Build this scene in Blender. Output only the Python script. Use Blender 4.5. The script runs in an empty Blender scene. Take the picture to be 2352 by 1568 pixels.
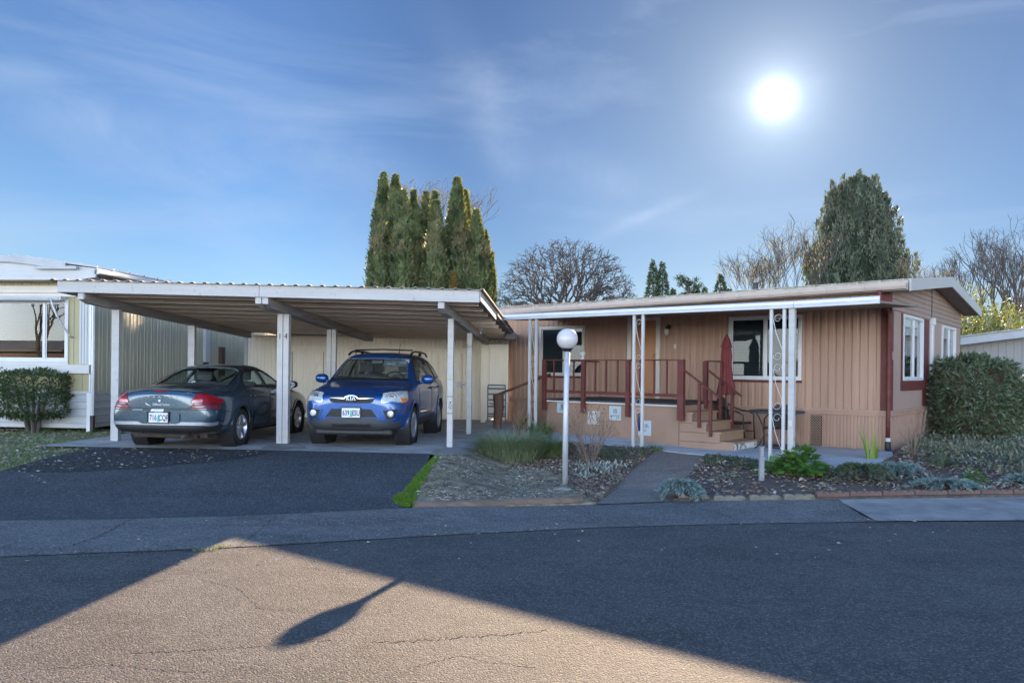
import bpy, bmesh, math, random
from math import sin, cos, pi, radians, hypot, atan2
from mathutils import Vector, Matrix, noise
from mathutils.bvhtree import BVHTree

SC = bpy.context.scene
COL = SC.collection
V3 = Vector

# ------------------------------------------------------------------ camera
CAM_H = 1.85
FPX, HZ, CX, CY, ROLL = 1800.0, 851.0, 1176.0, 784.0, radians(0.6)   # in a 2352 px wide frame
cam_d = bpy.data.cameras.new("camera"); cam = bpy.data.objects.new("camera", cam_d); COL.objects.link(cam)
cam_d.sensor_width = 36; cam_d.lens = FPX / 2352 * 36
cam_d.shift_y = (HZ - CY) / 2352
cam_d.clip_start = 0.05; cam_d.clip_end = 3000
cam.matrix_world = Matrix.Translation((0, 0, CAM_H)) @ Matrix.Rotation(radians(90), 4, 'X') @ Matrix.Rotation(ROLL, 4, 'Z')
SC.camera = cam

# ------------------------------------------------------------------ light
SUN_AZ, SUN_EL = radians(18.4), radians(18.4)        # right of straight ahead, above the roofs
SUN_DIR = V3((sin(SUN_AZ) * cos(SUN_EL), cos(SUN_AZ) * cos(SUN_EL), sin(SUN_EL)))
sun_d = bpy.data.lights.new("sun", 'SUN'); sun = bpy.data.objects.new("sun", sun_d); COL.objects.link(sun)
sun_d.energy = 2.75; sun_d.angle = radians(0.5); sun_d.color = (1.0, 0.74, 0.49)
sun.rotation_euler = SUN_DIR.to_track_quat('Z', 'Y').to_euler()

FILL_H, FILL_C = 0.23, (17.5, 17.6, 18.2)  # height and colour of the fill glow added behind the camera
ZEN_C = (0.30, 0.95, 2.5)
world = bpy.data.worlds.new("World"); SC.world = world; world.use_nodes = True
wt = world.node_tree; wn = wt.nodes; wl = wt.links
bg = wn["Background"]
def wnode(t, **k):
    n = wn.new(t)
    for a, b in k.items(): setattr(n, a, b)
    return n
def wmath(op, a, b=None, clamp=False):
    n = wnode('ShaderNodeMath', operation=op, use_clamp=clamp)
    for i, x in enumerate((a, b)):
        if x is None: continue
        if hasattr(x, 'links'): wl.new(x, n.inputs[i])
        else: n.inputs[i].default_value = x
    return n.outputs[0]
sky = wnode('ShaderNodeTexSky', sky_type='NISHITA', sun_disc=False)
sky.sun_elevation = SUN_EL; sky.sun_rotation = SUN_AZ
sky.air_density = 1.0; sky.dust_density = 0.35; sky.ozone_density = 2.2; sky.altitude = 60
tc = wnode('ShaderNodeTexCoord')
dp = wnode('ShaderNodeVectorMath', operation='DOT_PRODUCT'); wl.new(tc.outputs['Generated'], dp.inputs[0])
dp.inputs[1].default_value = SUN_DIR
ang = wmath('ARCCOSINE', wmath('MINIMUM', dp.outputs['Value'], 1.0))
# a clear winter sky: evened out round the sun, raised in the unseen half opposite to fill the shade
ev = wnode('ShaderNodeValToRGB'); wl.new(wmath('DIVIDE', ang, pi), ev.inputs[0]); ev.color_ramp.interpolation = 'EASE'
SKYF = ((0.0, 0.028), (0.10, 0.054), (0.22, 0.114), (0.33, 0.155), (0.50, 0.30), (0.72, 0.48), (1.0, 0.50))
def skc(p, k):                                     # forward-scattered white is taken down near the sun
    t = max(0.0, 1-p/0.36); return (k*(1-0.20*t), k*(1+0.14*t), k*(1+0.62*t), 1)
ev.color_ramp.elements[0].position = SKYF[0][0]; ev.color_ramp.elements[0].color = skc(*SKYF[0])
ev.color_ramp.elements[1].position = SKYF[-1][0]; ev.color_ramp.elements[1].color = skc(*SKYF[-1])
for p_, k_ in SKYF[1:-1]:
    e_ = ev.color_ramp.elements.new(p_); e_.color = skc(p_, k_)
ev2 = wnode('ShaderNodeVectorMath', operation='SCALE'); wl.new(ev.outputs[0], ev2.inputs[0]); ev2.inputs['Scale'].default_value = 2.0
tint0 = wnode('ShaderNodeMix', data_type='RGBA', blend_type='MULTIPLY'); tint0.inputs[0].default_value = 1.0
wl.new(sky.outputs[0], tint0.inputs[6]); tint0.inputs[7].default_value = (0.90, 1.03, 1.18, 1)
tint = wnode('ShaderNodeMix', data_type='RGBA', blend_type='MULTIPLY'); tint.inputs[0].default_value = 1.0
wl.new(tint0.outputs[2], tint.inputs[6]); wl.new(ev2.outputs[0], tint.inputs[7])
# thin cirrus, laid out on the sky vault
mp = wnode('ShaderNodeMapping'); wl.new(tc.outputs['Generated'], mp.inputs[0])
mp.inputs['Rotation'].default_value = (0, radians(28), radians(-12)); mp.inputs['Scale'].default_value = (1.1, 1.2, 4.2)
nz = wnode('ShaderNodeTexNoise'); wl.new(mp.outputs[0], nz.inputs['Vector'])
nz.inputs['Scale'].default_value = 2.1; nz.inputs['Detail'].default_value = 8; nz.inputs['Roughness'].default_value = 0.58
nz.inputs['Distortion'].default_value = 0.7
cr = wnode('ShaderNodeValToRGB'); wl.new(nz.outputs['Fac'], cr.inputs[0])
cr.color_ramp.elements[0].position = 0.46; cr.color_ramp.elements[0].color = (0, 0, 0, 1)
cr.color_ramp.elements[1].position = 0.86; cr.color_ramp.elements[1].color = (1, 1, 1, 1)
cmix = wnode('ShaderNodeMix', data_type='RGBA'); pass
wl.new(tint.outputs[2], cmix.inputs[6])
def cirrus(a, b, width, amount):
    """one streak of cirrus across the vault between two directions"""
    a, b = V3(a).normalized(), V3(b).normalized(); n = a.cross(b).normalized(); e = (b-a).normalized(); m = (a+b).normalized(); half = (b-a).length/2
    wob = wmath('MULTIPLY', wmath('SUBTRACT', nz.outputs['Fac'], 0.5), width*3.0)
    def dot(v):
        q = wnode('ShaderNodeVectorMath', operation='DOT_PRODUCT'); wl.new(tc.outputs['Generated'], q.inputs[0]); q.inputs[1].default_value = v; return q.outputs['Value']
    g = lambda x, w: wmath('EXPONENT', wmath('MULTIPLY', wmath('POWER', wmath('DIVIDE', wmath('ABSOLUTE', x), w), 2.0), -1.0))
    return wmath('MULTIPLY', wmath('MULTIPLY', g(wmath('ADD', dot(n), wob), width), g(wmath('SUBTRACT', dot(e), e.dot(m)), half)), wmath('MULTIPLY', nz2.outputs['Fac'], amount))
nz2 = wnode('ShaderNodeTexNoise'); wl.new(tc.outputs['Generated'], nz2.inputs['Vector']); nz2.inputs['Scale'].default_value = 22; nz2.inputs['Detail'].default_value = 6; nz2.inputs['Roughness'].default_value = 0.65
def pray(u, v): return ((u-CX)/FPX, 1.0, (HZ-v)/FPX)
wisps = None
for q_ in ((pray(1380, 540), pray(1570, 450), 0.008, 0.55), (pray(1040, 90), pray(1200, 430), 0.030, 0.38), (pray(1180, 330), pray(1620, 480), 0.030, 0.34), (pray(560, 260), pray(1000, 470), 0.035, 0.30), (pray(20, 200), pray(420, 420), 0.03, 0.28)):
    k_ = cirrus(*q_); wisps = k_ if wisps is None else wmath('ADD', wisps, k_)
cfac = wmath('ADD', wmath('MULTIPLY', cr.outputs[0], 0.48), wisps, clamp=True); wl.new(cfac, cmix.inputs[0])
cmix.inputs[7].default_value = (1.5, 1.85, 2.45, 1)
# the sun's own bright disc and aureole in the sky
def lobe(width, peak, p=1.0):
    q = wmath('DIVIDE', ang, radians(width))
    if p != 1.0: q = wmath('POWER', q, p)
    return wmath('MULTIPLY', wmath('EXPONENT', wmath('MULTIPLY', q, -1.0)), peak)
glow = wmath('ADD', wmath('ADD', lobe(0.45, 13.0), lobe(1.9, 1.3)), lobe(5.0, 1.1))
gmix = wnode('ShaderNodeMix', data_type='RGBA', blend_type='ADD'); gmix.inputs[0].default_value = 1.0
wl.new(cmix.outputs[2], gmix.inputs[6])
gcol = wnode('ShaderNodeCombineColor')
for i, k in enumerate((0.88, 0.98, 1.06)): wl.new(wmath('MULTIPLY', glow, k), gcol.inputs[i])
wl.new(gcol.outputs[0], gmix.inputs[7])
# broad glow added low in the unseen sky behind the camera to fill shade
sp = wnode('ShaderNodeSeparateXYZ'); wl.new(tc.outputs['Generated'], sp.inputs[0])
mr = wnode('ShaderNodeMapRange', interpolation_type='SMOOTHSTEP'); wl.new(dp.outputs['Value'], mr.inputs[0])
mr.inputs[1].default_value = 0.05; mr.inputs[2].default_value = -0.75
el = wmath('EXPONENT', wmath('MULTIPLY', wmath('POWER', wmath('DIVIDE', wmath('MAXIMUM', sp.outputs[2], 0.0), FILL_H), 2.0), -1.0))
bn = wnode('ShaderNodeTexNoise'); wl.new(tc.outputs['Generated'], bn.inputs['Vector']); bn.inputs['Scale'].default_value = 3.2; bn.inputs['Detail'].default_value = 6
fill_glow = wmath('MULTIPLY', wmath('MULTIPLY', mr.outputs[0], el), wmath('ADD', bn.outputs['Fac'], 0.5))
bcol = wnode('ShaderNodeVectorMath', operation='SCALE'); bcol.inputs[0].default_value = FILL_C; wl.new(fill_glow, bcol.inputs['Scale'])
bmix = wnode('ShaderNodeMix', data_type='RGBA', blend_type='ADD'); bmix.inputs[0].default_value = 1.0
zen = wnode('ShaderNodeMapRange', interpolation_type='SMOOTHSTEP'); wl.new(sp.outputs[2], zen.inputs[0]); zen.inputs[1].default_value = 0.52; zen.inputs[2].default_value = 0.88
zcol = wnode('ShaderNodeVectorMath', operation='SCALE'); zcol.inputs[0].default_value = ZEN_C; wl.new(zen.outputs[0], zcol.inputs['Scale'])
zmix = wnode('ShaderNodeMix', data_type='RGBA', blend_type='ADD'); zmix.inputs[0].default_value = 1.0      # extra blue added overhead, out of view, to tint the shaded ground
wl.new(gmix.outputs[2], zmix.inputs[6]); wl.new(zcol.outputs[0], zmix.inputs[7])
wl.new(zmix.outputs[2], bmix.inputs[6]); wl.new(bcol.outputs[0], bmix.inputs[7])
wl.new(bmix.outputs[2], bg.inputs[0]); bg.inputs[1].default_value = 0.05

SC.view_settings.view_transform = 'Standard'; SC.view_settings.look = 'None'
SC.view_settings.exposure = 3.0; SC.view_settings.gamma = 1.0; SC.view_settings.use_curve_mapping = False
SC.cycles.use_adaptive_sampling = True; SC.cycles.use_denoising = True
SC.cycles.max_bounces = 8; SC.cycles.diffuse_bounces = 4; SC.cycles.glossy_bounces = 4
SC.cycles.transparent_max_bounces = 12; SC.cycles.sample_clamp_indirect = 8

# ------------------------------------------------------------------ materials
def nodes_of(name):
    m = bpy.data.materials.new(name); m.use_nodes = True
    return m, m.node_tree, m.node_tree.nodes["Principled BSDF"]
def N(t, typ, **k):
    n = t.nodes.new(typ)
    for a, b in k.items(): setattr(n, a, b)
    return n
def c4(c, s=1.0): return (min(c[0]*s, 1), min(c[1]*s, 1), min(c[2]*s, 1), 1)
def mixc(t, fac, a, b, blend='MIX'):
    n = N(t, 'ShaderNodeMix', data_type='RGBA', blend_type=blend)
    for i, x in ((0, fac), (6, a), (7, b)):
        if hasattr(x, 'links'): t.links.new(x, n.inputs[i])
        elif i == 0: n.inputs[0].default_value = x
        else: n.inputs[i].default_value = c4(x)
    return n.outputs[2]
def noise_fac(t, scale, detail=4, lo=0.35, hi=0.65, stretch=None, rough=0.55, coord='Object', dist=0.0):
    co = N(t, 'ShaderNodeTexCoord'); src = co.outputs[coord]
    if stretch:
        mp = N(t, 'ShaderNodeMapping'); mp.inputs['Scale'].default_value = stretch
        t.links.new(src, mp.inputs[0]); src = mp.outputs[0]
    n = N(t, 'ShaderNodeTexNoise'); t.links.new(src, n.inputs['Vector'])
    n.inputs['Scale'].default_value = scale; n.inputs['Detail'].default_value = detail
    n.inputs['Roughness'].default_value = rough; n.inputs['Distortion'].default_value = dist
    r = N(t, 'ShaderNodeMapRange'); t.links.new(n.outputs['Fac'], r.inputs[0])
    r.inputs[1].default_value = lo; r.inputs[2].default_value = hi
    return r.outputs[0]
def bump(t, p, h, strength, dist=0.01):
    b = N(t, 'ShaderNodeBump'); b.inputs['Strength'].default_value = strength; b.inputs['Distance'].default_value = dist
    t.links.new(h, b.inputs['Height']); t.links.new(b.outputs[0], p.inputs['Normal'])
def M(name, col, rough=0.6, metal=0.0, var=0.12, vs=3.0, b=0.0, bs=60, dirt=None, dirt_lo=0.52, dirt_hi=0.75, ds=2.0,
      stretch=None, spec=0.5, coat=0.0, grime=None):
    m, t, p = nodes_of(name)
    f = noise_fac(t, vs, 6, 0.3, 0.7, stretch)
    c = mixc(t, f, [x*(1-var) for x in col], [min(1, x*(1+var)) for x in col])
    if dirt:
        f2 = noise_fac(t, ds, 8, dirt_lo, dirt_hi, stretch, 0.65)
        c = mixc(t, f2, c, dirt)
    if grime:                                    # fine weathered specks
        f3 = noise_fac(t, 26, 8, 0.58, 0.72, (1, 1, 0.35), 0.7)
        c = mixc(t, f3, c, grime)
    t.links.new(c, p.inputs['Base Color'])
    p.inputs['Roughness'].default_value = rough; p.inputs['Metallic'].default_value = metal
    p.inputs['Specular IOR Level'].default_value = spec
    if coat: p.inputs['Coat Weight'].default_value = coat; p.inputs['Coat Roughness'].default_value = 0.06
    if b: bump(t, p, noise_fac(t, bs, 5, 0, 1), b, 0.006)
    return m
def leafmat(name, a, b_, c=None, trans=0.35, rough=0.5, patch=None, dark=0.0):
    m, t, p = nodes_of(name)
    g = N(t, 'ShaderNodeNewGeometry')
    r = N(t, 'ShaderNodeValToRGB'); t.links.new(g.outputs['Random Per Island'], r.inputs[0])
    r.color_ramp.elements[0].color = c4(a); r.color_ramp.elements[1].color = c4(b_)
    if c:
        e = r.color_ramp.elements.new(0.86); e.color = c4(b_)
        r.color_ramp.elements[-1].color = c4(c); r.color_ramp.elements[-1].position = 0.93
    colr = r.outputs[0]
    if patch: colr = mixc(t, noise_fac(t, patch[1], 4, 0.5, 0.68), colr, patch[0])
    if dark: colr = mixc(t, noise_fac(t, 1.7, 3, 0.42, 0.62), colr, [x*dark for x in a])       # darker clumps by noise
    t.links.new(colr, p.inputs['Base Color']); p.inputs['Roughness'].default_value = rough
    p.inputs['Specular IOR Level'].default_value = 0.3 if rough < 0.9 else 0.05
    if trans:
        tr = N(t, 'ShaderNodeBsdfTranslucent'); t.links.new(mixc(t, 0.5, colr, (0.42, 0.45, 0.06)), tr.inputs[0])
        ms = N(t, 'ShaderNodeMixShader'); ms.inputs[0].default_value = trans
        t.links.new(p.outputs[0], ms.inputs[1]); t.links.new(tr.outputs[0], ms.inputs[2])
        t.links.new(ms.outputs[0], t.nodes['Material Output'].inputs[0])
    return m
def glassmat(name, tintc, opacity=0.0, rough=0.0, ior=1.5):
    m = bpy.data.materials.new(name); m.use_nodes = True; t = m.node_tree; t.nodes.remove(t.nodes["Principled BSDF"])
    tr = N(t, 'ShaderNodeBsdfTransparent'); tr.inputs[0].default_value = c4(tintc)
    gl = N(t, 'ShaderNodeBsdfGlossy'); gl.inputs['Roughness'].default_value = rough; gl.inputs[0].default_value = (1, 1, 1, 1)
    fr = N(t, 'ShaderNodeFresnel'); fr.inputs[0].default_value = ior
    fm = N(t, 'ShaderNodeMath', operation='MULTIPLY_ADD', use_clamp=True); t.links.new(fr.outputs[0], fm.inputs[0])
    fm.inputs[1].default_value = 0.5; fm.inputs[2].default_value = 0.0
    ms = N(t, 'ShaderNodeMixShader'); t.links.new(fm.outputs[0], ms.inputs[0])
    t.links.new(tr.outputs[0], ms.inputs[1]); t.links.new(gl.outputs[0], ms.inputs[2])
    t.links.new(ms.outputs[0], t.nodes['Material Output'].inputs[0])
    return m

def asphalt(name, base, light, agg, dark=(0.03, 0.03, 0.032), rough=0.85, patchy=0.5, bst=0.5, cell=42):
    """asphalt with visible aggregate, worn patches and fine cracks"""
    m, t, p = nodes_of(name)
    co = N(t, 'ShaderNodeTexCoord')
    f = noise_fac(t, 0.35, 5, 0.35, 0.65)
    c = mixc(t, f, base, light)
    c = mixc(t, noise_fac(t, 1.1, 5, 0.53, 0.68, (0.45, 1.3, 1), 0.65), c, [x*0.66 for x in base])      # worn wheel tracks and old spills
    f1 = noise_fac(t, 1.6, 8, 0.4, 0.66, rough=0.7)
    mm = N(t, 'ShaderNodeMath', operation='MULTIPLY'); t.links.new(f1, mm.inputs[0]); mm.inputs[1].default_value = patchy
    c = mixc(t, mm.outputs[0], c, [x*0.66 for x in base])
    vo = N(t, 'ShaderNodeTexVoronoi'); t.links.new(co.outputs['Object'], vo.inputs['Vector']); vo.inputs['Scale'].default_value = cell
    sep = N(t, 'ShaderNodeSeparateColor'); t.links.new(vo.outputs['Color'], sep.inputs[0])
    mr = N(t, 'ShaderNodeMapRange'); t.links.new(sep.outputs[0], mr.inputs[0]); mr.inputs[1].default_value = 0.62; mr.inputs[2].default_value = 1.0
    mr.inputs[4].default_value = 0.75
    c = mixc(t, mr.outputs[0], c, agg)
    mr2 = N(t, 'ShaderNodeMapRange'); t.links.new(sep.outputs[1], mr2.inputs[0]); mr2.inputs[1].default_value = 0.7; mr2.inputs[2].default_value = 1.0
    mr2.inputs[4].default_value = 0.8
    c = mixc(t, mr2.outputs[0], c, dark)
    t.links.new(c, p.inputs['Base Color']); p.inputs['Roughness'].default_value = rough; p.inputs['Specular IOR Level'].default_value = 0.3
    inv = N(t, 'ShaderNodeMath', operation='SUBTRACT'); inv.inputs[0].default_value = 1.0; t.links.new(vo.outputs['Distance'], inv.inputs[1])
    n2 = noise_fac(t, 90, 4, 0, 1)
    ad = N(t, 'ShaderNodeMath', operation='ADD'); t.links.new(inv.outputs[0], ad.inputs[0]); t.links.new(n2, ad.inputs[1])
    bump(t, p, ad.outputs[0], bst, 0.012)
    return m

MT = {}
def mats():
    W = (0.49, 0.485, 0.475)
    MT.update(
     road=asphalt('road asphalt', (0.074, 0.069, 0.063), (0.094, 0.087, 0.079), (0.20, 0.18, 0.155), (0.022, 0.022, 0.023), bst=0.6, cell=78, patchy=0.75),
     drive=asphalt('driveway asphalt', (0.040, 0.044, 0.048), (0.062, 0.067, 0.070), (0.14, 0.14, 0.14), (0.02, 0.02, 0.02), bst=0.5, cell=55),
     patch=asphalt('fresh asphalt', (0.022, 0.022, 0.024), (0.036, 0.036, 0.038), (0.09, 0.09, 0.09), (0.008, 0.008, 0.008), bst=0.9, cell=38),
     gutter=asphalt('worn concrete strip', (0.115, 0.108, 0.098), (0.165, 0.155, 0.14), (0.26, 0.245, 0.22), (0.05, 0.047, 0.044), bst=0.35, cell=60, patchy=0.7),
     walk=asphalt('concrete walkway', (0.18, 0.142, 0.115), (0.235, 0.185, 0.15), (0.30, 0.27, 0.23), (0.08, 0.07, 0.06), bst=0.3, cell=65),
     slabL=M('pale sidewalk concrete', (0.27, 0.25, 0.225), 0.85, var=0.2, vs=2.5, b=0.35, bs=80, dirt=(0.15, 0.14, 0.125), dirt_lo=0.45, spec=0.2),
     patio=M('patio concrete', (0.40, 0.41, 0.42), 0.8, var=0.16, vs=1.4, b=0.2, bs=60, dirt=(0.24, 0.235, 0.23), stretch=(1, 2.5, 1)),
     cslab=M('carport concrete', (0.36, 0.345, 0.325), 0.8, var=0.2, vs=1.2, b=0.25, bs=50, dirt=(0.15, 0.14, 0.13), dirt_lo=0.48, dirt_hi=0.72),
     dirt=M('bed soil and bark mulch', (0.085, 0.062, 0.048), 0.95, var=0.45, vs=9, b=1.0, bs=45, dirt=(0.15, 0.125, 0.105), ds=14),
     dirt2=M('bare soil and dry grass', (0.20, 0.165, 0.115), 0.95, var=0.55, vs=6, b=1.0, bs=24, dirt=(0.075, 0.06, 0.04), ds=3.5, spec=0.1),
     lawn=M('rough lawn', (0.085, 0.10, 0.045), 0.95, var=0.4, vs=5, b=0.8, bs=40, dirt=(0.15, 0.125, 0.085), ds=6),
     moss=M('bright moss', (0.05, 0.09, 0.016), 0.9, var=0.4, vs=14, b=0.8, bs=60),
     white=M('white paint', W, 0.5, var=0.05, vs=2, dirt=(0.55, 0.55, 0.53), dirt_lo=0.6, dirt_hi=0.85, b=0.08, bs=30),
     oldwhite=M('weathered white paint', (0.455, 0.45, 0.445), 0.7, var=0.08, vs=3, b=0.3, bs=24, stretch=(0.3, 3, 3), dirt=(0.36, 0.345, 0.33), dirt_lo=0.56, dirt_hi=0.8, grime=(0.24, 0.22, 0.20)),
     almetal=M('white aluminium', (0.60, 0.61, 0.625), 0.35, 0.1, var=0.05, vs=1.5, dirt=(0.5, 0.5, 0.5), dirt_lo=0.62, dirt_hi=0.8),
     rawwood=M('cream painted joists', (0.76, 0.63, 0.50), 0.8, var=0.2, vs=2, stretch=(0.4, 5, 5), dirt=(0.40, 0.31, 0.23), b=0.25, bs=30),
     greybeam=M('grey weathered beam', (0.34, 0.31, 0.285), 0.85, var=0.22, vs=2.2, stretch=(5, 0.5, 5), dirt=(0.19, 0.165, 0.15), b=0.35, bs=28),
     corr=M('galvanised roof sheet', (0.46, 0.45, 0.44), 0.5, 0.2, var=0.2, vs=2, dirt=(0.22, 0.17, 0.12)),
     tan=M('tan painted siding', (0.375, 0.232, 0.165), 0.6, var=0.17, vs=1.0, dirt=(0.275, 0.165, 0.115), b=0.05, bs=20, stretch=(5.5, 5.5, 0.3), dirt_lo=0.5, dirt_hi=0.8),
     tandeck=M('tan painted plywood', (0.325, 0.203, 0.138), 0.62, var=0.10, vs=1.2, dirt=(0.29, 0.172, 0.11), b=0.12, bs=26, grime=(0.24, 0.165, 0.115)),
     tanworn=M('worn tan stair paint', (0.32, 0.205, 0.135), 0.7, var=0.12, vs=3, dirt=(0.24, 0.17, 0.12), dirt_lo=0.55, dirt_hi=0.75, b=0.2, bs=30),
     chipped=M('chipped white paint', (0.66, 0.66, 0.66), 0.7, var=0.1, vs=4, dirt=(0.16, 0.15, 0.14), dirt_lo=0.47, dirt_hi=0.53, ds=7, b=0.3, bs=30),
     tangable=M('grey tan lap siding', (0.31, 0.22, 0.18), 0.6, var=0.06, vs=1, dirt=(0.34, 0.26, 0.20)),
     fineside=M('pale fine siding', (0.345, 0.245, 0.20), 0.6, var=0.06, vs=1),
     maroon=M('maroon paint', (0.12, 0.033, 0.029), 0.6, var=0.25, vs=5, dirt=(0.085, 0.026, 0.026), spec=0.3, b=0.1, bs=25),
     brown=M('dark brown stained wood', (0.10, 0.055, 0.035), 0.75, var=0.25, vs=4, b=0.3, bs=30, stretch=(1, 1, 0.3)),
     decktop=M('dark deck carpet', (0.045, 0.045, 0.05), 0.9, var=0.2, vs=6, b=0.3, bs=90),
     beigetrim=M('beige door trim', (0.58, 0.54, 0.48), 0.5, var=0.05, vs=2),
     door=M('tan orange door', (0.44, 0.205, 0.095), 0.45, var=0.05, vs=2),
     winwhite=M('white window frame', (0.58, 0.59, 0.60), 0.4, var=0.04, vs=2),
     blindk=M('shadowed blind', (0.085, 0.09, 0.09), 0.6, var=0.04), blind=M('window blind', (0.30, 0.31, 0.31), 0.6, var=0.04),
     dark=M('dark interior', (0.02, 0.02, 0.022), 0.8, var=0.2),
     black=M('black metal', (0.012, 0.012, 0.014), 0.45, var=0.2, vs=6),
     blackplastic=M('black plastic', (0.018, 0.018, 0.019), 0.5, var=0.15, vs=6),
     tabtop=M('dark table top', (0.045, 0.047, 0.058), 0.5, var=0.2, vs=8),
     wicker=M('black wicker', (0.014, 0.014, 0.016), 0.55, var=0.3, vs=40, b=0.6, bs=120),
     brass=M('brass', (0.6, 0.42, 0.16), 0.3, 1.0, var=0.1),
     cream=M('cream siding', (0.37, 0.325, 0.185), 0.55, var=0.05, vs=1, dirt=(0.32, 0.305, 0.20)),
     sage=M('sage grey siding', (0.50, 0.465, 0.34), 0.6, var=0.08, vs=1, dirt=(0.38, 0.375, 0.30), stretch=(4, 4, .3), spec=0.25),
     shedw=M('cream shed siding', (0.85, 0.77, 0.645), 0.6, var=0.06, vs=1, dirt=(0.69, 0.635, 0.54), b=0.06, bs=20),
     skirtw=M('white metal skirting', (0.43, 0.445, 0.46), 0.4, var=0.07, vs=2, dirt=(0.42, 0.41, 0.38), dirt_lo=0.55, dirt_hi=0.8),
     greywall=M('pale grey garage wall', (0.31, 0.30, 0.295), 0.7, var=0.06, vs=1, dirt=(0.38, 0.38, 0.39)),
     greytrim=M('grey fascia', (0.40, 0.41, 0.425), 0.6, var=0.1, vs=2, dirt=(0.36, 0.36, 0.36)),
     barge=M('pale metal barge board', (0.40, 0.385, 0.37), 0.45, var=0.06, vs=1, dirt=(0.42, 0.38, 0.33)),
     soffit=M('brown soffit', (0.22, 0.165, 0.14), 0.6, var=0.1, vs=2),
     gutterm=M('tan gutter', (0.42, 0.34, 0.29), 0.45, var=0.08, vs=2, dirt=(0.26, 0.21, 0.18)),
     roofm=M('weathered metal roof', (0.38, 0.36, 0.31), 0.6, 0.2, var=0.25, vs=3, dirt=(0.22, 0.21, 0.15), ds=4),
     galv=M('galvanised pole', (0.52, 0.53, 0.56), 0.5, 0.35, var=0.2, vs=5, dirt=(0.16, 0.15, 0.15), ds=3, dirt_lo=0.55, dirt_hi=0.75, stretch=(3, 3, 0.6)),
     greyplastic=M('grey path light', (0.26, 0.27, 0.30), 0.5, var=0.1),
     red=M('faded red canvas', (0.165, 0.032, 0.036), 0.85, var=0.12, vs=6, b=0.2, bs=60),
     stone=M('mossy stone', (0.26, 0.24, 0.20), 0.9, var=0.25, vs=6, b=0.8, bs=14, dirt=(0.12, 0.14, 0.06)),
     edger=M('red brown edging block', (0.15, 0.095, 0.075), 0.9, var=0.3, vs=7, b=0.6, bs=30, dirt=(0.07, 0.065, 0.045), ds=6),
     edger2=M('mossy grey edging block', (0.17, 0.16, 0.13), 0.9, var=0.3, vs=9, b=0.9, bs=22, dirt=(0.07, 0.075, 0.045), ds=8),
     timber=M('old timber edging', (0.16, 0.115, 0.085), 0.9, var=0.3, vs=6, b=0.5, bs=26, stretch=(0.3, 3, 3), dirt=(0.09, 0.08, 0.06)),
     bark=M('dark bark', (0.085, 0.074, 0.068), 0.9, var=0.3, vs=6, b=0.5, bs=20),
     barkl=M('grey brown bark', (0.16, 0.125, 0.10), 0.9, var=0.25, vs=6, b=0.4, bs=20),
     barko=M('tan twigs', (0.30, 0.20, 0.12), 0.9, var=0.25, vs=6),
     twig=M('brown dry twigs', (0.20, 0.145, 0.11), 0.9, var=0.3, vs=8),
     bluerack=M('blue grey metal', (0.16, 0.21, 0.27), 0.45, 0.3, var=0.15, vs=6),
     ink=M('black ink', (0.02, 0.018, 0.016), 0.7, var=0.1), gold=M('olive ink', (0.20, 0.17, 0.09), 0.7, var=0.1),
     plaque=M('pale ceramic plaque', (0.46, 0.53, 0.56), 0.4, var=0.05, vs=5), plaqueb=M('plaque border', (0.45, 0.55, 0.60), 0.4, var=0.05),
     vent=M('tan lattice vent', (0.40, 0.26, 0.18), 0.7),
     # cars
     cpaint=M('blue metallic paint', (0.003, 0.062, 0.25), 0.30, 0.35, var=0.06, vs=60, coat=1.0),
     spaint=M('steel blue metallic paint', (0.036, 0.070, 0.100), 0.26, 0.5, var=0.05, vs=60, coat=1.0),
     cladding=M('grey cladding', (0.042, 0.044, 0.048), 0.6, var=0.08),
     tyre=M('tyre rubber', (0.016, 0.016, 0.017), 0.75, var=0.2, vs=10, b=0.2, bs=60),
     alloy=M('alloy wheel', (0.55, 0.56, 0.58), 0.32, 0.85, var=0.06, vs=6), alloyd=M('dull alloy', (0.34, 0.36, 0.39), 0.45, 0.6, var=0.12, vs=6),
     chrome=M('chrome', (0.75, 0.76, 0.78), 0.15, 1.0, var=0.02),
     redlens=M('red tail lamp lens', (0.26, 0.008, 0.014), 0.25, var=0.25, vs=25, spec=0.3), pinklens=M('clear red lens', (0.55, 0.20, 0.20), 0.12, var=0.2, vs=25, coat=0.6),
     clearlens=M('clear headlamp lens', (0.50, 0.54, 0.54), 0.12, 0.15, var=0.3, vs=16, coat=1.0), amber=M('amber lens', (0.75, 0.22, 0.05), 0.2, var=0.1, coat=0.5),
     reflector=M('lamp bowl', (0.72, 0.74, 0.74), 0.18, 0.9, var=0.1, vs=20),
     plate=M('number plate', (0.66, 0.67, 0.72), 0.4, var=0.04), plategreen=M('plate green', (0.06, 0.42, 0.30), 0.5, var=0.05), navy=M('plate ink', (0.02, 0.025, 0.09), 0.5),
     mesh=M('grille mesh', (0.012, 0.012, 0.013), 0.5, b=1.0, bs=160), rust=M('rusty exhaust', (0.06, 0.04, 0.03), 0.8, var=0.4, vs=12),
     seat=M('grey car seat', (0.17, 0.18, 0.19), 0.85, var=0.15), visor=M('sun visor', (0.30, 0.33, 0.36), 0.8), sticker=M('white sticker', (0.72, 0.74, 0.78), 0.5),
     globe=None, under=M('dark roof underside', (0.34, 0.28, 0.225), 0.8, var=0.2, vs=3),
     glass=glassmat('window glass', (0.55, 0.60, 0.62)), carglass=glassmat('car glass', (0.66, 0.74, 0.74)),
    )
    m, t, p = nodes_of('white lamp globe')
    p.inputs['Base Color'].default_value = (0.56, 0.53, 0.52, 1); p.inputs['Roughness'].default_value = 0.22
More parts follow.
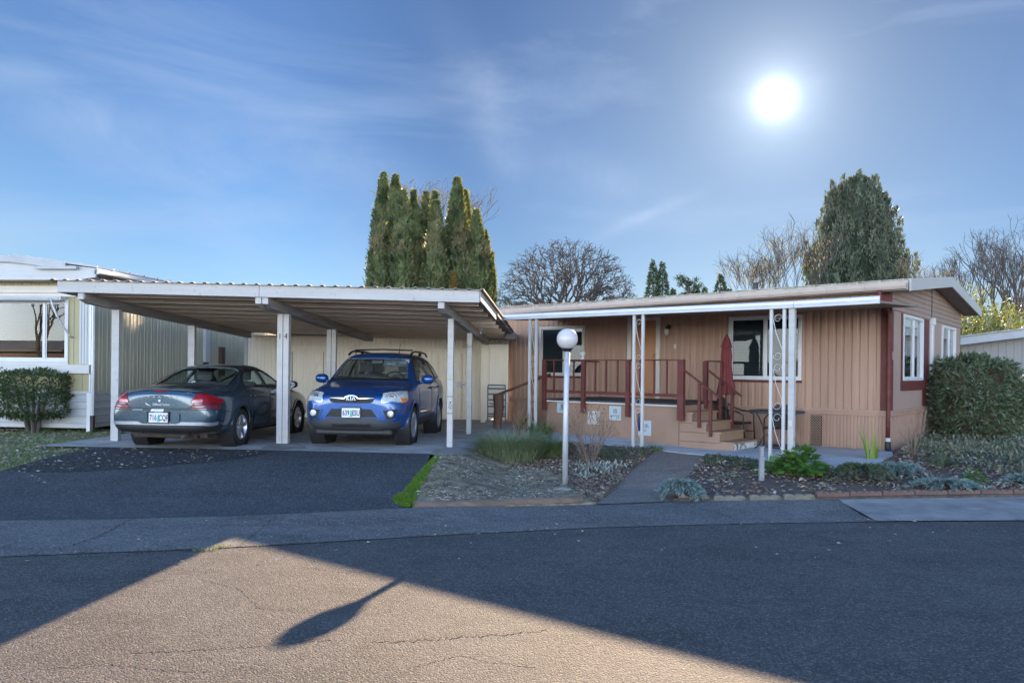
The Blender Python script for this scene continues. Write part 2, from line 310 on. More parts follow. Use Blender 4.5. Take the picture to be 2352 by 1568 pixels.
    p.inputs['Subsurface Weight'].default_value = 0.6; p.inputs['Subsurface Radius'].default_value = (0.25, 0.25, 0.25); p.inputs['Subsurface Scale'].default_value = 0.6
    p.inputs['Coat Weight'].default_value = 0.6; p.inputs['Coat Roughness'].default_value = 0.03
    MT['globe'] = m
    MT.update(
     arb=leafmat('arborvitae foliage', (0.075, 0.115, 0.06), (0.19, 0.235, 0.105), (0.22, 0.18, 0.11), 0.32, patch=((0.25, 0.20, 0.13), 0.5), dark=0.55),
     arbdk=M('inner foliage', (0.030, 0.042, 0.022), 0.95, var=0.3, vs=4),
     arbbrown=leafmat('browned foliage', (0.12, 0.085, 0.035), (0.20, 0.14, 0.05), None, 0.42),
     yew=leafmat('dark conifer foliage', (0.085, 0.115, 0.085), (0.17, 0.20, 0.135), (0.19, 0.165, 0.12), 0.12, dark=0.6, patch=((0.075, 0.068, 0.045), 0.6)),
     farcon=leafmat('far conifer foliage', (0.06, 0.095, 0.065), (0.12, 0.16, 0.10), None, 0.04, rough=0.95),
     hedge=leafmat('laurel leaves', (0.045, 0.075, 0.042), (0.12, 0.16, 0.085), (0.17, 0.13, 0.085), 0.2, rough=0.35),
     holly=leafmat('glossy shrub leaves', (0.022, 0.045, 0.02), (0.058, 0.10, 0.04), None, 0.2, rough=0.35),
     bamboo=leafmat('yellow green foliage', (0.07, 0.11, 0.03), (0.17, 0.20, 0.055), (0.25, 0.22, 0.08), 0.25),
     grassb=leafmat('grass blades', (0.09, 0.15, 0.06), (0.19, 0.26, 0.11), (0.28, 0.25, 0.14), 0.3),
     mossb=leafmat('bright moss tufts', (0.07, 0.16, 0.012), (0.15, 0.27, 0.03), None, 0.3),
     grassg=leafmat('soft clump blades', (0.12, 0.17, 0.10), (0.25, 0.30, 0.19), (0.34, 0.32, 0.22), 0.3),
     spruce=leafmat('blue spruce needles', (0.10, 0.16, 0.16), (0.20, 0.28, 0.27), None, 0.1),
     juniper=leafmat('dark juniper', (0.045, 0.07, 0.045), (0.10, 0.13, 0.08), (0.14, 0.11, 0.07), 0.15),
     hosta=leafmat('broad green leaves', (0.045, 0.13, 0.025), (0.12, 0.26, 0.05), (0.22, 0.28, 0.08), 0.3, rough=0.4),
     silver=leafmat('silver grey leaves', (0.22, 0.235, 0.20), (0.38, 0.39, 0.34), None, 0.15),
     palegreen=leafmat('pale ground cover', (0.10, 0.12, 0.075), (0.24, 0.25, 0.18), (0.20, 0.15, 0.10), 0.15),
     iris=leafmat('iris blades', (0.16, 0.26, 0.05), (0.30, 0.38, 0.10), None, 0.35),
     leaf=leafmat('fallen leaves', (0.16, 0.105, 0.075), (0.30, 0.21, 0.15), (0.42, 0.36, 0.30), 0.1, rough=0.8),
     leafpale=leafmat('pale fallen leaves', (0.24, 0.20, 0.15), (0.46, 0.40, 0.32), (0.55, 0.50, 0.44), 0.1, rough=0.8),
     catkin=leafmat('hanging catkins', (0.30, 0.20, 0.10), (0.48, 0.34, 0.18), None, 0.25),
     catkind=leafmat('brown catkins', (0.16, 0.09, 0.05), (0.28, 0.17, 0.09), None, 0.15),
     vine=leafmat('dark vine leaves', (0.012, 0.02, 0.010), (0.03, 0.045, 0.02), None, 0.05),
    )
mats()

# ------------------------------------------------------------------ mesh helpers
class MB:
    def __init__(s): s.v = []; s.f = []; s.mi = []; s.m = 0
    def add(s, vs, fs):
        o = len(s.v); s.v.extend([tuple(p) for p in vs]); s.f.extend([tuple(i+o for i in f) for f in fs]); s.mi.extend([s.m]*len(fs))
    def face(s, *p): s.add(p, [tuple(range(len(p)))])
    def box(s, x0, x1, y0, y1, z0, z1, X=None):
        p = [V3((x, y, z)) for z in (z0, z1) for y in (y0, y1) for x in (x0, x1)]
        if X is not None: p = [X @ q for q in p]
        s.add(p, [(0, 2, 3, 1), (4, 5, 7, 6), (0, 1, 5, 4), (2, 6, 7, 3), (0, 4, 6, 2), (1, 3, 7, 5)])
    def beam(s, a, b, w, h, up=(0, 0, 1)):
        a, b = V3(a), V3(b); d = (b-a).normalized(); sd = d.cross(V3(up))
        if sd.length < 1e-4: sd = d.cross(V3((0, 1, 0)))
        sd.normalize(); u = sd.cross(d)
        p = [q + sd*w/2*i + u*h/2*j for q in (a, b) for i, j in ((-1, -1), (1, -1), (1, 1), (-1, 1))]
        s.add(p, [(0, 1, 2, 3), (7, 6, 5, 4), (0, 4, 5, 1), (1, 5, 6, 2), (2, 6, 7, 3), (3, 7, 4, 0)])
    def tube(s, pts, r, n=6, cap=True, closed=False):
        pts = [V3(p) for p in pts]; k = len(pts)
        rs = r if isinstance(r, (list, tuple)) else [r]*k
        u = None; vs = []
        for i, p in enumerate(pts):
            d = (pts[(i+1) % k]-pts[i-1]) if closed else (pts[min(i+1, k-1)]-pts[max(i-1, 0)])
            if d.length < 1e-9: d = V3((0, 0, 1))
            d.normalize()
            if u is None: u = d.orthogonal().normalized()
            else:
                u = u - d*u.dot(d)
                u = u.normalized() if u.length > 1e-6 else d.orthogonal().normalized()
            w = d.cross(u)
            vs += [p + (u*cos(2*pi*j/n) + w*sin(2*pi*j/n))*rs[i] for j in range(n)]
        fs = []
        for i in range(k if closed else k-1):
            i2 = (i+1) % k
            fs += [(i*n+j, i*n+(j+1) % n, i2*n+(j+1) % n, i2*n+j) for j in range(n)]
        if cap and not closed: fs += [tuple(range(n-1, -1, -1)), tuple(range((k-1)*n, k*n))]
        s.add(vs, fs)
    def lathe(s, prof, n=24, X=None, cap=True):
        vs = []; fs = []
        for r, z in prof:
            for j in range(n):
                q = V3((r*cos(2*pi*j/n), r*sin(2*pi*j/n), z)); vs.append(X @ q if X is not None else q)
        for i in range(len(prof)-1):
            fs += [(i*n+j, i*n+(j+1) % n, (i+1)*n+(j+1) % n, (i+1)*n+j) for j in range(n)]
        if cap: fs += [tuple(range(n-1, -1, -1)), tuple(range((len(prof)-1)*n, len(prof)*n))]
        s.add(vs, fs)
    def prism(s, poly, h0, h1, fn=None):
        n = len(poly); fn = fn or (lambda a, b, h: (a, b, h))
        vs = [fn(a, b, h0) for a, b in poly] + [fn(a, b, h1) for a, b in poly]
        s.add(vs, [tuple(range(n-1, -1, -1)), tuple(range(n, 2*n))] + [(i, (i+1) % n, n+(i+1) % n, n+i) for i in range(n)])
    def grid(s, rows):
        m = len(rows[0]); vs = [p for r in rows for p in r]
        s.add(vs, [(i*m+j, i*m+j+1, (i+1)*m+j+1, (i+1)*m+j) for i in range(len(rows)-1) for j in range(m-1)])
    def leaf(s, p, d, nrm, L, Wd, bend=0.0):
        """a pointed leaf: four corners, tip along d"""
        d = d.normalized(); sd = d.cross(nrm)
        if sd.length < 1e-5: sd = d.orthogonal()
        sd.normalize(); u = sd.cross(d)
        s.add([p, p + d*L*0.5 + sd*Wd/2 + u*bend*L, p + d*L, p + d*L*0.5 - sd*Wd/2 + u*bend*L], [(0, 1, 2, 3)])
    def build(s, name, mat, parent=None, smooth=False, bevel=0.0, seg=2):
        me = bpy.data.meshes.new(name); me.from_pydata(s.v, [], s.f)
        for m in (mat if isinstance(mat, (list, tuple)) else [mat]): me.materials.append(m)
        if any(s.mi): me.polygons.foreach_set('material_index', s.mi)
        if smooth: me.polygons.foreach_set('use_smooth', [True]*len(me.polygons))
        me.update()
        o = bpy.data.objects.new(name, me); COL.objects.link(o); o.parent = parent
        if bevel:
            b = o.modifiers.new('bevel', 'BEVEL'); b.width = bevel; b.segments = seg; b.limit_method = 'ANGLE'
        return o
def thing(name, label, cat, loc=(0, 0, 0), rz=0.0, group=None):
    o = bpy.data.objects.new(name, None); COL.objects.link(o); o.location = loc; o.rotation_euler = (0, 0, rz)
    o.empty_display_size = 0.2
    return tag(o, label, cat, group)
def tag(o, label, cat, group=None):
    o['label'] = label; o['category'] = cat
    if group: o['group'] = group
    return o
def structure(o, label=None, cat=None):
    o['kind'] = 'structure'
    if label: tag(o, label, cat)
    return o
def stuff(o, label, cat):
    o['kind'] = 'stuff'; return tag(o, label, cat)
def dup(root, loc, rz, label=None, scale=None):
    r = root.copy(); COL.objects.link(r); r.location = loc; r.rotation_euler = (0, 0, rz)
    if label: r['label'] = label
    if scale: r.scale = scale
    for ch in list(root.children):
        c = ch.copy(); COL.objects.link(c); c.parent = r
        for g in list(ch.children):
            d = g.copy(); COL.objects.link(d); d.parent = c
    return r
def text_mb(txt, size, depth=0.002, spacing=1.0, align='CENTER', squash=1.0, bold=0.0):
    """text in the local xy plane, returned as an MB"""
    cu = bpy.data.curves.new('text', 'FONT'); cu.body = txt; cu.size = size; cu.extrude = depth; cu.align_x = align; cu.align_y = 'CENTER'
    cu.space_character = spacing; cu.resolution_u = 3; cu.offset = bold
    o = bpy.data.objects.new('text', cu); COL.objects.link(o)
    bpy.context.view_layer.update()
    me = bpy.data.meshes.new_from_object(o.evaluated_get(bpy.context.evaluated_depsgraph_get()))
    mb = MB(); mb.add([(v.co.x*squash, v.co.y, v.co.z) for v in me.vertices], [tuple(p.vertices) for p in me.polygons])
    bpy.data.objects.remove(o); bpy.data.curves.remove(cu); bpy.data.meshes.remove(me)
    return mb
def xform(mb, X):
    mb.v = [tuple(X @ V3(p)) for p in mb.v]; return mb
def frame(o, x, y):
    """matrix whose local x, y axes and origin are given"""
    x, y = V3(x).normalized(), V3(y).normalized(); z = x.cross(y)
    return Matrix(((x.x, y.x, z.x, o[0]), (x.y, y.y, z.y, o[1]), (x.z, y.z, z.z, o[2]), (0, 0, 0, 1)))

# ------------------------------------------------------------------ ground heights, and where a point of the ground lies
def clamp(a, lo=0.0, hi=1.0): return max(lo, min(hi, a))
def sstep(a, b, x): t = clamp((x-a)/(b-a)); return t*t*(3-2*t)
def zg(x, y):
    """street level is 0; the lots rise gently away from it"""
    lf = 0.43*sstep(9.4, 13.6, y); md = clamp((y-12.3)*0.115, 0, 0.45); rt = clamp((y-10.7)*0.105, 0, 0.35)
    z = lf + (md-lf)*sstep(-1.3, 0.3, x); z = z + (rt-z)*sstep(1.9, 4.4, x)
    return z
def ray(u, v):
    S, C = sin(ROLL), cos(ROLL)
    a = (u-CX)*C + (v-CY)*S; b = CY - (u-CX)*S + (v-CY)*C
    return V3((a/FPX, 1.0, (HZ-b)/FPX))
def gp(u, v, dz=0.0):
    r = ray(u, v); z = 0.0
    for _ in range(60):
        d = (z-CAM_H)/r.z; z = z*0.5 + 0.5*(zg(r.x*d, d)+dz)
    return (r.x*d, d)
def at(u, v, d):
    r = ray(u, v); return V3((r.x*d, d, CAM_H + r.z*d))

def sheet(name, poly, mat, dz, step=0.6, hfn=None, skirt=0.0):
    """a ground sheet with the outline poly, following the ground dz above it"""
    bm = bmesh.new(); f = bm.faces.new([bm.verts.new((x, y, 0)) for x, y in poly])
    x0, x1 = min(p[0] for p in poly), max(p[0] for p in poly); y0, y1 = min(p[1] for p in poly), max(p[1] for p in poly)
    for ax, lo, hi in ((0, x0, x1), (1, y0, y1)):
        t = lo + step
        while t < hi:
            co = [0, 0, 0]; co[ax] = t; no = [0, 0, 0]; no[ax] = 1
            bmesh.ops.bisect_plane(bm, geom=bm.verts[:]+bm.edges[:]+bm.faces[:], plane_co=co, plane_no=no); t += step
    bmesh.ops.recalc_face_normals(bm, faces=bm.faces)
    if bm.faces and sum(f.normal.z for f in bm.faces) < 0: bmesh.ops.reverse_faces(bm, faces=bm.faces[:])
    be = [e for e in bm.edges if e.is_boundary]
    for v in bm.verts:
        h = zg(v.co.x, v.co.y) + dz
        if hfn and not v.is_boundary: h += hfn(v.co.x, v.co.y)
        v.co.z = h
    if skirt:
        r = bmesh.ops.extrude_edge_only(bm, edges=be)
        for v in [g for g in r['geom'] if isinstance(g, bmesh.types.BMVert)]: v.co.z -= skirt
    me = bpy.data.meshes.new(name); bm.to_mesh(me); bm.free(); me.materials.append(mat)
    o = bpy.data.objects.new(name, me); COL.objects.link(o)
    return o
def inpoly(x, y, poly):
    c = False; n = len(poly); j = n-1
    for i in range(n):
        a, b = poly[i], poly[j]
        if (a[1] > y) != (b[1] > y) and x < (b[0]-a[0])*(y-a[1])/(b[1]-a[1])+a[0]: c = not c
        j = i
    return c

# ================================================================== THE SETTING
R = random.Random(7)
# terrain: one sheet to the horizon
def build_ground():
    xs = [-900, -300, -120, -60, -35, -22] + [-16+i*0.8 for i in range(41)] + [22, 35, 60, 120, 300, 900]
    ys = [-400, -120, -50, -25] + [-14+i*0.7 for i in range(58)] + [30, 36, 45, 60, 90, 150, 300, 600, 1200]
    mb = MB(); mb.grid([[(x, y, zg(x, y)-0.05) for x in xs] for y in ys])
    structure(mb.build('ground', MT['lawn'], smooth=True))
build_ground()
L1 = [gp(*p) for p in ((0, 1279), (220, 1270), (440, 1262), (700, 1248), (1000, 1230), (1390, 1211), (1700, 1203), (2010, 1198), (2352, 1196))]
L2 = [gp(*p) for p in ((0, 1196), (300, 1192), (600, 1183), (930, 1167), (1160, 1163), (1340, 1160), (1545, 1152), (1900, 1148), (2120, 1145), (2352, 1142))]
def ext(pl, dx):  # carry a street line on to both sides
    a, b, c, d = pl[0], pl[1], pl[-2], pl[-1]
    l = (a[0]-dx, a[1] + (a[1]-b[1])/(b[0]-a[0])*dx*0.6); r = (d[0]+dx, d[1]+(d[1]-c[1])/(d[0]-c[0])*dx)
    return [l] + pl + [r]
L1e, L2e = ext(L1, 30), ext(L2, 30)
road = L1e + [(46, -7.5), (-46, -9.5)]
structure(sheet('road', road, MT['road'], 0.0, 2.5))
k = 9                                   # newer pale pavement right of the long joint
p_split_top, p_split_bot = gp(1925, 1148), gp(2012, 1198)
gl = L1e[0:8] + [p_split_bot] + [p_split_top] + [p for p in L2e[::-1] if p[0] < p_split_top[0]]
structure(sheet('gutter_strip', gl, MT['gutter'], 0.006, 1.2))
gr = [p_split_bot] + [p for p in L1e if p[0] > p_split_bot[0]] + [p for p in L2e[::-1] if p[0] > p_split_top[0]] + [p_split_top]
structure(sheet('pavement', gr, MT['slabL'], 0.012, 1.2))
# carport frame: a runs along its front, b back from it
CPX = V3((-4.27, 14.65, 0)); CPA = atan2(-0.0748, 0.9972)
def cw(a, b): return (CPX.x + a*cos(CPA) - b*sin(CPA), CPX.y + a*sin(CPA) + b*cos(CPA))
slab_poly = [cw(-3.95, -1.2), cw(-0.2, -1.15), cw(3.0, -1.2), cw(3.75, -0.72), cw(4.3, 0.2), cw(4.6, 3), cw(4.6, 11), cw(-3.95, 11)]
structure(sheet('carport_slab', slab_poly, MT['cslab'], 0.014, 1.0))
drive = [gp(-80, 1088), gp(0, 1083), gp(60, 1068), gp(160, 1040)] + [gp(262, 1024)] + [cw(-3.0, -1.16), cw(-0.2, -1.11), cw(3.0, -1.17)] + [gp(975, 1085), gp(950, 1125), gp(930, 1167)] + [p for p in L2[::-1] if p[0] < gp(928, 1167)[0]] + [gp(-80, 1197)]
structure(sheet('driveway', drive, MT['drive'], 0.008, 0.5))
pt = [gp(*p) for p in ((10, 1081), (60, 1066), (160, 1042), (262, 1026), (400, 1030), (570, 1034), (640, 1036), (590, 1046), (540, 1056), (430, 1066), (330, 1076), (170, 1085), (70, 1086))]
structure(sheet('driveway_patch', pt, MT['patch'], 0.013, 0.4))
structure(sheet('post_footing', [gp(*p) for p in ((598, 1033), (612, 1024), (640, 1019), (680, 1020), (700, 1027), (707, 1033), (680, 1031), (650, 1034))], MT['slabL'], 0.022, 0.5))
structure(sheet('post_footing', [gp(*p) for p in ((985, 1046), (1000, 1034), (1030, 1029), (1075, 1030), (1105, 1038), (1085, 1050), (1040, 1051))], MT['slabL'], 0.022, 0.5))
# patio and walkway (house frame: s along the front to the left, n out towards the street)
HO = V3((7.3265, 15.2, 0)); HA = atan2(0.62707, -0.77896); HZB = 0.35
def hw(s, n): return (HO.x + s*cos(HA) - n*sin(HA), HO.y + s*sin(HA) + n*cos(HA))
front = [gp(*p) for p in ((1990, 1086), (1800, 1069), (1618, 1048), (1505, 1035), (1300, 1019), (1200, 1012))]
patio = [hw(-0.05, 0.02), gp(2052, 1050)] + front + [hw(9.5, 2.6), hw(9.5, 0.02)]
structure(sheet('patio', patio, MT['patio'], 0.03, 0.7, skirt=0.12))
walk = [gp(*p) for p in ((1366, 1160), (1436, 1098), (1505, 1035), (1618, 1048), (1600, 1074), (1575, 1100), (1552, 1128), (1545, 1153))]
structure(sheet('walkway', walk, MT['walk'], 0.018, 0.5))
def mound(x, y): return 0.02 + 0.035*noise.noise((x*1.7, y*1.7, 0)) + 0.012*noise.noise((x*7, y*7, 3))
bedL = [gp(*p) for p in ((950, 1160), (975, 1100), (1001, 1051), (1100, 1047), (1200, 1010), (1300, 1019), (1505, 1035), (1436, 1098), (1368, 1157), (1340, 1160), (1150, 1163))]
structure(sheet('planting_bed', bedL, MT['dirt2'], 0.03, 0.22, mound, skirt=0.06))
bedM = [gp(*p) for p in ((1150, 1040), (1300, 1020), (1505, 1036), (1436, 1097), (1368, 1156), (1330, 1150), (1290, 1100), (1180, 1066))]
structure(sheet('mulch', bedM, MT['dirt'], 0.040, 0.22, mound, skirt=0.06))
bedR = [gp(*p) for p in ((1545, 1151), (1575, 1100), (1600, 1074), (1618, 1048), (1800, 1069), (1990, 1087), (2052, 1050))] + [hw(-0.06, -0.2), hw(-0.06, -7.4), (16, 22), (24, 16), gp(2500, 1140), gp(2352, 1141), gp(1900, 1147)]
structure(sheet('planting_bed', bedR, MT['dirt'], 0.035, 0.3, mound, skirt=0.06))

# ------------------------------------------------------------------ ribbed walls
def ribwall(mb, s0, s1, z0, z1, period, prof, holes, fn, ph=0.0):
    """a sheet from s0 to s1 with vertical ribs (prof: [(fraction, depth)]), open at holes (s0,s1,z0,z1); fn(s, off, z) places it"""
    cuts = {s0, s1}
    for h in holes:
        for x in h[:2]:
            if s0 < x < s1: cuts.add(x)
    k = math.floor((s0-ph)/period)
    while k*period+ph < s1:
        for fr, _ in prof:
            x = k*period+ph+fr*period
            if s0 < x < s1: cuts.add(round(x, 5))
        k += 1
    cs = sorted(cuts)
    def off(x):
        fr = ((x-ph)/period) % 1.0
        pr = prof + [(prof[0][0]+1, prof[0][1])]
        if fr < prof[0][0]: fr += 1
        for (a, p), (b, q) in zip(pr, pr[1:]):
            if a <= fr <= b+1e-9: return p + (q-p)*((fr-a)/(b-a) if b > a else 0)
        return prof[0][1]
    for a, b in zip(cs, cs[1:]):
        if b-a < 1e-5: continue
        iv = [(z0, z1)]; mid = (a+b)/2
        for h in holes:
            if h[0] < mid < h[1]:
                nv = []
                for p, q in iv:
                    if h[2] > p: nv.append((p, min(q, h[2])))
                    if h[3] < q: nv.append((max(p, h[3]), q))
                iv = [t for t in nv if t[1]-t[0] > 1e-4]
        oa, ob = off(a+1e-6), off(b-1e-6)
        for p, q in iv: mb.face(fn(a, oa, p), fn(b, ob, p), fn(b, ob, q), fn(a, oa, q))
RIB = [(0.0, 0.0), (0.55, 0.0), (0.68, -0.02), (0.87, -0.02)]
RIBF = [(0.0, 0.0), (0.66, 0.0), (0.74, -0.012), (0.92, -0.012)]
RIBG = [(0.0, 0.0), (0.90, 0.0), (0.93, -0.012), (0.97, -0.012)]
RIBT = [(0.0, 0.0), (0.80, 0.0), (0.86, 0.022), (0.94, 0.022)]

def window(parent, fn, s0, s1, z0, z1, mulls=(0.5,), fw=0.06, blind=True, name='window', frame_mat='winwhite', sill=None, slat=0.032, bmat='blind'):
    """fn(s, off, z): wall plane, off outwards. frame > pane, blind"""
    def bx(mb, a, b, o0, o1, c, d):
        vs = [V3(fn(x, o, z)) for z in (c, d) for o in (o0, o1) for x in (a, b)]
        mb.add(vs, [(0, 2, 3, 1), (4, 5, 7, 6), (0, 1, 5, 4), (2, 6, 7, 3), (0, 4, 6, 2), (1, 3, 7, 5)])
    f = MB()
    bx(f, s0, s0+fw, -0.06, 0.035, z0, z1); bx(f, s1-fw, s1, -0.06, 0.035, z0, z1)
    bx(f, s0+fw, s1-fw, -0.06, 0.033, z0, z0+fw); bx(f, s0+fw, s1-fw, -0.06, 0.033, z1-fw, z1)
    for m in mulls:
        x = s0+(s1-s0)*m; bx(f, x-fw*0.42, x+fw*0.42, -0.05, 0.022, z0+fw, z1-fw)
    fr = f.build(name, MT[frame_mat], parent, bevel=0.005)
    ed = [s0+fw] + [s0+(s1-s0)*m for m in mulls] + [s1-fw]
    for i, (a, b) in enumerate(zip(ed, ed[1:])):
        a2 = a + (fw*0.42 if i else 0); b2 = b - (fw*0.42 if i < len(ed)-2 else 0)
        g = MB(); o = -0.012 - 0.016*(i % 2)
        bx(g, a2-0.004, b2+0.004, o-0.006, o, z0+fw-0.004, z1-fw+0.004)
        g.build('pane', MT['glass'], fr)
        s = MB()                                       # the thin sash round each pane
        for (p, q, c, d) in ((a2, a2+0.022, z0+fw, z1-fw), (b2-0.022, b2, z0+fw, z1-fw), (a2+0.022, b2-0.022, z0+fw, z0+fw+0.022), (a2+0.022, b2-0.022, z1-fw-0.022, z1-fw)):
            bx(s, p, q, o+0.001, o+0.014, c, d)
        s.build('sash', MT[frame_mat], fr)
    if blind:
        b = MB(); z = z0+fw+0.01
        while z < z1-fw:
            vs = [fn(x, o, zz) for (o, zz) in ((-0.075, z), (-0.062, z+slat*0.80)) for x in (s0+fw*0.6, s1-fw*0.6)]
            b.add(vs, [(0, 1, 3, 2)])
            z += slat
        b.build('blind', MT[bmat], fr)
    if sill:
        sb = MB(); bx(sb, s0-0.01, s1+0.01, -0.01, 0.03, z0-0.05, z0-0.002); sb.build('sill', MT[sill], fr)
    return fr

# ================================================================== TAN HOME (s along the front to the left, n outwards; heights are above street level minus HZB)
H = thing('mobile_home', 'tan single storey mobile home with red corner trim and low gable roof', 'house', (HO.x, HO.y, HZB), HA)
def hz(z): return z-HZB
LEN, WID = 9.75, 7.5
WIN1 = (1.69, 3.28, 1.71, 3.08); WIN2 = (7.08, 8.48, 1.73, 3.0); DOORF = (4.97, 5.84, 1.22, 3.17)
fnF = lambda s, o, z: (s, o, hz(z))
fnE = lambda t, o, z: (-o, -t, hz(z))
w = MB(); ribwall(w, 0.16, LEN, 1.15, 3.60, 0.152, RIB, [WIN1, WIN2, DOORF], fnF)
w.m = 1
for k in range(int(LEN/1.22)+1):                            # panel joints and nail heads
    s = 0.16+k*1.22
    if not any(h[0] < s < h[1] for h in (WIN1, WIN2, DOORF)): w.box(s-0.006, s+0.006, -0.004, 0.004, hz(1.16), hz(3.12))
k = 0
while 0.18+k*0.304 < LEN:
    s = 0.18+k*0.304; k += 1
    for zz in (1.21, 2.16, 3.05):
        if not any(h[0]-.03 < s < h[1]+.03 and h[2] < zz < h[3] for h in (WIN1, WIN2, DOORF)): w.box(s-0.008, s+0.008, 0.0, 0.003, hz(zz), hz(zz)+0.016)
w.build('front_wall', [MT['tan'], MT['vent']], H)
EW1 = (0.99, 2.84, 1.73, 3.09); EW2 = (4.97, 6.70, 1.75, 3.07)
w = MB(); ribwall(w, 0.14, WID, 1.15, 3.12, 0.095, RIBG, [EW1, EW2], fnE); w.build('end_wall', MT['fineside'], H)
w = MB(); z = 3.12; gz = lambda t: 3.55 + 0.125*(t if t < WID/2 else WID-t)
while z < 4.05:                                          # lap siding of the gable, board by board
    z1 = z+0.105
    t0 = 0.0 if z < 3.55 else (z-3.55)/0.125
    if t0 < WID/2:
        for a, b in ((t0, 2.95), (2.95, WID-t0)):
            if b > a: w.add([fnE(a, 0.024, z), fnE(b, 0.024, z), fnE(b, 0.006, z1), fnE(a, 0.006, z1), fnE(a, 0.004, z), fnE(b, 0.004, z)], [(0, 1, 2, 3), (4, 5, 1, 0)])
    z = z1
w.build('gable', MT['tangable'], H)
w = MB()
w.box(0.0, LEN, -WID, -WID+0.05, hz(0.3), hz(3.55)); w.box(LEN-0.05, LEN, -WID+0.05, -0.05, hz(0.3), hz(3.55))
w.box(0.05, LEN-0.05, -WID+0.05, -0.05, hz(1.05), hz(1.14)); w.box(0.05, LEN-0.05, -WID+0.05, -0.05, hz(3.42), hz(3.48))
w.build('back_wall', MT['dark'], H)
w = MB(); ribwall(w, 0.02, LEN, 0.12, 1.03, 0.066, RIBF, [(1.27, 1.50, 0.36, 1.0)], fnF); ribwall(w, 0.02, WID, 0.12, 1.03, 0.066, RIBF, [], fnE)
w.build('skirting', MT['tan'], H)
w = MB(); w.box(-0.03, LEN, -0.05, 0.028, hz(1.03), hz(1.09)); w.box(-0.01, LEN, -0.05, 0.014, hz(1.09), hz(1.15))
w.box(-0.028, 0.05, -WID, -0.05, hz(1.03), hz(1.09)); w.box(-0.014, 0.05, -WID, -0.05, hz(1.09), hz(1.15))
w.build('skirting_trim', MT['tan'], H, bevel=0.006)
v = MB()
for i in range(12):
    for s in (-1, 1):
        zc = 0.36 + i*0.0533 + 0.027
        for kx in range(4): v.beam((1.295+kx*0.0533+0.013, 0.004, hz(zc-0.027)), (1.295+kx*0.0533+0.013+0.027*s, 0.004, hz(zc+0.027)), 0.009, 0.011, (0, 1, 0))
v.m = 1; v.box(1.27, 1.50, -0.05, -0.04, hz(0.36), hz(1.0)); v.build('lattice_vent', [MT['vent'], MT['dark']], H)
# corner boards and panel trim
c = MB(); c.box(-0.035, 0.16, -0.01, 0.032, hz(1.15), hz(3.42)); c.box(-0.035, 0.01, -0.13, -0.011, hz(1.15), hz(3.10)); c.build('corner_board', MT['maroon'], H, bevel=0.004)
c = MB(); c.box(-0.02, 0.02, -2.98, -0.86, hz(1.52), hz(1.72)); c.box(-0.018, 0.02, -0.98, -0.88, hz(1.722), hz(3.1)); c.box(-0.018, 0.02, -3.45, -2.85, hz(1.16), hz(3.1)); c.build('trim_panel', MT['maroon'], H, bevel=0.004)
c = MB(); c.box(-0.06, 0.0, -3.82, -3.62, hz(0.9), hz(3.14)); c.box(-0.09, 0.0, -3.84, -3.60, hz(3.0), hz(3.16)); c.build('cable_cover', MT['almetal'], H, bevel=0.01)
window(H, fnF, *WIN1, mulls=(0.49,), sill='maroon', frame_mat='winwhite')
window(H, fnF, *WIN2, mulls=(0.45,), sill='maroon', frame_mat='beigetrim')
window(H, fnE, *EW1, mulls=(0.53,)); window(H, fnE, *EW2, mulls=(0.53,))
# door
d = MB()
for b in ((4.97, 5.07, 1.22, 3.17), (5.74, 5.84, 1.22, 3.17), (5.07, 5.74, 3.07, 3.17)): d.box(b[0], b[1], -0.06, 0.03, hz(b[2]), hz(b[3]))
dtr = d.build('door_frame', MT['beigetrim'], H, bevel=0.005)
d = MB(); d.box(5.07, 5.74, -0.05, -0.015, hz(1.225), hz(3.068))
for x0, x1 in ((5.12, 5.37), (5.44, 5.69)):
    for z0, z1 in ((1.36, 1.92), (2.04, 2.66), (2.76, 2.98)):
        d.box(x0, x1, -0.016, -0.006, hz(z0), hz(z1)); d.box(x0+0.045, x1-0.045, -0.008, 0.002, hz(z0+0.045), hz(z1-0.045))
dr = d.build('door', MT['door'], H, bevel=0.006)
for zc, rr in ((2.12, 0.034), (2.26, 0.028)):
    kb = MB(); kb.lathe([(0.012, 0), (0.014, 0.03), (rr, 0.04), (rr, 0.06), (rr*0.6, 0.075)], 14, Matrix.Translation((5.125, -0.014, hz(zc))) @ Matrix.Rotation(-pi/2, 4, 'X')); kb.build('door_knob', MT['brass'], dr, smooth=True)
pl = MB(); pl.lathe([(0.055, 0), (0.06, 0.02), (0.035, 0.05), (0.02, 0.10)], 14, Matrix.Translation((4.74, 0.0, hz(2.90))) @ Matrix.Rotation(-pi/2, 4, 'X')); pl.tube([(4.74, 0.10, hz(2.90)), (4.74, 0.13, hz(2.88)), (4.74, 0.14, hz(2.84))], 0.022, 8)
plo = pl.build('porch_light', MT['black'], H, smooth=True)
pl = MB(); pl.lathe([(0.03, 0.02), (0.05, 0), (0.055, -0.05), (0.045, -0.11), (0.02, -0.14)], 14, Matrix.Translation((4.74, 0.14, hz(2.83)))); pl.build('lamp_shade', MT['globe'], plo, smooth=True)
pl = MB(); pl.box(4.56, 4.61, 0.0, 0.02, hz(2.40), hz(2.50)); pl.build('door_bell', MT['beigetrim'], H, bevel=0.004)
pl = MB(); pl.box(-0.05, 0.0, -0.105, -0.03, hz(2.14), hz(2.30)); pl.build('junction_box', MT['tangable'], H, bevel=0.005)
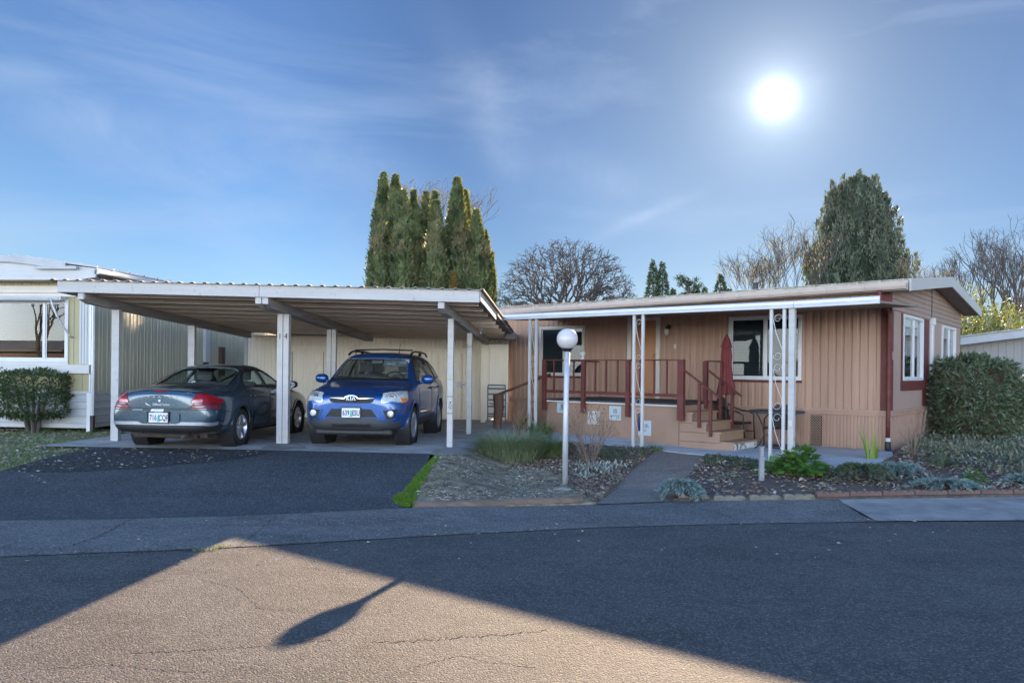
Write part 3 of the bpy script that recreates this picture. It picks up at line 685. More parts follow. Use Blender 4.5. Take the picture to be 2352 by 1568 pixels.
# roof: front and back slopes with standing seams, gutter, barge boards, soffit
def zr(n): return 4.06 - 0.107*abs(n + WID/2)
r = MB()
for sg in (0, 1):
    n0, n1 = (-WID/2, 0.36) if sg == 0 else (-WID-0.36, -WID/2)
    r.add([(a, n, hz(zr(n)-0.016*a*0.8+dz)) for dz in (0.0, -0.06) for a in (-0.39, LEN+0.05) for n in (n0, n1)], [(0, 2, 3, 1), (4, 5, 7, 6), (0, 1, 5, 4), (2, 6, 7, 3), (0, 4, 6, 2), (1, 3, 7, 5)])
s = -0.3
while s < LEN:
    for n0, n1 in ((-WID/2, 0.37), (-WID-0.37, -WID/2)):
        A, B = V3((s, n0, hz(zr(n0)-0.0128*s)+0.014)), V3((s, n1, hz(zr(n1)-0.0128*s)+0.014)); r.beam(A, B, 0.035, 0.034)
        if n1 > 0: r.beam(B+V3((0.015, -0.06, 0.012)), B+V3((0.38, -0.06, 0.004)), 0.10, 0.012)
    s += 0.41
r.build('roof', MT['roofm'], H)
r = MB(); r.box(3.44, 3.54, -2.06, -1.96, hz(zr(-2))-0.05, hz(zr(-2))+0.13); r.box(3.41, 3.57, -2.09, -1.93, hz(zr(-2))+0.13, hz(zr(-2))+0.16); r.build('roof_vent', MT['black'], H)
r = MB(); r.tube([(-0.02, -3.70, hz(3.14)), (-0.035, -3.66, hz(3.5)), (-0.03, -3.64, hz(3.92))], 0.008, 4); r.build('cable', MT['black'], H)
g = MB(); eave = lambda s: hz(3.63-0.0128*s)
for i in range(14):
    a, b = -0.37+i*0.72, -0.37+(i+1)*0.72-0.004
    pr = [(0.365, -0.045), (0.365, -0.16), (0.40, -0.175), (0.455, -0.175), (0.475, -0.12), (0.475, -0.06), (0.462, -0.06), (0.455, -0.11), (0.39, -0.155), (0.378, -0.045)]
    g.add([(x, n, eave(x)+z) for x in (a, b) for n, z in pr], [(j, (j+1) % 10, 10+(j+1) % 10, 10+j) for j in range(10)] + [tuple(range(9, -1, -1)), tuple(range(10, 20))])
for i in range(5): g.box(0.9+i*2.1, 0.96+i*2.1, 0.36, 0.485, eave(1+i*2.1)-0.13, eave(1+i*2.1)-0.05)
gut = g.build('gutter', MT['gutterm'], H)
g = MB(); g.add([(x, 0.352, eave(x)+z) for z in (-0.19, -0.02) for x in (-0.385, LEN)] + [(x, 0.02, eave(x)+z) for z in (-0.19, -0.02) for x in (-0.385, LEN)], [(0, 1, 3, 2), (4, 6, 7, 5), (0, 4, 5, 1), (2, 3, 7, 6), (0, 2, 6, 4), (1, 5, 7, 3)])
g.build('fascia', MT['roofm'], H)
for n0, n1 in ((-WID/2, 0.34), (-WID-0.40, -WID/2)):
    b = MB(); q = [(n0, hz(zr(n0))+0.03), (n1, hz(zr(n1))+0.03), (n1, hz(zr(n1))-0.20), (n0, hz(zr(n0))-0.20)]
    b.prism(q, -0.40, -0.435, lambda n, z, x: (x, n, z)); b.build('barge_board', MT['barge'], H, bevel=0.004)
    b = MB(); b.add([(x, n, hz(zr(n))-0.155) for n in (n0, n1) for x in (-0.39, 0.0)], [(0, 1, 3, 2)])
    for i in range(1, 5): b.beam((-0.39+i*0.078, n0, hz(zr(n0))-0.158), (-0.39+i*0.078, n1, hz(zr(n1))-0.158), 0.008, 0.006)
    b.build('soffit', MT['soffit'], H)
b = MB(); b.add([(0, 0, eave(0)-0.16), (LEN, 0, eave(LEN)-0.16), (LEN, 0.32, eave(LEN)-0.17), (0, 0.32, eave(0)-0.17)], [(0, 1, 2, 3)]); b.build('soffit', MT['tangable'], H)
dn = MB(); dn.tube([(0.10, 0.42, hz(3.47)), (0.10, 0.41, hz(3.30)), (0.07, 0.36, hz(3.22)), (0.015, 0.12, hz(3.08)), (0.0, 0.085, hz(3.0)), (0.0, 0.075, hz(1.22)), (0.0, 0.09, hz(1.12)), (0.0, 0.09, hz(0.62))], 0.042, 8)
dno = dn.build('downspout', MT['maroon'], H, smooth=True)
dn = MB(); dn.tube([(0, 0.09, hz(0.63)), (0, 0.09, hz(0.54))], 0.048, 10); dn.build('pipe_sleeve', MT['white'], dno)
dn = MB(); dn.tube([(0, 0.09, hz(0.56)), (0, 0.09, hz(0.42)), (-0.03, 0.15, hz(0.36))], 0.056, 10); dn.build('drain_boot', MT['blackplastic'], dno)

# ------------------------------------------------------------------ white patio awning with paired scroll posts
AW = thing('patio_awning', 'white aluminium patio awning on paired scrolled posts along the front of the tan home', 'awning', (*hw(4, 3.0), zg(*hw(4, 3.0))), HA)
zo = zg(*hw(4, 3.0))
def aw(s, n, z): return (s-4, n-3.0, z-zo)
a = MB()
for i in range(26):
    s0 = -0.5+i*0.325; s1 = s0+0.322
    a.add([aw(s, n, (3.14 if n < 1 else 3.0)+dz) for dz in (0, 0.035) for n in (0.03, 3.02) for s in (s0, s1)], [(0, 2, 3, 1), (4, 5, 7, 6), (0, 1, 5, 4), (2, 6, 7, 3), (0, 4, 6, 2), (1, 3, 7, 5)])
a.build('roof_panel', MT['soffit'], AW)
prof = [(0.0, 0.0), (0.05, 0.0), (0.055, 0.03), (0.04, 0.045), (0.055, 0.06), (0.055, 0.105), (0.02, 0.125), (0.0, 0.125)]
for s0, s1, dz in ((-0.55, 0.80, 0.0), (0.81, 7.95, 0.0)):
    a = MB(); a.add([aw(s, 3.02+n, 2.965+z+dz - 0.012*(s-0.8 if s < 0.8 else 0)) for s in (s0, s1) for n, z in prof], [(j, (j+1) % 8, 8+(j+1) % 8, 8+j) for j in range(8)] + [tuple(range(7, -1, -1)), tuple(range(8, 16))])
    a.build('fascia', MT['almetal'], AW)
if 0: a = MB(); a.add([aw(-0.55, n, z) for n, z in ((0.03, 3.10), (3.02, 2.965), (3.02, 3.09), (0.03, 3.20))] + [aw(-0.52, n, z) for n, z in ((0.03, 3.10), (3.02, 2.965), (3.02, 3.09), (0.03, 3.20))], [(0, 1, 2, 3), (7, 6, 5, 4), (0, 4, 5, 1), (3, 2, 6, 7), (1, 5, 6, 2)]); a.build('end_rail', MT['almetal'], AW)
def arc(cx, cz, r, a0, a1, n=10): return [(cx + r*cos(a0+(a1-a0)*i/n), cz + r*sin(a0+(a1-a0)*i/n)) for i in range(n+1)]
for sa, sb in ((1.21, 0.985), (3.93, 3.735), (6.50, 6.33)):
    zb = zg(*hw(sa, 3.0))+0.0
    for s in (sa, sb):
        p = MB(); p.box(*(s-4+d for d in (-0.026, 0.026)), -0.026, 0.026, zb-zo-0.02, 2.966-zo); p.box(s-4-0.05, s-4+0.05, -0.04, 0.04, zb-zo-0.02, zb-zo+0.025); p.build('post', MT['white'], AW, bevel=0.004)
    m = (sa+sb)/2; hwid = (sa-sb)/2-0.026; zz = 2.88
    sc = MB()
    while zz > zb+0.5:                                  # S scrolls: curl, diagonal twisted bar, curl
        q = hwid*0.92
        up = [(m+q*0.45*cos(t)*(1-0.35*(t/7.5)) - 0.0, zz-q*0.9+q*0.9*sin(t)*(1-0.35*(t/7.5))) for t in [i*0.5 for i in range(15)]]
        c1 = [(m + (q*cos(t))*(1-t/11), zz-q + (q*sin(t))*(1-t/11)) for t in [-0.1+pi*0 + i*0.35 for i in range(20)]]
        c1 = [(2*m-x, z) for x, z in c1]
        c2 = [(2*m-x, 2*(zz-0.40)-z) for x, z in c1]
        sc.tube([aw(x, 3.0, z) for x, z in c1], 0.0036, 5); sc.tube([aw(x, 3.0, z) for x, z in c2], 0.0036, 5)
        sc.tube([aw(m+q, 3.0, zz-q-0.01), aw(m+q*0.4, 3.0, zz-0.33), aw(m-q, 3.0, zz-0.62+0.0), aw(m-q, 3.0, zz-0.80+q)], 0.005, 4)
        zz -= 0.86
    sc.build('scrollwork', MT['almetal'], AW)
p = MB(); p.box(0.86-4-0.05, 0.86-4+0.05, -0.09, 0.01, zg(*hw(.86, 3))-zo-0.02, 2.966-zo); p.box(0.86-4-0.06, 0.86-4+0.06, -0.1, 0.02, zg(*hw(.86, 3))-zo-0.02, zg(*hw(.86, 3))-zo+0.03); p.build('post', MT['oldwhite'], AW, bevel=0.006)
p = MB(); p.box(0.86-4-0.03, 0.86-4+0.03, 0.011, 0.03, 0.95-zo, 1.05-zo); p.build('outlet_box', MT['beigetrim'], AW, bevel=0.004)

# ------------------------------------------------------------------ wooden porch
DZ = zg(*hw(5, 2.2))
D = thing('porch', 'tan plywood porch with maroon railing and steps in front of the orange door', 'porch', (*hw(5, 1.2), DZ), HA)
def dk(s, n, z): return (s-5, n-1.2, z-DZ)
def dbox(mb, s0, s1, n0, n1, z0, z1): mb.box(s0-5, s1-5, n0-1.2, n1-1.2, z0-DZ, z1-DZ)
b = MB(); dbox(b, 3.36, 6.62, 0.06, 2.26, 1.20, 1.235); b.build('deck_floor', MT['decktop'], D, bevel=0.004)
b = MB(); dbox(b, 3.36, 5.12, 2.18, 2.20, 0.36, 1.17); dbox(b, 5.124, 6.62, 2.18, 2.20, 0.36, 1.17); dbox(b, 3.34, 3.36, 0.1, 2.18, 0.36, 1.19); dbox(b, 6.62, 6.64, 0.1, 2.18, 0.62, 1.19)
b.build('front_panel', MT['tandeck'], D)
b = MB(); dbox(b, 3.36, 6.63, 2.18, 2.262, 1.165, 1.199); b.build('edge_strip', MT['beigetrim'], D, bevel=0.004)
b = MB(); dbox(b, 6.64, 7.1, 2.0, 2.02, 0.40, 0.44); dbox(b, 6.645, 6.69, 1.7, 1.9, 0.42, 0.8); b.build('white_edging', MT['white'], D)
TR = [(3.36, 3.07, 1.07), (3.07, 2.77, 0.89), (2.77, 2.49, 0.71), (2.49, 2.21, 0.53)]
for i, (sl, sr, zt) in enumerate(TR):
    t = MB(); dbox(t, sr-0.03, sl, 1.06, 2.22, zt-0.035, zt)
    t.build('tread', MT['tanworn'], D, bevel=0.005)
    t = MB(); dbox(t, sr, sr+0.02, 1.08, 2.20, (TR[i+1][2] if i < 3 else 0.36), zt-0.036)
    o = t.build('riser', MT['tanworn'] if i < 3 else MT['chipped'], D)
    if i == 3: o['label'] = 'bottom riser with chipped white paint'
sd = MB()
for n in (2.20, 1.06):
    for zb, zt, sr in ((0.34, 0.495, 2.21), (0.50, 0.675, 2.49), (0.68, 0.855, 2.77), (0.86, 1.035, 3.07)):
        dbox(sd, sr, 3.34, n-0.001, n+0.018, zb, zt)
sd.build('stringer', MT['tandeck'], D, bevel=0.004)
def post(s, n, z0, z1, w=0.09, dd=0.075):
    m = MB(); dbox(m, s-w/2, s+w/2, n-dd/2, n+dd/2, z0, z1); return m.build('railing_post', MT['maroon'], D, bevel=0.005)
for s, zb in ((6.62, 0.97), (5.575, 0.95), (4.47, 0.92)): post(s, 2.30, zb, 2.09)
post(3.26, 2.31, 0.90, 2.09, 0.13, 0.10); post(3.33, 1.06, 1.10, 2.09, 0.09, 0.10); post(3.05, 0.9, 1.24, 2.06, 0.05, 0.05)
def rail(a, b2, w, h, nm='top_rail'):
    m = MB(); m.beam(dk(*a), dk(*b2), w, h); m.build(nm, MT['maroon'], D, bevel=0.004)
rail((6.66, 2.30, 2.095), (3.20, 2.30, 2.095), 0.09, 0.025); rail((6.58, 2.29, 1.405), (3.32, 2.29, 1.39), 0.04, 0.06, 'lower_rail')
rail((3.33, 1.06, 2.095), (3.0, 1.06, 2.095), 0.06, 0.025); rail((3.33, 1.06, 2.095), (3.33, 0.05, 2.095), 0.06, 0.025)
rail((6.63, 2.28, 2.095), (6.63, 0.05, 2.095), 0.06, 0.025)
for s in (6.37, 5.84, 5.28, 5.01, 4.73, 4.2, 3.87, 3.59):
    m = MB(); dbox(m, s-0.017, s+0.017, 2.27, 2.295, 1.39, 2.083); m.build('baluster', MT['maroon'], D)
rail((3.22, 2.31, 1.91), (2.44, 2.31, 1.36), 0.065, 0.03, 'handrail'); rail((3.30, 1.06, 1.92), (2.55, 1.06, 1.38), 0.065, 0.03, 'handrail')
for s, n, z0, z1 in ((2.89, 2.27, 0.78, 1.66), (2.655, 2.27, 0.62, 1.49), (3.01, 1.03, 0.90, 1.70), (2.755, 1.03, 0.71, 1.52)):
    m = MB(); dbox(m, s-0.028, s+0.028, n-0.025, n+0.025, z0, z1); m.build('rail_support', MT['maroon'], D, bevel=0.004)
# the dark handrail that drops to the left of the porch, and its thick post
m = MB(); m.beam(dk(6.68, 2.0, 1.78), dk(8.2, 2.1, 1.26), 0.06, 0.05); m.build('handrail', MT['brown'], D, bevel=0.004)
m = MB(); m.tube([dk(8.05, 2.2, 0.30), dk(8.06, 2.2, 0.6), dk(8.03, 2.18, 0.95), dk(8.08, 2.15, 1.27)], [0.11, 0.10, 0.12, 0.13], 9); m.build('newel_post', MT['brown'], D)
# plaques hung on the porch front
def plaque(s0, s1, z0, z1, label, kanji, word, dark_grid=False):
    sc = (s0+s1)/2; zc = (z0+z1)/2; w2 = abs(s1-s0)/2; h2 = (z1-z0)/2
    P = thing('plaque', label, 'plaque', (*hw(sc, 2.202), z0), HA+pi, 'plaques on the porch front')
    # local: x to the right as seen from the street, -y towards the viewer
    b = MB(); b.box(-w2, w2, -0.014, 0, 0, 2*h2); b.build('board', MT['plaque'] if not dark_grid else MT['beigetrim'], P, bevel=0.003)
    b = MB(); t = 0.022
    for q in ((-w2+t, w2-t, t, t+0.006), (-w2+t, w2-t, 2*h2-t-0.006, 2*h2-t), (-w2+t, -w2+t+0.006, t+0.006, 2*h2-t-0.006), (w2-t-0.006, w2-t, t+0.006, 2*h2-t-0.006)): b.box(q[0], q[1], -0.016, -0.0145, q[2], q[3])
    b.build('border', MT['plaqueb'], P)
    if dark_grid:
        b = MB(); rr = random.Random(5)
        for i in range(16):
            x, z = rr.uniform(-w2*.75, w2*.75), rr.uniform(h2*.3, h2*1.75); L = rr.uniform(.03, .09); an = rr.uniform(0.7, 2.4)
            b.beam((x, -0.0165, z), (clamp(x+L*cos(an), -w2*.9, w2*.9), -0.0165, min(z+L*sin(an), 2*h2*.95)), 0.007, 0.003, (0, 1, 0))
        b.build('pattern', MT['ink'], P)
    if kanji:
        g = text_mb(kanji, 0.115 if len(kanji) == 1 else 0.10, 0.001); xform(g, frame((0, -0.0158, h2*1.22), (1, 0, 0), (0, 0, 1))); g.build('character', MT['gold' if word == 'HAPPINESS' else 'ink'], P)
        g = text_mb(word, 0.046 if len(word) > 5 else 0.06, 0.001); xform(g, frame((0, -0.0158, h2*0.62), (1, 0, 0), (0, 0, 1))); g.build('lettering', MT['gold' if word == 'HAPPINESS' else 'ink'], P)
plaque(6.33, 6.03, 0.93, 1.15, 'pale plaque on the porch front half hidden behind the lamp pole, reading LOVE', '\u611b', 'LOVE')
plaque(5.51, 5.22, 0.72, 1.00, 'pale plaque with a dark branching pattern behind the bare twigs on the porch front', '', '', True)
plaque(4.97, 4.68, 0.83, 1.13, 'pale blue plaque reading HAPPINESS on the porch front', '\u79a7', 'HAPPINESS')
plaque(4.27, 3.97, 0.55, 0.86, 'lowest pale blue plaque, reading JOY, behind the middle pair of awning posts', '\u5feb\u4e50', 'JOY')
F_ = thing('post_finial', 'small white ball finial standing on the porch railing post left of the door', 'finial', (*hw(5.60, 2.30), 2.109), HA)
m = MB(); m.lathe([(0.045, 0), (0.045, 0.015), (0.028, 0.03), (0.03, 0.055), (0.06, 0.09), (0.066, 0.12), (0.055, 0.155), (0.02, 0.175)], 16); m.build('ball', MT['white'], F_, smooth=True)

# ------------------------------------------------------------------ carport
CPZ = 0.43
C = thing('carport', 'white timber double carport with corrugated roof over the two parked cars', 'carport', (CPX.x, CPX.y, CPZ), CPA)
def rz_(a, b): return 2.86 - 0.021*a - 0.044*b - CPZ           # underside of the beams
def slabz(a, b): return zg(*cw(a, b)) + 0.012 - CPZ
def cpost(a, b, w=0.10, d=0.10, mat='oldwhite'):
    m = MB(); z0 = slabz(a, b); z1 = rz_(a, b); m.box(a-w/2, a+w/2, b-d/2, b+d/2, z0, z1)
    return m.build('post', MT[mat], C, bevel=0.006)
cpost(-3.26, 0, 0.15); 
pl_, pr_ = cpost(-0.055, 0, 0.105, 0.12), cpost(0.06, 0.0, 0.105, 0.12)
cpost(3.15, 0, 0.105); cpost(-3.22, 2.9, 0.15); cpost(-0.055, 2.95, 0.10); cpost(0.055, 2.95, 0.10); cpost(3.13, 2.85, 0.105)
def beam_c(a, w=0.10):
    m = MB(); b0, b1 = -1.06, 6.2; h = 0.17
    q = [(b0, 0.06), (b0, h), (b1, h), (b1, 0.0), (b0+0.22, 0.0)]
    m.prism(q, -w/2, w/2, lambda b, z, x: (a+x, b, rz_(a, b)+z)); return m.build('beam', MT['greybeam'], C, bevel=0.005)
beam_c(-3.28, 0.13); beam_c(-0.06, 0.10); beam_c(0.062, 0.10); beam_c(3.14, 0.12)
for a0 in (-3.28, -0.06, 0.062, 3.14):                     # white-painted notched beam ends
    m = MB(); m.prism([(-1.075, 0.055), (-1.075, 0.168), (-1.06, 0.168), (-1.06, 0.058)], -0.052, 0.052, lambda b, z, x: (a0+x, b, rz_(a0, b)+z)); m.build('beam_end', MT['oldwhite'], C)
bb = -0.55
while bb < 7.0:                                             # joists across the bays
    m = MB(); m.beam((-3.62, bb, rz_(-3.62, bb)+0.17+0.036), (3.72, bb, rz_(3.72, bb)+0.17+0.036), 0.05, 0.072); m.build('joist', MT['rawwood'], C); bb += 0.78
m = MB(); q = [(-3.68, 0.205), (-0.005, 0.205), (-0.005, 0.0), (-3.68, 0.0)]
for x0, x1 in ((-3.68, -0.03), (-0.024, 3.80)):
    m = MB(); z0 = rz_(x0, -1.1)+0.165; z1 = rz_(x1, -1.1)+0.165
    m.add([(x, y, z) for y in (-1.125, -1.08) for x, z in ((x0, z0), (x1, z1), (x1, z1+0.205), (x0, z0+0.205))], [(0, 1, 2, 3), (7, 6, 5, 4), (0, 4, 5, 1), (1, 5, 6, 2), (2, 6, 7, 3), (3, 7, 4, 0)])
    m.build('fascia', MT['oldwhite'], C, bevel=0.006)
# end boards on both sides: the right one sags in a curve like the roof edge
def end_board(a, b0, b1, h, nm, sag=0.0, mat='oldwhite'):
    m = MB(); n = 14; rows = []
    for dx in (-0.02, 0.02):
        for i in range(n+1):
            b = b0+(b1-b0)*i/n; zt = rz_(a, b)+0.37 - (sag*((b-b0)/(b1-b0))**2)
            rows.append([(a+dx, b, zt-h), (a+dx, b, zt)])
    vs = [p for r_ in rows for p in r_]; fs = []
    k = 2*(n+1)
    for i in range(n):
        i0, i1 = 2*i, 2*i+2
        fs += [(i0, i0+1, i1+1, i1), (k+i0, k+i1, k+i1+1, k+i0+1), (i0, i1, k+i1, k+i0), (i0+1, k+i0+1, k+i1+1, i1+1)]
    fs += [(0, k, k+1, 1), (2*n, 2*n+1, k+2*n+1, k+2*n)]
    m.add(vs, fs); return m.build(nm, MT[mat], C)
end_board(3.80, -1.07, 1.7, 0.17, 'barge_board', 0.02); end_board(-3.70, -1.07, 7.2, 0.20, 'barge_board'); end_board(3.83, 1.71, 5.9, 0.10, 'barge_board', 0.05, 'greybeam')
m = MB(); na = 34; 
def roofz(a, b): return rz_(a, b)+0.265 + 0.105 - (0.05*clamp((b+1)/7)**2 if a > 3.3 else 0)
prof_ = [(0, 0.0), (0.30, 0.0), (0.42, 0.022), (0.58, 0.022), (0.70, 0.0)]
aa = []; x = -3.84
while x < 3.86:
    aa += [(x+f*0.23, z) for f, z in prof_]; x += 0.23
rows = []
for b in (-1.2, -0.4, 1, 2.5, 4, 5.9):
    rows.append([(min(a, 3.88), b, roofz(a, b)+z) for a, z in aa])
m.grid(rows); m.m = 1; m.grid([[(p[0], p[1], p[2]-0.006) for p in r_] for r_ in rows]); m.m = 0
m.grid([[(p[0], p[1], p[2]+dz) for p in rows[0]] for dz in (-0.006, 0)])
rows2 = [[(min(a, 3.88), b, roofz(a, min(b, 5.9))+z-0.044*(b-5.9)) for a, z in aa] for b in (5.9, 8, 10.2)]
m.grid(rows2)
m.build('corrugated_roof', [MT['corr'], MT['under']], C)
m = MB(); m.box(3.7, 3.95, 5.4, 5.92, roofz(3.8, 5.9)-0.20, roofz(3.8, 5.9)-0.04); m.build('rotten_corner', MT['greybeam'], C, bevel=0.02)
m = MB(); m.tube([(3.60, 1.2, rz_(3.6, 1.2)+0.2), (3.58, 1.2, rz_(3.6, 1.2)-0.05), (3.56, 1.2, rz_(3.6, 1.2)-0.12)], 0.004, 4); m.lathe([(0.0, 0), (0.018, 0.01), (0.018, 0.03), (0.0, 0.04)], 8, Matrix.Translation((3.56, 1.2, rz_(3.6, 1.2)-0.16))); m.build('hanging_cord', MT['oldwhite'], C)
for ch, a in (('1', -0.055), ('4', 0.06)):
    g = text_mb(ch, 0.165, 0.002, squash=0.75); xform(g, Matrix.Translation((a, -0.0622, rz_(0, 0)-0.42)) @ frame((0, 0, 0), (1, 0, -0.06), (0.06, 0, 1))); g.build('house_number', MT['ink'], C)
for z, h, mt in ((0.62, 0.012, 'ink'), (0.93, 0.012, 'ink'), (1.24, 0.014, 'greybeam')):
    m = MB(); m.box(3.097, 3.203, -0.0525, -0.0505, z, z+h); m.build('repair_joint', MT[mt], C)
m = MB(); rr = random.Random(3)
for i in range(26):
    x, z = rr.uniform(-0.04, 0.035), rr.uniform(0.70, 0.84); m.box(3.15+x, 3.15+x+0.012, -0.0530, -0.0508, z, z+0.012)
m.build('notice', MT['ink'], C)
# wire bracket on the rear right post
m = MB(); m.tube([(3.13, 2.78, 1.96), (3.02, 2.74, 1.98), (3.0, 2.76, 1.93), (3.13, 2.78, 1.93), (3.20, 2.78, 1.95)], 0.006, 4); m.build('wire_hook', MT['black'], C)

# ------------------------------------------------------------------ storage shed behind the carport
SH = thing('storage_shed', 'cream ribbed storage shed with two flush doors across the back of the carport', 'shed', (*cw(0, 7.55), CPZ), CPA)
fnS = lambda s, o, z: (s, -o, z)
m = MB(); ribwall(m, -4.0, 2.90, 0.03, 2.36, 0.105, RIBF, [], fnS); m.build('front_wall', MT['shedw'], SH)
m = MB(); ribwall(m, 0.0, 2.6, 0.03, 2.36, 0.105, RIBF, [], lambda s, o, z: (2.90+o, s, z)); m.box(2.955, 2.985, -0.95, -0.03, 0.02, 2.40); m.box(-4.0, 2.88, 2.55, 2.6, 0.03, 2.3); m.box(-4.0, -3.98, 0.05, 2.55, 0.03, 2.3); m.build('side_wall', MT['shedw'], SH)
m = MB(); m.box(2.86, 2.96, -0.03, 0.05, 0.0, 2.36); m.build('corner_trim', MT['oldwhite'], SH, bevel=0.004)
m = MB(); m.box(-3.98, -3.88, -0.03, 0.03, 0.0, 2.36); m.build('corner_trim', MT['oldwhite'], SH, bevel=0.004)
for s0, s1, zt in ((-2.55, -0.75, 1.90), (1.0, 2.28, 1.86)):
    m = MB(); ribwall(m, s0, s1, 0.06, zt, 0.105, RIBF, [], lambda s, o, z: (s, -o-0.035, z)); dd = m.build('door', MT['shedw'], SH)
    m = MB()
    for q in ((s0-0.03, s0, 0.06, zt), (s1, s1+0.045, 0.06, zt), ((s0+s1)/2-0.012, (s0+s1)/2+0.012, 0.06, zt)): m.box(q[0], q[1], -0.041 if q[1]-q[0] < .035 else -0.03, -0.001, q[2], q[3])
    m.build('door_gap', MT['greybeam'] if s0 < 0 else MT['rawwood'], dd)
    m = MB(); m.box(s1-0.10, s1+0.02, -0.06, -0.036, 0.95, 1.10); m.box(s1-0.05, s1+0.12, -0.075, -0.06, 1.0, 1.04); m.lathe([(0.03, 0), (0.03, 0.04)], 8, Matrix.Translation((s1+0.03, -0.10, 0.93))); m.build('hasp', MT['galv'], dd)
for s0, s1, z in ((-2.75, 0.62, 1.98), (0.72, 2.45, 1.95)):
    m = MB(); m.box(s0, s1, -0.075, -0.045, z, z+0.075); m.box(s0, s1, -0.044, 0.0, z+0.02, z+0.05)
    for i in range(5):
        x = s0+0.2+(s1-s0-.4)*i/4; m.box(x, x+0.10, -0.085, -0.03, z+0.075, z+0.09)
    m.build('door_track', MT['shedw'], SH, bevel=0.003)
m = MB()
for s in (-3.1, -2.3, -1.5, -0.62, 0.25, 0.66, 1.55, 2.4): m.box(s-0.012, s+0.012, -0.008, 0.0, 2.06, 2.36)
m.box(-4.0, 2.9, -0.02, 0.0, 2.30, 2.36); m.build('seam_strip', MT['rawwood'], SH)
m = MB(); m.box(2.0, 2.9, -0.02, 0.0, -0.03, 0.03); m.build('base_gap', MT['dark'], SH)
# the narrow white closet between the shed and the tan home
c0 = at(1126, 960, 20.9); zc0 = 0.45
NP = thing('utility_closet', 'narrow pale utility closet squeezed between the shed and the tan home', 'closet', (c0.x, c0.y, zc0), CPA)
m = MB(); ribwall(m, 0.0, 0.40, 0.12, 2.02, 0.08, RIBG, [], fnS); m.box(0, 0.40, 0.02, 0.25, 0.12, 2.02); m.build('front_wall', MT['shedw'], NP)
m = MB(); m.box(-0.27, -0.045, 0.12, 0.2, 0.0, 2.1); m.build('filler_panel', MT['shedw'], NP)  # panel added to block sun leaking between shed and closet
m = MB(); m.box(-0.04, 0.0, -0.02, 0.25, 0.0, 2.02); m.box(0.40, 0.46, -0.02, 0.25, 0.0, 2.02); m.box(-0.04, 0.46, -0.03, 0.25, 2.02, 2.10); m.build('door_frame', MT['shedw'], NP, bevel=0.005)
m = MB(); m.box(-0.25, 0.48, -0.14, 0.26, 2.10, 2.24); m.build('header', MT['greybeam'], NP, bevel=0.01)
m = MB(); m.box(-0.1, 0.5, -0.45, -0.05, 0.0, 0.09); m.build('step', MT['greybeam'], NP, bevel=0.01)
RK = thing('metal_rack', 'blue grey tubular metal rack standing before the narrow pale closet', 'rack', (c0.x-0.06, c0.y-0.62, zg(c0.x, c0.y-0.6)+0.012), CPA)
for x in (0.0, 0.46):
    m = MB(); m.tube([(x, 0, 0), (x, 0, 0.98), (x+(0.03 if x == 0 else -0.03), 0.0, 1.02)], 0.016, 6); m.build('upright', MT['bluerack'], RK)
for z, r_ in ((1.02, 0.018), (0.93, 0.024), (0.79, 0.022), (0.64, 0.022), (0.47, 0.022), (0.28, 0.018), (0.22, 0.018)):
    m = MB(); m.tube([(0.0, 0, z), (0.46, 0, z)], r_, 6); m.build('rung', MT['bluerack'], RK)
m = MB(); m.tube([(0.1, -0.12, 0.0), (0.24, -0.1, 0.1), (0.24, -0.1, 0.52), (0.05, -0.08, 0.56)], 0.02, 6); m.box(0.02, 0.44, -0.2, -0.06, 0.0, 0.045); m.build('foot', MT['bluerack'], RK)

# ================================================================== CREAM NEIGHBOUR ON THE LEFT
NO = V3((-9.2, 17.1, 0)); NZ = 0.45
NH = thing('mobile_home', 'cream and white mobile home with bay window left of the carport', 'house', (NO.x, NO.y, NZ), CPA)
nz_ = lambda z: z-NZ
NW = (-3.9, -0.50, 1.93, 3.30)
fnN = lambda s, o, z: (s, -o, nz_(z)); fnNs = lambda s, o, z: (o, s, nz_(z))
m = MB(); ribwall(m, -8, -0.26, 1.30, 3.68, 0.20, RIBG, [NW], fnN, 0.03); m.build('front_wall', MT['cream'], NH)
m = MB(); ribwall(m, -0.26, -0.01, 1.30, 1.9, 0.2, RIBG, [], fnN, .03); m.build('front_wall', MT['cream'], NH)
m = MB(); ribwall(m, -0.26, 0.0, 1.9, 3.68, 0.065, RIBF, [], fnN); m.build('corner_panel', MT['skirtw'], NH)
m = MB(); ribwall(m, 0.0, 14, 1.28, 3.9, 0.31, [(0, 0), (0.30, 0), (0.34, -0.018), (0.38, -0.018), (0.42, 0), (0.93, 0), (0.95, 0.012), (0.98, 0.012)], [], fnNs); m.build('side_wall', MT['sage'], NH)
m = MB(); z = 0.50
while z < 1.29:                                             # horizontal ribbed skirting, front and side
    for fn, s0, s1 in ((fnN, -8, -0.03), (fnNs, 0.03, 14)):
        pz = [(0, 0.0), (0.09, 0.0), (0.105, 0.018), (0.125, 0.018), (0.14, 0.0), (0.158, 0.0)]
        for (za, oa), (zb, ob) in zip(pz, pz[1:]): m.face(fn(s0, oa, z+za), fn(s1, oa, z+za), fn(s1, ob, z+zb), fn(s0, ob, z+zb))
    z += 0.158
m.build('skirting', MT['skirtw'], NH)
m = MB(); m.box(-0.06, 0.035, -0.035, 0.06, nz_(0.42), nz_(1.27)); m.box(-0.02, 0.02, -0.02, 0.06, nz_(1.27), nz_(3.7)); m.build('corner_board', MT['almetal'], NH, bevel=0.004)
m = MB(); m.box(-8, 0.03, -0.10, 0.0, nz_(1.69), nz_(1.88)); m.build('window_ledge', MT['white'], NH, bevel=0.006)
m = MB(); m.box(-8, 0.03, -0.03, 0.0, nz_(1.255), nz_(1.305)); m.build('belt_trim', MT['skirtw'], NH)
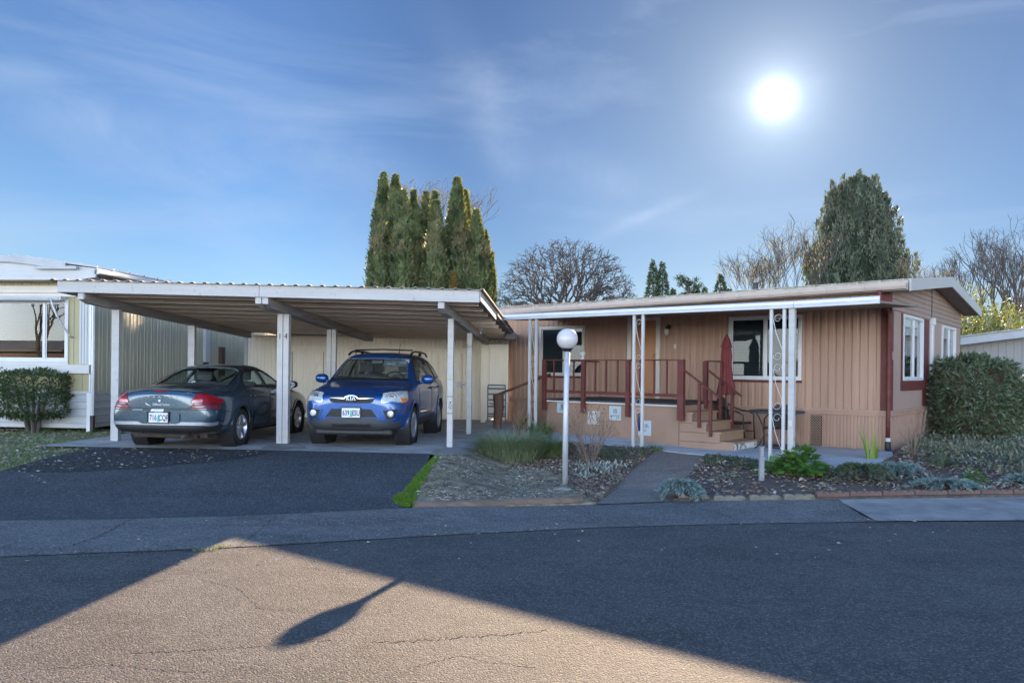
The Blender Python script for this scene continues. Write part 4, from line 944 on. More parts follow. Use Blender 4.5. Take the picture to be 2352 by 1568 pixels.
window(NH, fnN, *NW, mulls=(0.10, 0.835), fw=0.075, sill='white', slat=0.04, bmat='blindk')
m = MB(); m.box(-8, -0.55, -0.22, -0.02, nz_(3.27), nz_(3.36)); m.tube([(-8, -0.19, nz_(3.30)), (-0.6, -0.19, nz_(3.30))], 0.05, 8)
awn = m.build('window_awning', MT['skirtw'], NH, bevel=0.004)
m = MB(); m.tube([(-0.86, -0.2, nz_(3.32)), (-0.74, -0.26, nz_(3.28)), (-0.62, -0.25, nz_(2.95)), (-0.42, -0.1, nz_(2.50)), (-0.38, -0.04, nz_(2.47))], 0.02, 6); m.build('awning_arm', MT['galv'], awn, smooth=True)
m = MB()
for i, (z0, o) in enumerate(((3.36, 0.02), (3.44, 0.05), (3.52, 0.02))): m.box(-8, -0.3, -o-0.03, 0.0, nz_(z0), nz_(z0+0.075))
m.build('header_trim', MT['beigetrim'], NH)
# eaves: boxed white fascia, then the raised barge board, then the ribbed metal roof going back
ridge = -4.4
def zn(a): return 4.02 + (0.095*(min(0.35, a)*-1+0.0) if a > -1.2 else 0.114 + 0.03*(-1.2-a))
m = MB(); m.prism([(-8, 3.68), (-0.02, 3.68), (0.38, 3.74), (0.38, 3.93), (-0.3, 4.00), (-1.2, 4.10), (-8, 4.20)], -0.45, -0.40, lambda a, z, y: (a, y, nz_(z)))
for z in (3.77, 3.86): m.box(-8, -0.3, -0.456, -0.45, nz_(z), nz_(z)+0.008)
m.build('gable', MT['skirtw'], NH)
m = MB(); m.prism([(-8, 4.13), (-1.5, 4.05), (-0.25, 3.90), (-0.25, 4.04), (-1.5, 4.19), (-2.2, 4.22), (-8, 4.30)], -0.52, -0.455, lambda a, z, y: (a, y, nz_(z))); m.build('barge_board', MT['greytrim'], NH, bevel=0.005)
m = MB(); m.add([(-8, -0.5, nz_(4.29)), (-1.5, -0.5, nz_(4.18)), (0.40, -0.5, nz_(3.94)), (0.40, 14, nz_(4.16)), (-1.5, 14, nz_(4.40)), (-8, 14, nz_(4.50))], [(0, 1, 4, 5), (1, 2, 3, 4)])
y = -0.45
while y < 13.5:
    zz = 3.94+0.22*(y+.5)/14.5
    m.beam((0.42, y, nz_(zz)+0.02), (-1.5, y, nz_(zz+0.25)+0.02), 0.05, 0.045); y += 0.61
m.add([(0.38, -0.5, nz_(3.80)), (0.38, 14, nz_(4.02)), (0.40, 14, nz_(4.15)), (0.40, -0.5, nz_(3.93))], [(0, 1, 2, 3)])
m.build('roof', MT['greytrim'], NH)
m = MB(); m.add([(x, y, nz_(z0+0.015*(y+0.5))) for y in (-0.45, 14) for x, z0 in ((0.40, 3.92), (0.50, 3.90), (0.50, 3.82), (0.40, 3.80))], [(0, 1, 5, 4), (1, 2, 6, 5), (2, 3, 7, 6), (3, 0, 4, 7), (3, 2, 1, 0), (4, 5, 6, 7)]); m.build('gutter', MT['almetal'], NH)
m = MB(); m.prism([(-0.9, 3.90), (0.02, 3.90), (0.02, 3.96), (-0.95, 3.96)], -0.56, -0.50, lambda a, z, y: (a, y, nz_(z))); m.build('gutter_end', MT['greytrim'], NH)
m = MB(); m.add([(-8, -0.42, nz_(3.68)), (0.3, -0.42, nz_(3.74)), (0.4, 14, nz_(4.0)), (0, 14, nz_(3.7)), (0, 0, nz_(3.68)), (-8, 0, nz_(3.68))], [(0, 1, 4, 5), (1, 2, 3, 4)]); m.build('soffit', MT['rawwood'], NH)
m = MB(); m.tube([(0.09, -0.05, nz_(3.78)), (0.09, -0.05, nz_(0.72))], 0.035, 6); dn = m.build('downspout', MT['almetal'], NH)
m = MB(); m.tube([(0.09, -0.05, nz_(0.78)), (0.09, -0.05, nz_(0.44))], 0.05, 8); m.build('drain_boot', MT['blackplastic'], dn)
m = MB(); m.box(-8, -0.05, 13.9, 14, nz_(0.4), nz_(4)); m.box(-8, -7.95, 0.05, 13.9, nz_(0.4), nz_(4)); m.box(-7.9, -0.05, 0.3, 13.8, nz_(1.2), nz_(1.28)); m.build('back_wall', MT['dark'], NH)
m = MB(); m.box(0.0, 0.12, 6.2, 6.42, nz_(1.6), nz_(2.46)); m.build('board', MT['brown'], NH, bevel=0.005)
m = MB(); m.box(0.0, 0.08, 5.25, 5.5, nz_(0.5), nz_(3.9)); m.build('side_trim', MT['almetal'], NH)
m = MB(); m.box(0.12, 0.2, 5.0, 5.2, nz_(1.72), nz_(2.0)); m.build('meter_box', MT['black'], NH, bevel=0.01)

# ================================================================== PALE GARAGE ON THE RIGHT
GO = at(2205, 985, 24.5); GZ = 0.45
G_ = thing('garage', 'pale grey garage with sloping roof edge at the right behind the big hedge', 'garage', (GO.x, GO.y, GZ), radians(-32))
m = MB(); ribwall(m, 0, 5.2, 0.0, 2.40, 0.2, RIBG, [], lambda s, o, z: (s, -o, z if z < 1 else z+0.13*s)); m.build('wall', MT['greywall'], G_)
m = MB(); m.box(0, 0.05, 0.03, 5, 0, 2.4); m.box(0, 5.2, 4.95, 5, 0, 2.4); m.build('side_wall', MT['greywall'], G_)
m = MB(); m.add([(x, y, 2.33+dz+0.13*x) for dz in (0.0, 0.24) for y in (-0.55, -0.49) for x in (-0.5, 5.5)], [(0, 2, 3, 1), (4, 5, 7, 6), (0, 1, 5, 4), (2, 6, 7, 3), (0, 4, 6, 2), (1, 3, 7, 5)]); m.build('fascia', MT['greytrim'], G_, bevel=0.006)
m = MB(); m.add([(x, y, 2.575+0.13*x+dz) for dz in (0, 0.035) for y in (-0.62, 5.4) for x in (-0.55, 5.6)], [(0, 2, 3, 1), (4, 5, 7, 6), (0, 1, 5, 4), (2, 6, 7, 3), (0, 4, 6, 2), (1, 3, 7, 5)]); m.build('roof', MT['roofm'], G_)
m = MB(); m.add([(x, y, 2.36+0.13*x) for y in (-0.485, -0.02) for x in (-0.4, 5.4)], [(0, 2, 3, 1)]); m.build('soffit', MT['soffit'], G_)

# ================================================================== CARS (x forward, y left, z up)
def car_shell(stations):
    """stations: x, zf, (wl,zl), (wm,zm), (wb,zb), (wg,zg), (wr,zr), (w2,z2), zc -> dense smooth bmesh"""
    bm = bmesh.new(); rings = []
    for st in stations:
        x, zf, P, zc = st[0], st[1], st[2:-1], st[-1]
        half = [(0.0, zf), (P[0][0]*0.75, zf)] + list(P) + [(0.0, zc)]
        ring = [bm.verts.new((x, y, z)) for y, z in half]
        ring += [bm.verts.new((x, -y, z)) for y, z in half[-2:0:-1]]
        rings.append(ring)
    n = len(rings[0])
    for a, b in zip(rings, rings[1:]):
        for j in range(n): bm.faces.new((a[j], a[(j+1) % n], b[(j+1) % n], b[j]))
    h = n//2
    for ring in (rings[0], rings[-1]):
        for j in range(1, h-1): bm.faces.new((ring[j], ring[j+1], ring[n-j-1], ring[n-j]))
        bm.faces.new((ring[0], ring[1], ring[n-1])); bm.faces.new((ring[h-1], ring[h], ring[h+1]))
    bmesh.ops.recalc_face_normals(bm, faces=bm.faces)
    me = bpy.data.meshes.new('shell'); bm.to_mesh(me); bm.free()
    o = bpy.data.objects.new('shell', me); COL.objects.link(o)
    s = o.modifiers.new('s', 'SUBSURF'); s.levels = 4; s.render_levels = 4
    bpy.context.view_layer.update()
    m2 = bpy.data.meshes.new_from_object(o.evaluated_get(bpy.context.evaluated_depsgraph_get()))
    bpy.data.objects.remove(o); bpy.data.meshes.remove(me)
    b2 = bmesh.new(); b2.from_mesh(m2); bpy.data.meshes.remove(m2)
    bmesh.ops.recalc_face_normals(b2, faces=b2.faces)
    return b2
def resample(pl, n):
    pl = [V3(p) for p in pl]
    if len(pl) == 1: return [pl[0]]*n
    L = [0]
    for a, b in zip(pl, pl[1:]): L.append(L[-1]+(b-a).length)
    out = []; k = 0
    for i in range(n):
        t = L[-1]*i/(n-1)
        while k < len(pl)-2 and L[k+1] < t: k += 1
        s = (t-L[k])/(L[k+1]-L[k]) if L[k+1] > L[k] else 0
        out.append(pl[k].lerp(pl[k+1], clamp(s)))
    return out
class Car:
    def __init__(s, root, bm): s.root = root; s.bvh = BVHTree.FromBMesh(bm); s.bm = bm
    def hit(s, p, d):
        r = s.bvh.ray_cast(V3(p), V3(d)); return r if r[0] is not None else (None,)*4
    def front(s, y, z): return s._p((4, y, z), (-1, 0, 0))
    def rear(s, y, z): return s._p((-4, y, z), (1, 0, 0))
    def side(s, x, z, sg): return s._p((x, 3*sg, z), (0, -sg, 0))
    def top(s, x, y): return s._p((x, y, 4), (0, 0, -1))
    def _p(s, o, d):
        loc, nr, i, ds = s.hit(o, d)
        if loc is None:
            loc, nr, i, ds = s.bvh.find_nearest(V3(o)+V3(d)*2.5)
        if nr.dot(V3(d)) > 0: nr = -nr
        return loc, nr
    def near(s, p):
        loc, nr, i, ds = s.bvh.find_nearest(V3(p))
        return loc, nr
    def patch(s, name, mat, top, bot, proj, out=0.004, n=14, m=8, parent=None, depth=0.012, smooth=True):
        """a thin shaped panel that follows the body between two edge lines; proj turns an edge-space point into (location, normal)"""
        A, B = resample(top, n), resample(bot, n); rows = []; inner = []
        for j in range(m):
            t = j/(m-1); ro = []; ri = []
            for i in range(n):
                q = A[i].lerp(B[i], t); loc, nr = proj(q)
                ro.append(loc+nr*out); ri.append(loc+nr*(out-depth))
            rows.append(ro); inner.append(ri)
        mb = MB(); mb.grid(rows)
        ring = [(0, i) for i in range(n)] + [(j, n-1) for j in range(1, m)] + [(m-1, i) for i in range(n-2, -1, -1)] + [(j, 0) for j in range(m-2, 0, -1)]
        k = len(ring); vs = [rows[j][i] for j, i in ring] + [inner[j][i] for j, i in ring]
        mb.add(vs, [(a, (a+1) % k, k+(a+1) % k, k+a) for a in range(k)])
        o = mb.build(name, mat, parent or s.root, smooth=smooth)
        if smooth:
            o.data.set_sharp_from_angle(angle=radians(50))
        return o
    def strip(s, name, mat, pts, proj, w=0.008, out=0.002, n=40, parent=None, h=0.004, closed=False):
        P = resample(list(pts)+([pts[0]] if closed else []), n); q = []
        for p in P:
            loc, nr = proj(p); q.append((loc, nr))
        mb = MB(); L = []; 
        for i, (loc, nr) in enumerate(q):
            d = (q[min(i+1, n-1)][0]-q[max(i-1, 0)][0]); sd = d.cross(nr)
            sd = sd.normalized() if sd.length > 1e-7 else V3((0, 0, 1))
            L.append([loc+sd*w/2-nr*h, loc+sd*w/2+nr*out, loc-sd*w/2+nr*out, loc-sd*w/2-nr*h])
        mb.grid(L)
        return mb.build(name, mat, parent or s.root)
    def cut(s, tests):
        dele = [f for f in s.bm.faces if any(t(f.calc_center_median(), f.normal) for t in tests)]
        bmesh.ops.delete(s.bm, geom=dele, context='FACES')
    def round_arch(s, cx, cz, r):
        for v in s.bm.verts:
            if v.is_boundary and v.link_faces:
                dx, dz = v.co.x-cx, v.co.z-cz; d = hypot(dx, dz)
                if abs(d-r) < 0.06 and abs(v.co.y) > 0.4: v.co.x = cx+dx/d*r; v.co.z = cz+dz/d*r
    def body(s, mats, thick=0.03):
        me = bpy.data.meshes.new('body'); s.bm.to_mesh(me); 
        for m in mats: me.materials.append(m)
        me.polygons.foreach_set('use_smooth', [True]*len(me.polygons))
        o = bpy.data.objects.new('body', me); COL.objects.link(o); o.parent = s.root
        md = o.modifiers.new('thick', 'SOLIDIFY'); md.thickness = thick; md.offset = -1; md.material_offset = 1; md.material_offset_rim = 1
        return o
def poly_test(poly, ax):
    """faces whose side (ax=1), or front/rear (ax=0) projection lies within poly"""
    if ax == 1: return lambda c, n, sg=0: inpoly(c.x, c.z, poly)
    return lambda c, n: inpoly(c.y, c.z, poly)
def wheel(root, x, y, r, wd, spokes, style, mat_rim):
    sg = 1 if y > 0 else -1
    X = Matrix.Translation((x, y, r)) @ Matrix.Rotation(-pi/2*sg, 4, 'X')       # lathe z axis -> outwards
    h = wd/2; rr = r*0.66
    t = MB(); t.lathe([(rr*0.98, -h*0.9), (r*0.90, -h), (r*0.985, -h*0.80), (r, -h*0.5), (r, h*0.5), (r*0.985, h*0.80), (r*0.90, h), (r*0.80, h*1.03), (rr*1.0, h*0.92)], 40, X, cap=False)
    for k in range(4):                                                       # tread grooves
        z = -h*0.6+k*h*0.4
    to = t.build('tyre', MT['tyre'], WH(root, 'wheel', x, y, r), smooth=True)
    w = to.parent
    m = MB(); m.lathe([(rr*1.01, h*0.93), (rr*0.97, h*0.97), (rr*0.91, h*0.80), (rr*0.86, h*0.2), (rr*0.86, -h*0.8)], 40, X, cap=False)
    if style == 'star':
        for k in range(spokes):
            a = 2*pi*k/spokes + 0.3
            pts = []
            for (rad, wh, zz) in ((rr*0.16, 0.036, h*0.70), (rr*0.55, 0.030, h*0.84), (rr*0.92, 0.052, h*0.84)):
                c = V3((rad*cos(a), rad*sin(a), zz)); sd = V3((-sin(a), cos(a), 0))
                pts.append([X @ (c-sd*wh-V3((0, 0, .03))), X @ (c-sd*wh*0.8), X @ (c+sd*wh*0.8), X @ (c+sd*wh-V3((0, 0, .03)))])
            m.grid(pts)
    else:
        for k in range(spokes):
            a = 2*pi*k/spokes
            pts = []
            for (rad, w0, w1, zz) in ((rr*0.2, -0.05, 0.05, h*0.80), (rr*0.6, -0.055, 0.07, h*0.88), (rr*0.93, -0.065, 0.09, h*0.84)):
                c = V3((rad*cos(a), rad*sin(a), zz)); sd = V3((-sin(a), cos(a), 0))
                pts.append([X @ (c+sd*w0-V3((0, 0, .03))), X @ (c+sd*w0*0.9), X @ (c+sd*w1*0.9), X @ (c+sd*w1-V3((0, 0, .03)))])
            m.grid(pts)
    m.lathe([(rr*0.20, h*0.5), (rr*0.20, h*0.74), (rr*0.15, h*0.80), (0.001, h*0.82)], 16, X, cap=False)
    ro = m.build('rim', MT[mat_rim], w, smooth=True); ro.data.set_sharp_from_angle(angle=radians(35))
    d = MB(); d.lathe([(0.001, h*0.1), (rr*0.84, h*0.1)], 24, X, cap=False); d.build('brake_disc', MT['blackplastic'], w)
def WH(root, nm, x, y, r):
    e = bpy.data.objects.new(nm, None); COL.objects.link(e); e.parent = root; e.empty_display_size = 0.1
    return e
def plate(root, M_, txtL, txtR, w=0.305, h=0.155):
    """number plate with its frame; M_ maps local x right, y up, z outwards"""
    m = MB(); m.box(-w/2-0.014, w/2+0.014, -h/2-0.020, h/2+0.020, -0.012, 0.004, M_); pf = m.build('plate_frame', MT['black'], root, bevel=0.003)
    m = MB(); m.box(-w/2, w/2, -h/2, h/2, 0.0, 0.006, M_); pb = m.build('number_plate', MT['plate'], pf)
    m = MB()
    m.prism([(-0.028, -0.065), (0.028, -0.065), (0.012, -0.03), (0.026, -0.03), (0.008, 0.0), (0.020, 0.005), (0, 0.06), (-0.020, 0.005), (-0.008, 0.0), (-0.026, -0.03), (-0.012, -0.03)], 0.0062, 0.0072, lambda a, b, z: M_ @ V3((a+0.004, b, z))); m.build('tree_emblem', MT['plategreen'], pf)
    for tx, xo in ((txtL, -0.083), (txtR, 0.086)):
        g = text_mb(tx, 0.125, 0.0008, squash=0.63, bold=0.0025); xform(g, M_ @ Matrix.Translation((xo, -0.006, 0.0072))); g.build('plate_lettering', MT['navy'], pf)
    return pf

# ------------------------------------------------------------------ blue SUV, front towards the street
def build_suv():
    root = thing('parked_suv', 'blue compact SUV with roof rails parked nose out under the right bay of the carport', 'car', (*cw(1.46, 1.78), zg(*cw(1.46, 1.78))+0.015), CPA-pi/2)
    root.scale = (1.07, 1.07, 1.07)
    S = [
     (2.19, .40, (.52, .44), (.60, .56), (.585, .70), (.56, .74), (.46, .80), (.28, .835), .845),
     (2.15, .31, (.66, .37), (.73, .54), (.705, .72), (.67, .79), (.54, .86), (.31, .885), .895),
     (2.03, .27, (.79, .34), (.835, .56), (.815, .79), (.77, .875), (.62, .925), (.35, .945), .95),
     (1.80, .26, (.855, .33), (.885, .59), (.87, .86), (.825, .94), (.68, .985), (.38, 1.005), 1.01),
     (1.35, .26, (.875, .33), (.905, .63), (.89, .91), (.845, .985), (.72, 1.04), (.42, 1.065), 1.07),
     (1.12, .26, (.875, .33), (.905, .64), (.888, .94), (.85, 1.01), (.745, 1.075), (.44, 1.105), 1.11),
     (1.02, .26, (.875, .33), (.905, .64), (.887, .95), (.852, 1.02), (.745, 1.11), (.44, 1.16), 1.17),
     (.52, .26, (.875, .33), (.905, .65), (.885, .97), (.855, 1.045), (.665, 1.49), (.42, 1.555), 1.57),
     (.36, .26, (.875, .33), (.905, .65), (.885, .975), (.855, 1.05), (.645, 1.55), (.42, 1.605), 1.62),
     (-.3, .26, (.875, .33), (.905, .66), (.885, .985), (.855, 1.06), (.64, 1.585), (.42, 1.645), 1.66),
     (-1.1, .26, (.875, .33), (.905, .66), (.885, 1.0), (.85, 1.075), (.63, 1.57), (.42, 1.63), 1.645),
     (-1.7, .27, (.87, .34), (.90, .67), (.875, 1.01), (.83, 1.09), (.60, 1.53), (.40, 1.59), 1.60),
     (-1.88, .29, (.86, .36), (.89, .68), (.86, 1.01), (.80, 1.09), (.58, 1.46), (.38, 1.52), 1.53),
     (-2.06, .32, (.82, .40), (.85, .68), (.82, .98), (.76, 1.05), (.56, 1.16), (.36, 1.20), 1.21),
     (-2.16, .36, (.74, .44), (.77, .66), (.74, .88), (.68, .95), (.52, 1.0), (.34, 1.02), 1.03),
    ]
    bm = car_shell(S); K = Car(root, bm)
    WX = (1.30, -1.32); WR = 0.345
    # window outlines in side view
    fwin = [(0.80, 1.09), (0.42, 1.44), (0.22, 1.50), (-0.30, 1.52), (-0.30, 1.10)]
    rwin = [(-0.40, 1.10), (-0.40, 1.52), (-1.02, 1.51), (-1.12, 1.13)]
    qwin = [(-1.20, 1.15), (-1.12, 1.50), (-1.42, 1.48), (-1.72, 1.36), (-1.72, 1.18)]
    up = lambda z: z > 0
    wscreen = lambda c, n: n.x > 0.35 and 0.40 < c.x < 1.12 and inpoly(c.y, c.z, [(-.69, 1.135), (.69, 1.135), (.575, 1.515), (-.575, 1.515)])
    rscreen = lambda c, n: n.x < -0.3 and c.x < -1.7 and inpoly(c.y, c.z, [(-.52, 1.14), (.52, 1.14), (.46, 1.46), (-.46, 1.46)])
    sidew = lambda poly: (lambda c, n: abs(n.y) > 0.55 and inpoly(c.x, c.z, poly))
    arch = lambda wx, rr: (lambda c, n: abs(c.y) > 0.45 and hypot(c.x-wx, c.z-WR) < rr)
    # panels are laid on the uncut shell first
    fr = lambda q: K.front(q.x, q.y); sl = lambda q: K.side(q.x, q.y, 1); sr = lambda q: K.side(q.x, q.y, -1); tp = lambda q: K.top(q.x, q.y); nr = lambda q: K.near(q)
    P = K.patch
    P('windscreen', MT['carglass'], [(-.58, 1.52), (0, 1.535), (.58, 1.52)], [(-.70, 1.13), (0, 1.14), (.70, 1.13)], fr, -0.004, 18, 12, depth=0.004)
    wp = P('windscreen_trim', MT['black'], [(-.71, 1.145), (0, 1.155), (.71, 1.145)], [(-.73, 1.105), (0, 1.115), (.73, 1.105)], fr, 0.003, 18, 4)
    for a, b in (((-0.05, 1.15), (-0.62, 1.165)), ((0.55, 1.155), (0.02, 1.18))): K.strip('wiper', MT['black'], [(*a, 0), (*b, 0)], fr, 0.016, 0.012, 14, wp)
    for poly, nm in ((fwin, 'window'), (rwin, 'window'), (qwin, 'window')):
        for sg, pj in ((1, sl), (-1, sr)):
            n_ = len(poly)
            if poly is fwin: tpl, btl = [(0.80, 1.09), (0.42, 1.445), (0.22, 1.505), (-0.30, 1.525)], [(0.80, 1.085), (-0.30, 1.095)]
            elif poly is rwin: tpl, btl = [(-0.40, 1.525), (-1.02, 1.515)], [(-0.40, 1.095), (-1.12, 1.125)]
            else: tpl, btl = [(-1.12, 1.505), (-1.42, 1.485), (-1.72, 1.365)], [(-1.20, 1.145), (-1.72, 1.175)]
            g = P(nm, MT['carglass'], [(*p, 0) for p in tpl], [(*p, 0) for p in btl], pj, -0.004, 14, 8, depth=0.004)
            K.strip('window_seal', MT['black'], [(*p, 0) for p in poly], pj, 0.022, 0.003, 60, g, closed=True)
    # upper grille, bars, badge
    gr = P('grille', MT['mesh'], [(-.40, .865), (0, .872), (.40, .865)], [(-.36, .765), (-.28, .745), (.28, .745), (.36, .765)], fr, 0.003, 20, 6)
    for s in (-1, 1): P('chrome_bar', MT['chrome'], [(s*.115, .830), (s*.375, .834)], [(s*.115, .816), (s*.375, .824)], fr, 0.010, 10, 3, gr)
    loc, n = K.front(0, .825); X = Matrix.Translation(loc+V3((0.03, 0, 0))) @ frame((0, 0, 0), (0, 1, 0), (0, 0, 1))
    m = MB(); e = [(0.115*cos(t), 0.056*sin(t)) for t in [2*pi*i/28 for i in range(28)]]; e2 = [(a*0.88, b*0.80) for a, b in e]
    k = 28; m.add([X @ V3((a, b, z)) for z, r_ in ((0.0, e), (0.012, e), (0.014, e2), (0.008, e2)) for a, b in r_], [(q*k+i, q*k+(i+1) % k, (q+1)*k+(i+1) % k, (q+1)*k+i) for q in range(3) for i in range(k)]); bd = m.build('badge', MT['chrome'], gr)
    m = MB(); m.face(*[X @ V3((a, b, 0.009)) for a, b in e2]); m.build('badge_field', MT['ink'], gr)
    for ch, xo in (('K', -0.056), ('I', -0.004), ('A', 0.045)):
        g = text_mb('\u039b' if ch == 'A' else ch, 0.085, 0.002, squash=0.9, bold=0.006); xform(g, X @ Matrix.Translation((xo, 0.0, 0.012))); g.build('badge_letter', MT['sticker'], gr)
    # lower intake, plate, fog lamps, cladding
    ig = P('air_intake', MT['mesh'], [(-.33, .645), (0, .655), (.33, .645)], [(-.43, .515), (0, .505), (.43, .515)], fr, 0.004, 20, 6)
    K.strip('intake_edge', MT['cpaint'], [(-.345, .66, 0), (-.45, .51, 0)], fr, 0.018, 0.014, 10, ig); K.strip('intake_edge', MT['cpaint'], [(.345, .66, 0), (.45, .51, 0)], fr, 0.018, 0.014, 10, ig)
    for s in (-1, 1):
        fg = P('fog_recess', MT['mesh'], [(s*.53, .625), (s*.76, .655)], [(s*.60, .465), (s*.72, .50)], fr, 0.004, 10, 8)
        loc, n = K.front(s*.655, .575); Xf = Matrix.Translation(loc+n*0.008) @ frame((0, 0, 0), (0, 1, 0), (0, 0, 1))
        m = MB(); m.lathe([(0.056, 0.0), (0.056, 0.012), (0.048, 0.018)], 20, Xf, cap=False); m.build('fog_ring', MT['clearlens'], fg, smooth=True)
        m = MB(); m.lathe([(0.001, 0.012), (0.03, 0.016), (0.05, 0.012)], 20, Xf, cap=False); m.build('fog_lamp', MT['clearlens'], fg, smooth=True)
        K.strip('recess_edge', MT['cpaint'], [(s*.50, .635, 0), (s*.59, .455, 0), (s*.73, .485, 0)], fr, 0.014, 0.012, 20, fg)
        # headlamp wraps round the corner
        hp = lambda q: K.near(q)
        A = [(2.08, s*.50, .915), (1.98, s*.66, .955), (1.80, s*.80, .985), (1.66, s*.86, .985)]
        B = [(2.16, s*.50, .765), (2.10, s*.62, .755), (1.98, s*.78, .745), (1.80, s*.88, .78)]
        hl = P('headlight', MT['clearlens'], A, B, hp, 0.008, 16, 10)
        K.strip('lamp_rim', MT['chrome'], A + B[::-1], hp, 0.012, 0.010, 60, hl, closed=True)
        ctr = K.near((2.10, s*.655, .825)); Xh = Matrix.Translation(ctr[0]+ctr[1]*0.006) @ frame((0, 0, 0), ctr[1].cross(V3((0, 0, 1))), (0, 0, 1))
        m = MB(); m.lathe([(0.080, 0.004), (0.078, 0.010), (0.06, 0.006), (0.045, 0.010), (0.001, 0.014)], 22, Xh, cap=False); m.build('lamp_bowl', MT['reflector'], hl, smooth=True)
        P('indicator', MT['amber'], [(2.0, s*.745, .815), (1.86, s*.86, .83)], [(1.98, s*.77, .75), (1.82, s*.88, .785)], hp, 0.011, 8, 5, hl)
    P('lower_bumper', MT['cladding'], [(-.80, .445), (-.47, .452), (-.42, .50), (.42, .50), (.47, .452), (.80, .445)], [(-.74, .30), (0, .285), (.74, .30)], fr, 0.006, 36, 8)
    P('bumper_slot', MT['blackplastic'], [(-.32, .405), (-.2, .392), (0, .405), (.2, .392), (.32, .405)], [(-.34, .345), (.34, .345)], fr, 0.009, 20, 4)
    m = MB(); m.box(-1.9, 2.05, -0.62, 0.62, 0.20, 0.34); m.box(1.75, 2.06, -.66, .66, 0.205, 0.30); m.build('underbody', MT['blackplastic'], root, bevel=0.03)
    loc, n = K.front(0, .575); plate(root, Matrix.Translation(V3((2.205, -0.005, .585))) @ frame((0, 0, 0), (0, 1, 0), (-0.03, 0, 1)), '639', 'ESU')
    pf = [c for c in root.children if c.name.startswith('plate_frame')][0]
    # hood shut line, doors
    K.strip('hood_seam', MT['black'], [(2.06, -.50, 0), (1.7, -.64, 0), (1.25, -.73, 0)], tp, 0.008, 0.001, 30); K.strip('hood_seam', MT['black'], [(2.06, .50, 0), (1.7, .64, 0), (1.25, .73, 0)], tp, 0.008, 0.001, 30)
    K.strip('hood_seam', MT['black'], [(-.50, .885, 0), (0, .893, 0), (.50, .885, 0)], fr, 0.014, 0.003, 30)
    K.strip('hood_crease', MT['cpaint'], [(2.0, -.36, 0), (1.3, -.52, 0)], tp, 0.03, 0.005, 16); K.strip('hood_crease', MT['cpaint'], [(2.0, .36, 0), (1.3, .52, 0)], tp, 0.03, 0.005, 16)
    for sg, pj in ((1, sl), (-1, sr)):
        for out_, hx in (([(0.86, .99), (0.90, .80), (0.86, .42), (-0.34, .42), (-0.345, 1.06)], -0.20), ([(-0.36, 1.06), (-0.36, .42), (-0.92, .42), (-1.02, .70), (-1.16, .86), (-1.16, 1.08)], -1.02)):
            if hx > -0.5: A, B = [(0.86, 1.03), (-0.335, 1.07)], [(0.80, .43), (-0.335, .43)]
            else: A, B = [(-0.365, 1.07), (-1.15, 1.10)], [(-0.365, .43), (-0.90, .43)]
            dr = P('door', MT['cpaint'], [(*p, 0) for p in A], [(*p, 0) for p in B], pj, 0.003, 14, 12, depth=0.006)
            K.strip('door_seam', MT['black'], [(*p, 0) for p in out_], pj, 0.010, 0.0045, 60, dr)
            loc, n = pj(V3((hx, .965, 0))); m = MB(); m.tube([loc+V3((0.10, sg*.004, 0)), loc+V3((0.085, sg*.038, 0)), loc+V3((-0.085, sg*.038, 0.004)), loc+V3((-0.10, sg*.004, 0))], 0.014, 8); m.build('door_handle', MT['black'], dr, smooth=True)
        P('sill_cladding', MT['cladding'], [(0.86, .44, 0), (-0.88, .44, 0)], [(0.90, .31, 0), (-0.92, .31, 0)], pj, 0.010, 20, 5)
        for wx in WX:
            rr = WR+0.075
            pts = [(wx+rr*cos(t), WR+rr*sin(t), 0) for t in [-0.12+(pi+0.24)*i/24 for i in range(25)]]
            K.strip('wheel_arch', MT['cpaint'], pts, pj, 0.055, 0.016, 40)
        # mirror
        mm = MB(); bx = (0.66, sg*1.0, 1.135)
        Xm = Matrix.Translation(bx) @ Matrix.Rotation(sg*-0.15, 4, 'Z') @ Matrix.Diagonal((0.075, 0.125, 0.085, 1))
        mm.lathe([(0.05, -1), (0.55, -0.92), (0.9, -0.55), (1.0, 0), (0.9, 0.55), (0.55, 0.92), (0.05, 1)], 14, Xm); mm.tube([(0.68, sg*.84, 1.07), (0.67, sg*.93, 1.10)], 0.03, 6)
        mo = mm.build('wing_mirror', MT['cpaint'], root, smooth=True); mm = MB(); mm.lathe([(0.001, 0), (0.8, 0)], 14, Matrix.Translation((0.595, sg*1.0, 1.135)) @ Matrix.Rotation(pi/2, 4, 'Y') @ Matrix.Diagonal((0.075, 0.115, 1, 1))); mm.build('mirror_glass', MT['chrome'], mo)
        # roof rail
        pts = [(0.28, sg*.60, 1.585), (0.16, sg*.60, 1.635), (-0.1, sg*.60, 1.665), (-0.8, sg*.59, 1.665), (-1.35, sg*.575, 1.64), (-1.5, sg*.57, 1.59)]
        mm = MB(); mm.tube(resample(pts, 18), 0.020, 8); mm.box(-0.72, -0.60, sg*.59-0.02, sg*.59+0.02, 1.58, 1.66); mm.build('roof_rail', MT['black'], root, smooth=True)
    mm = MB(); mm.tube([(-0.05, -.57, 1.685), (-0.05, 0, 1.70), (-0.05, .57, 1.685)], 0.015, 6); mm.build('roof_bar', MT['black'], root, smooth=True)
    mm = MB(); mm.tube([(-1.1, .06, 1.64), (-1.16, .06, 1.70), (-1.25, .06, 1.86)], [0.012, 0.006, 0.004], 6); mm.build('aerial', MT['black'], root)
    # tail lamps
    for s in (-1, 1): P('tail_light', MT['redlens'], [(-1.98, s*.78, 1.06), (-1.80, s*.83, 1.10)], [(-2.08, s*.80, .80), (-1.92, s*.88, .80)], nr, 0.006, 8, 8)
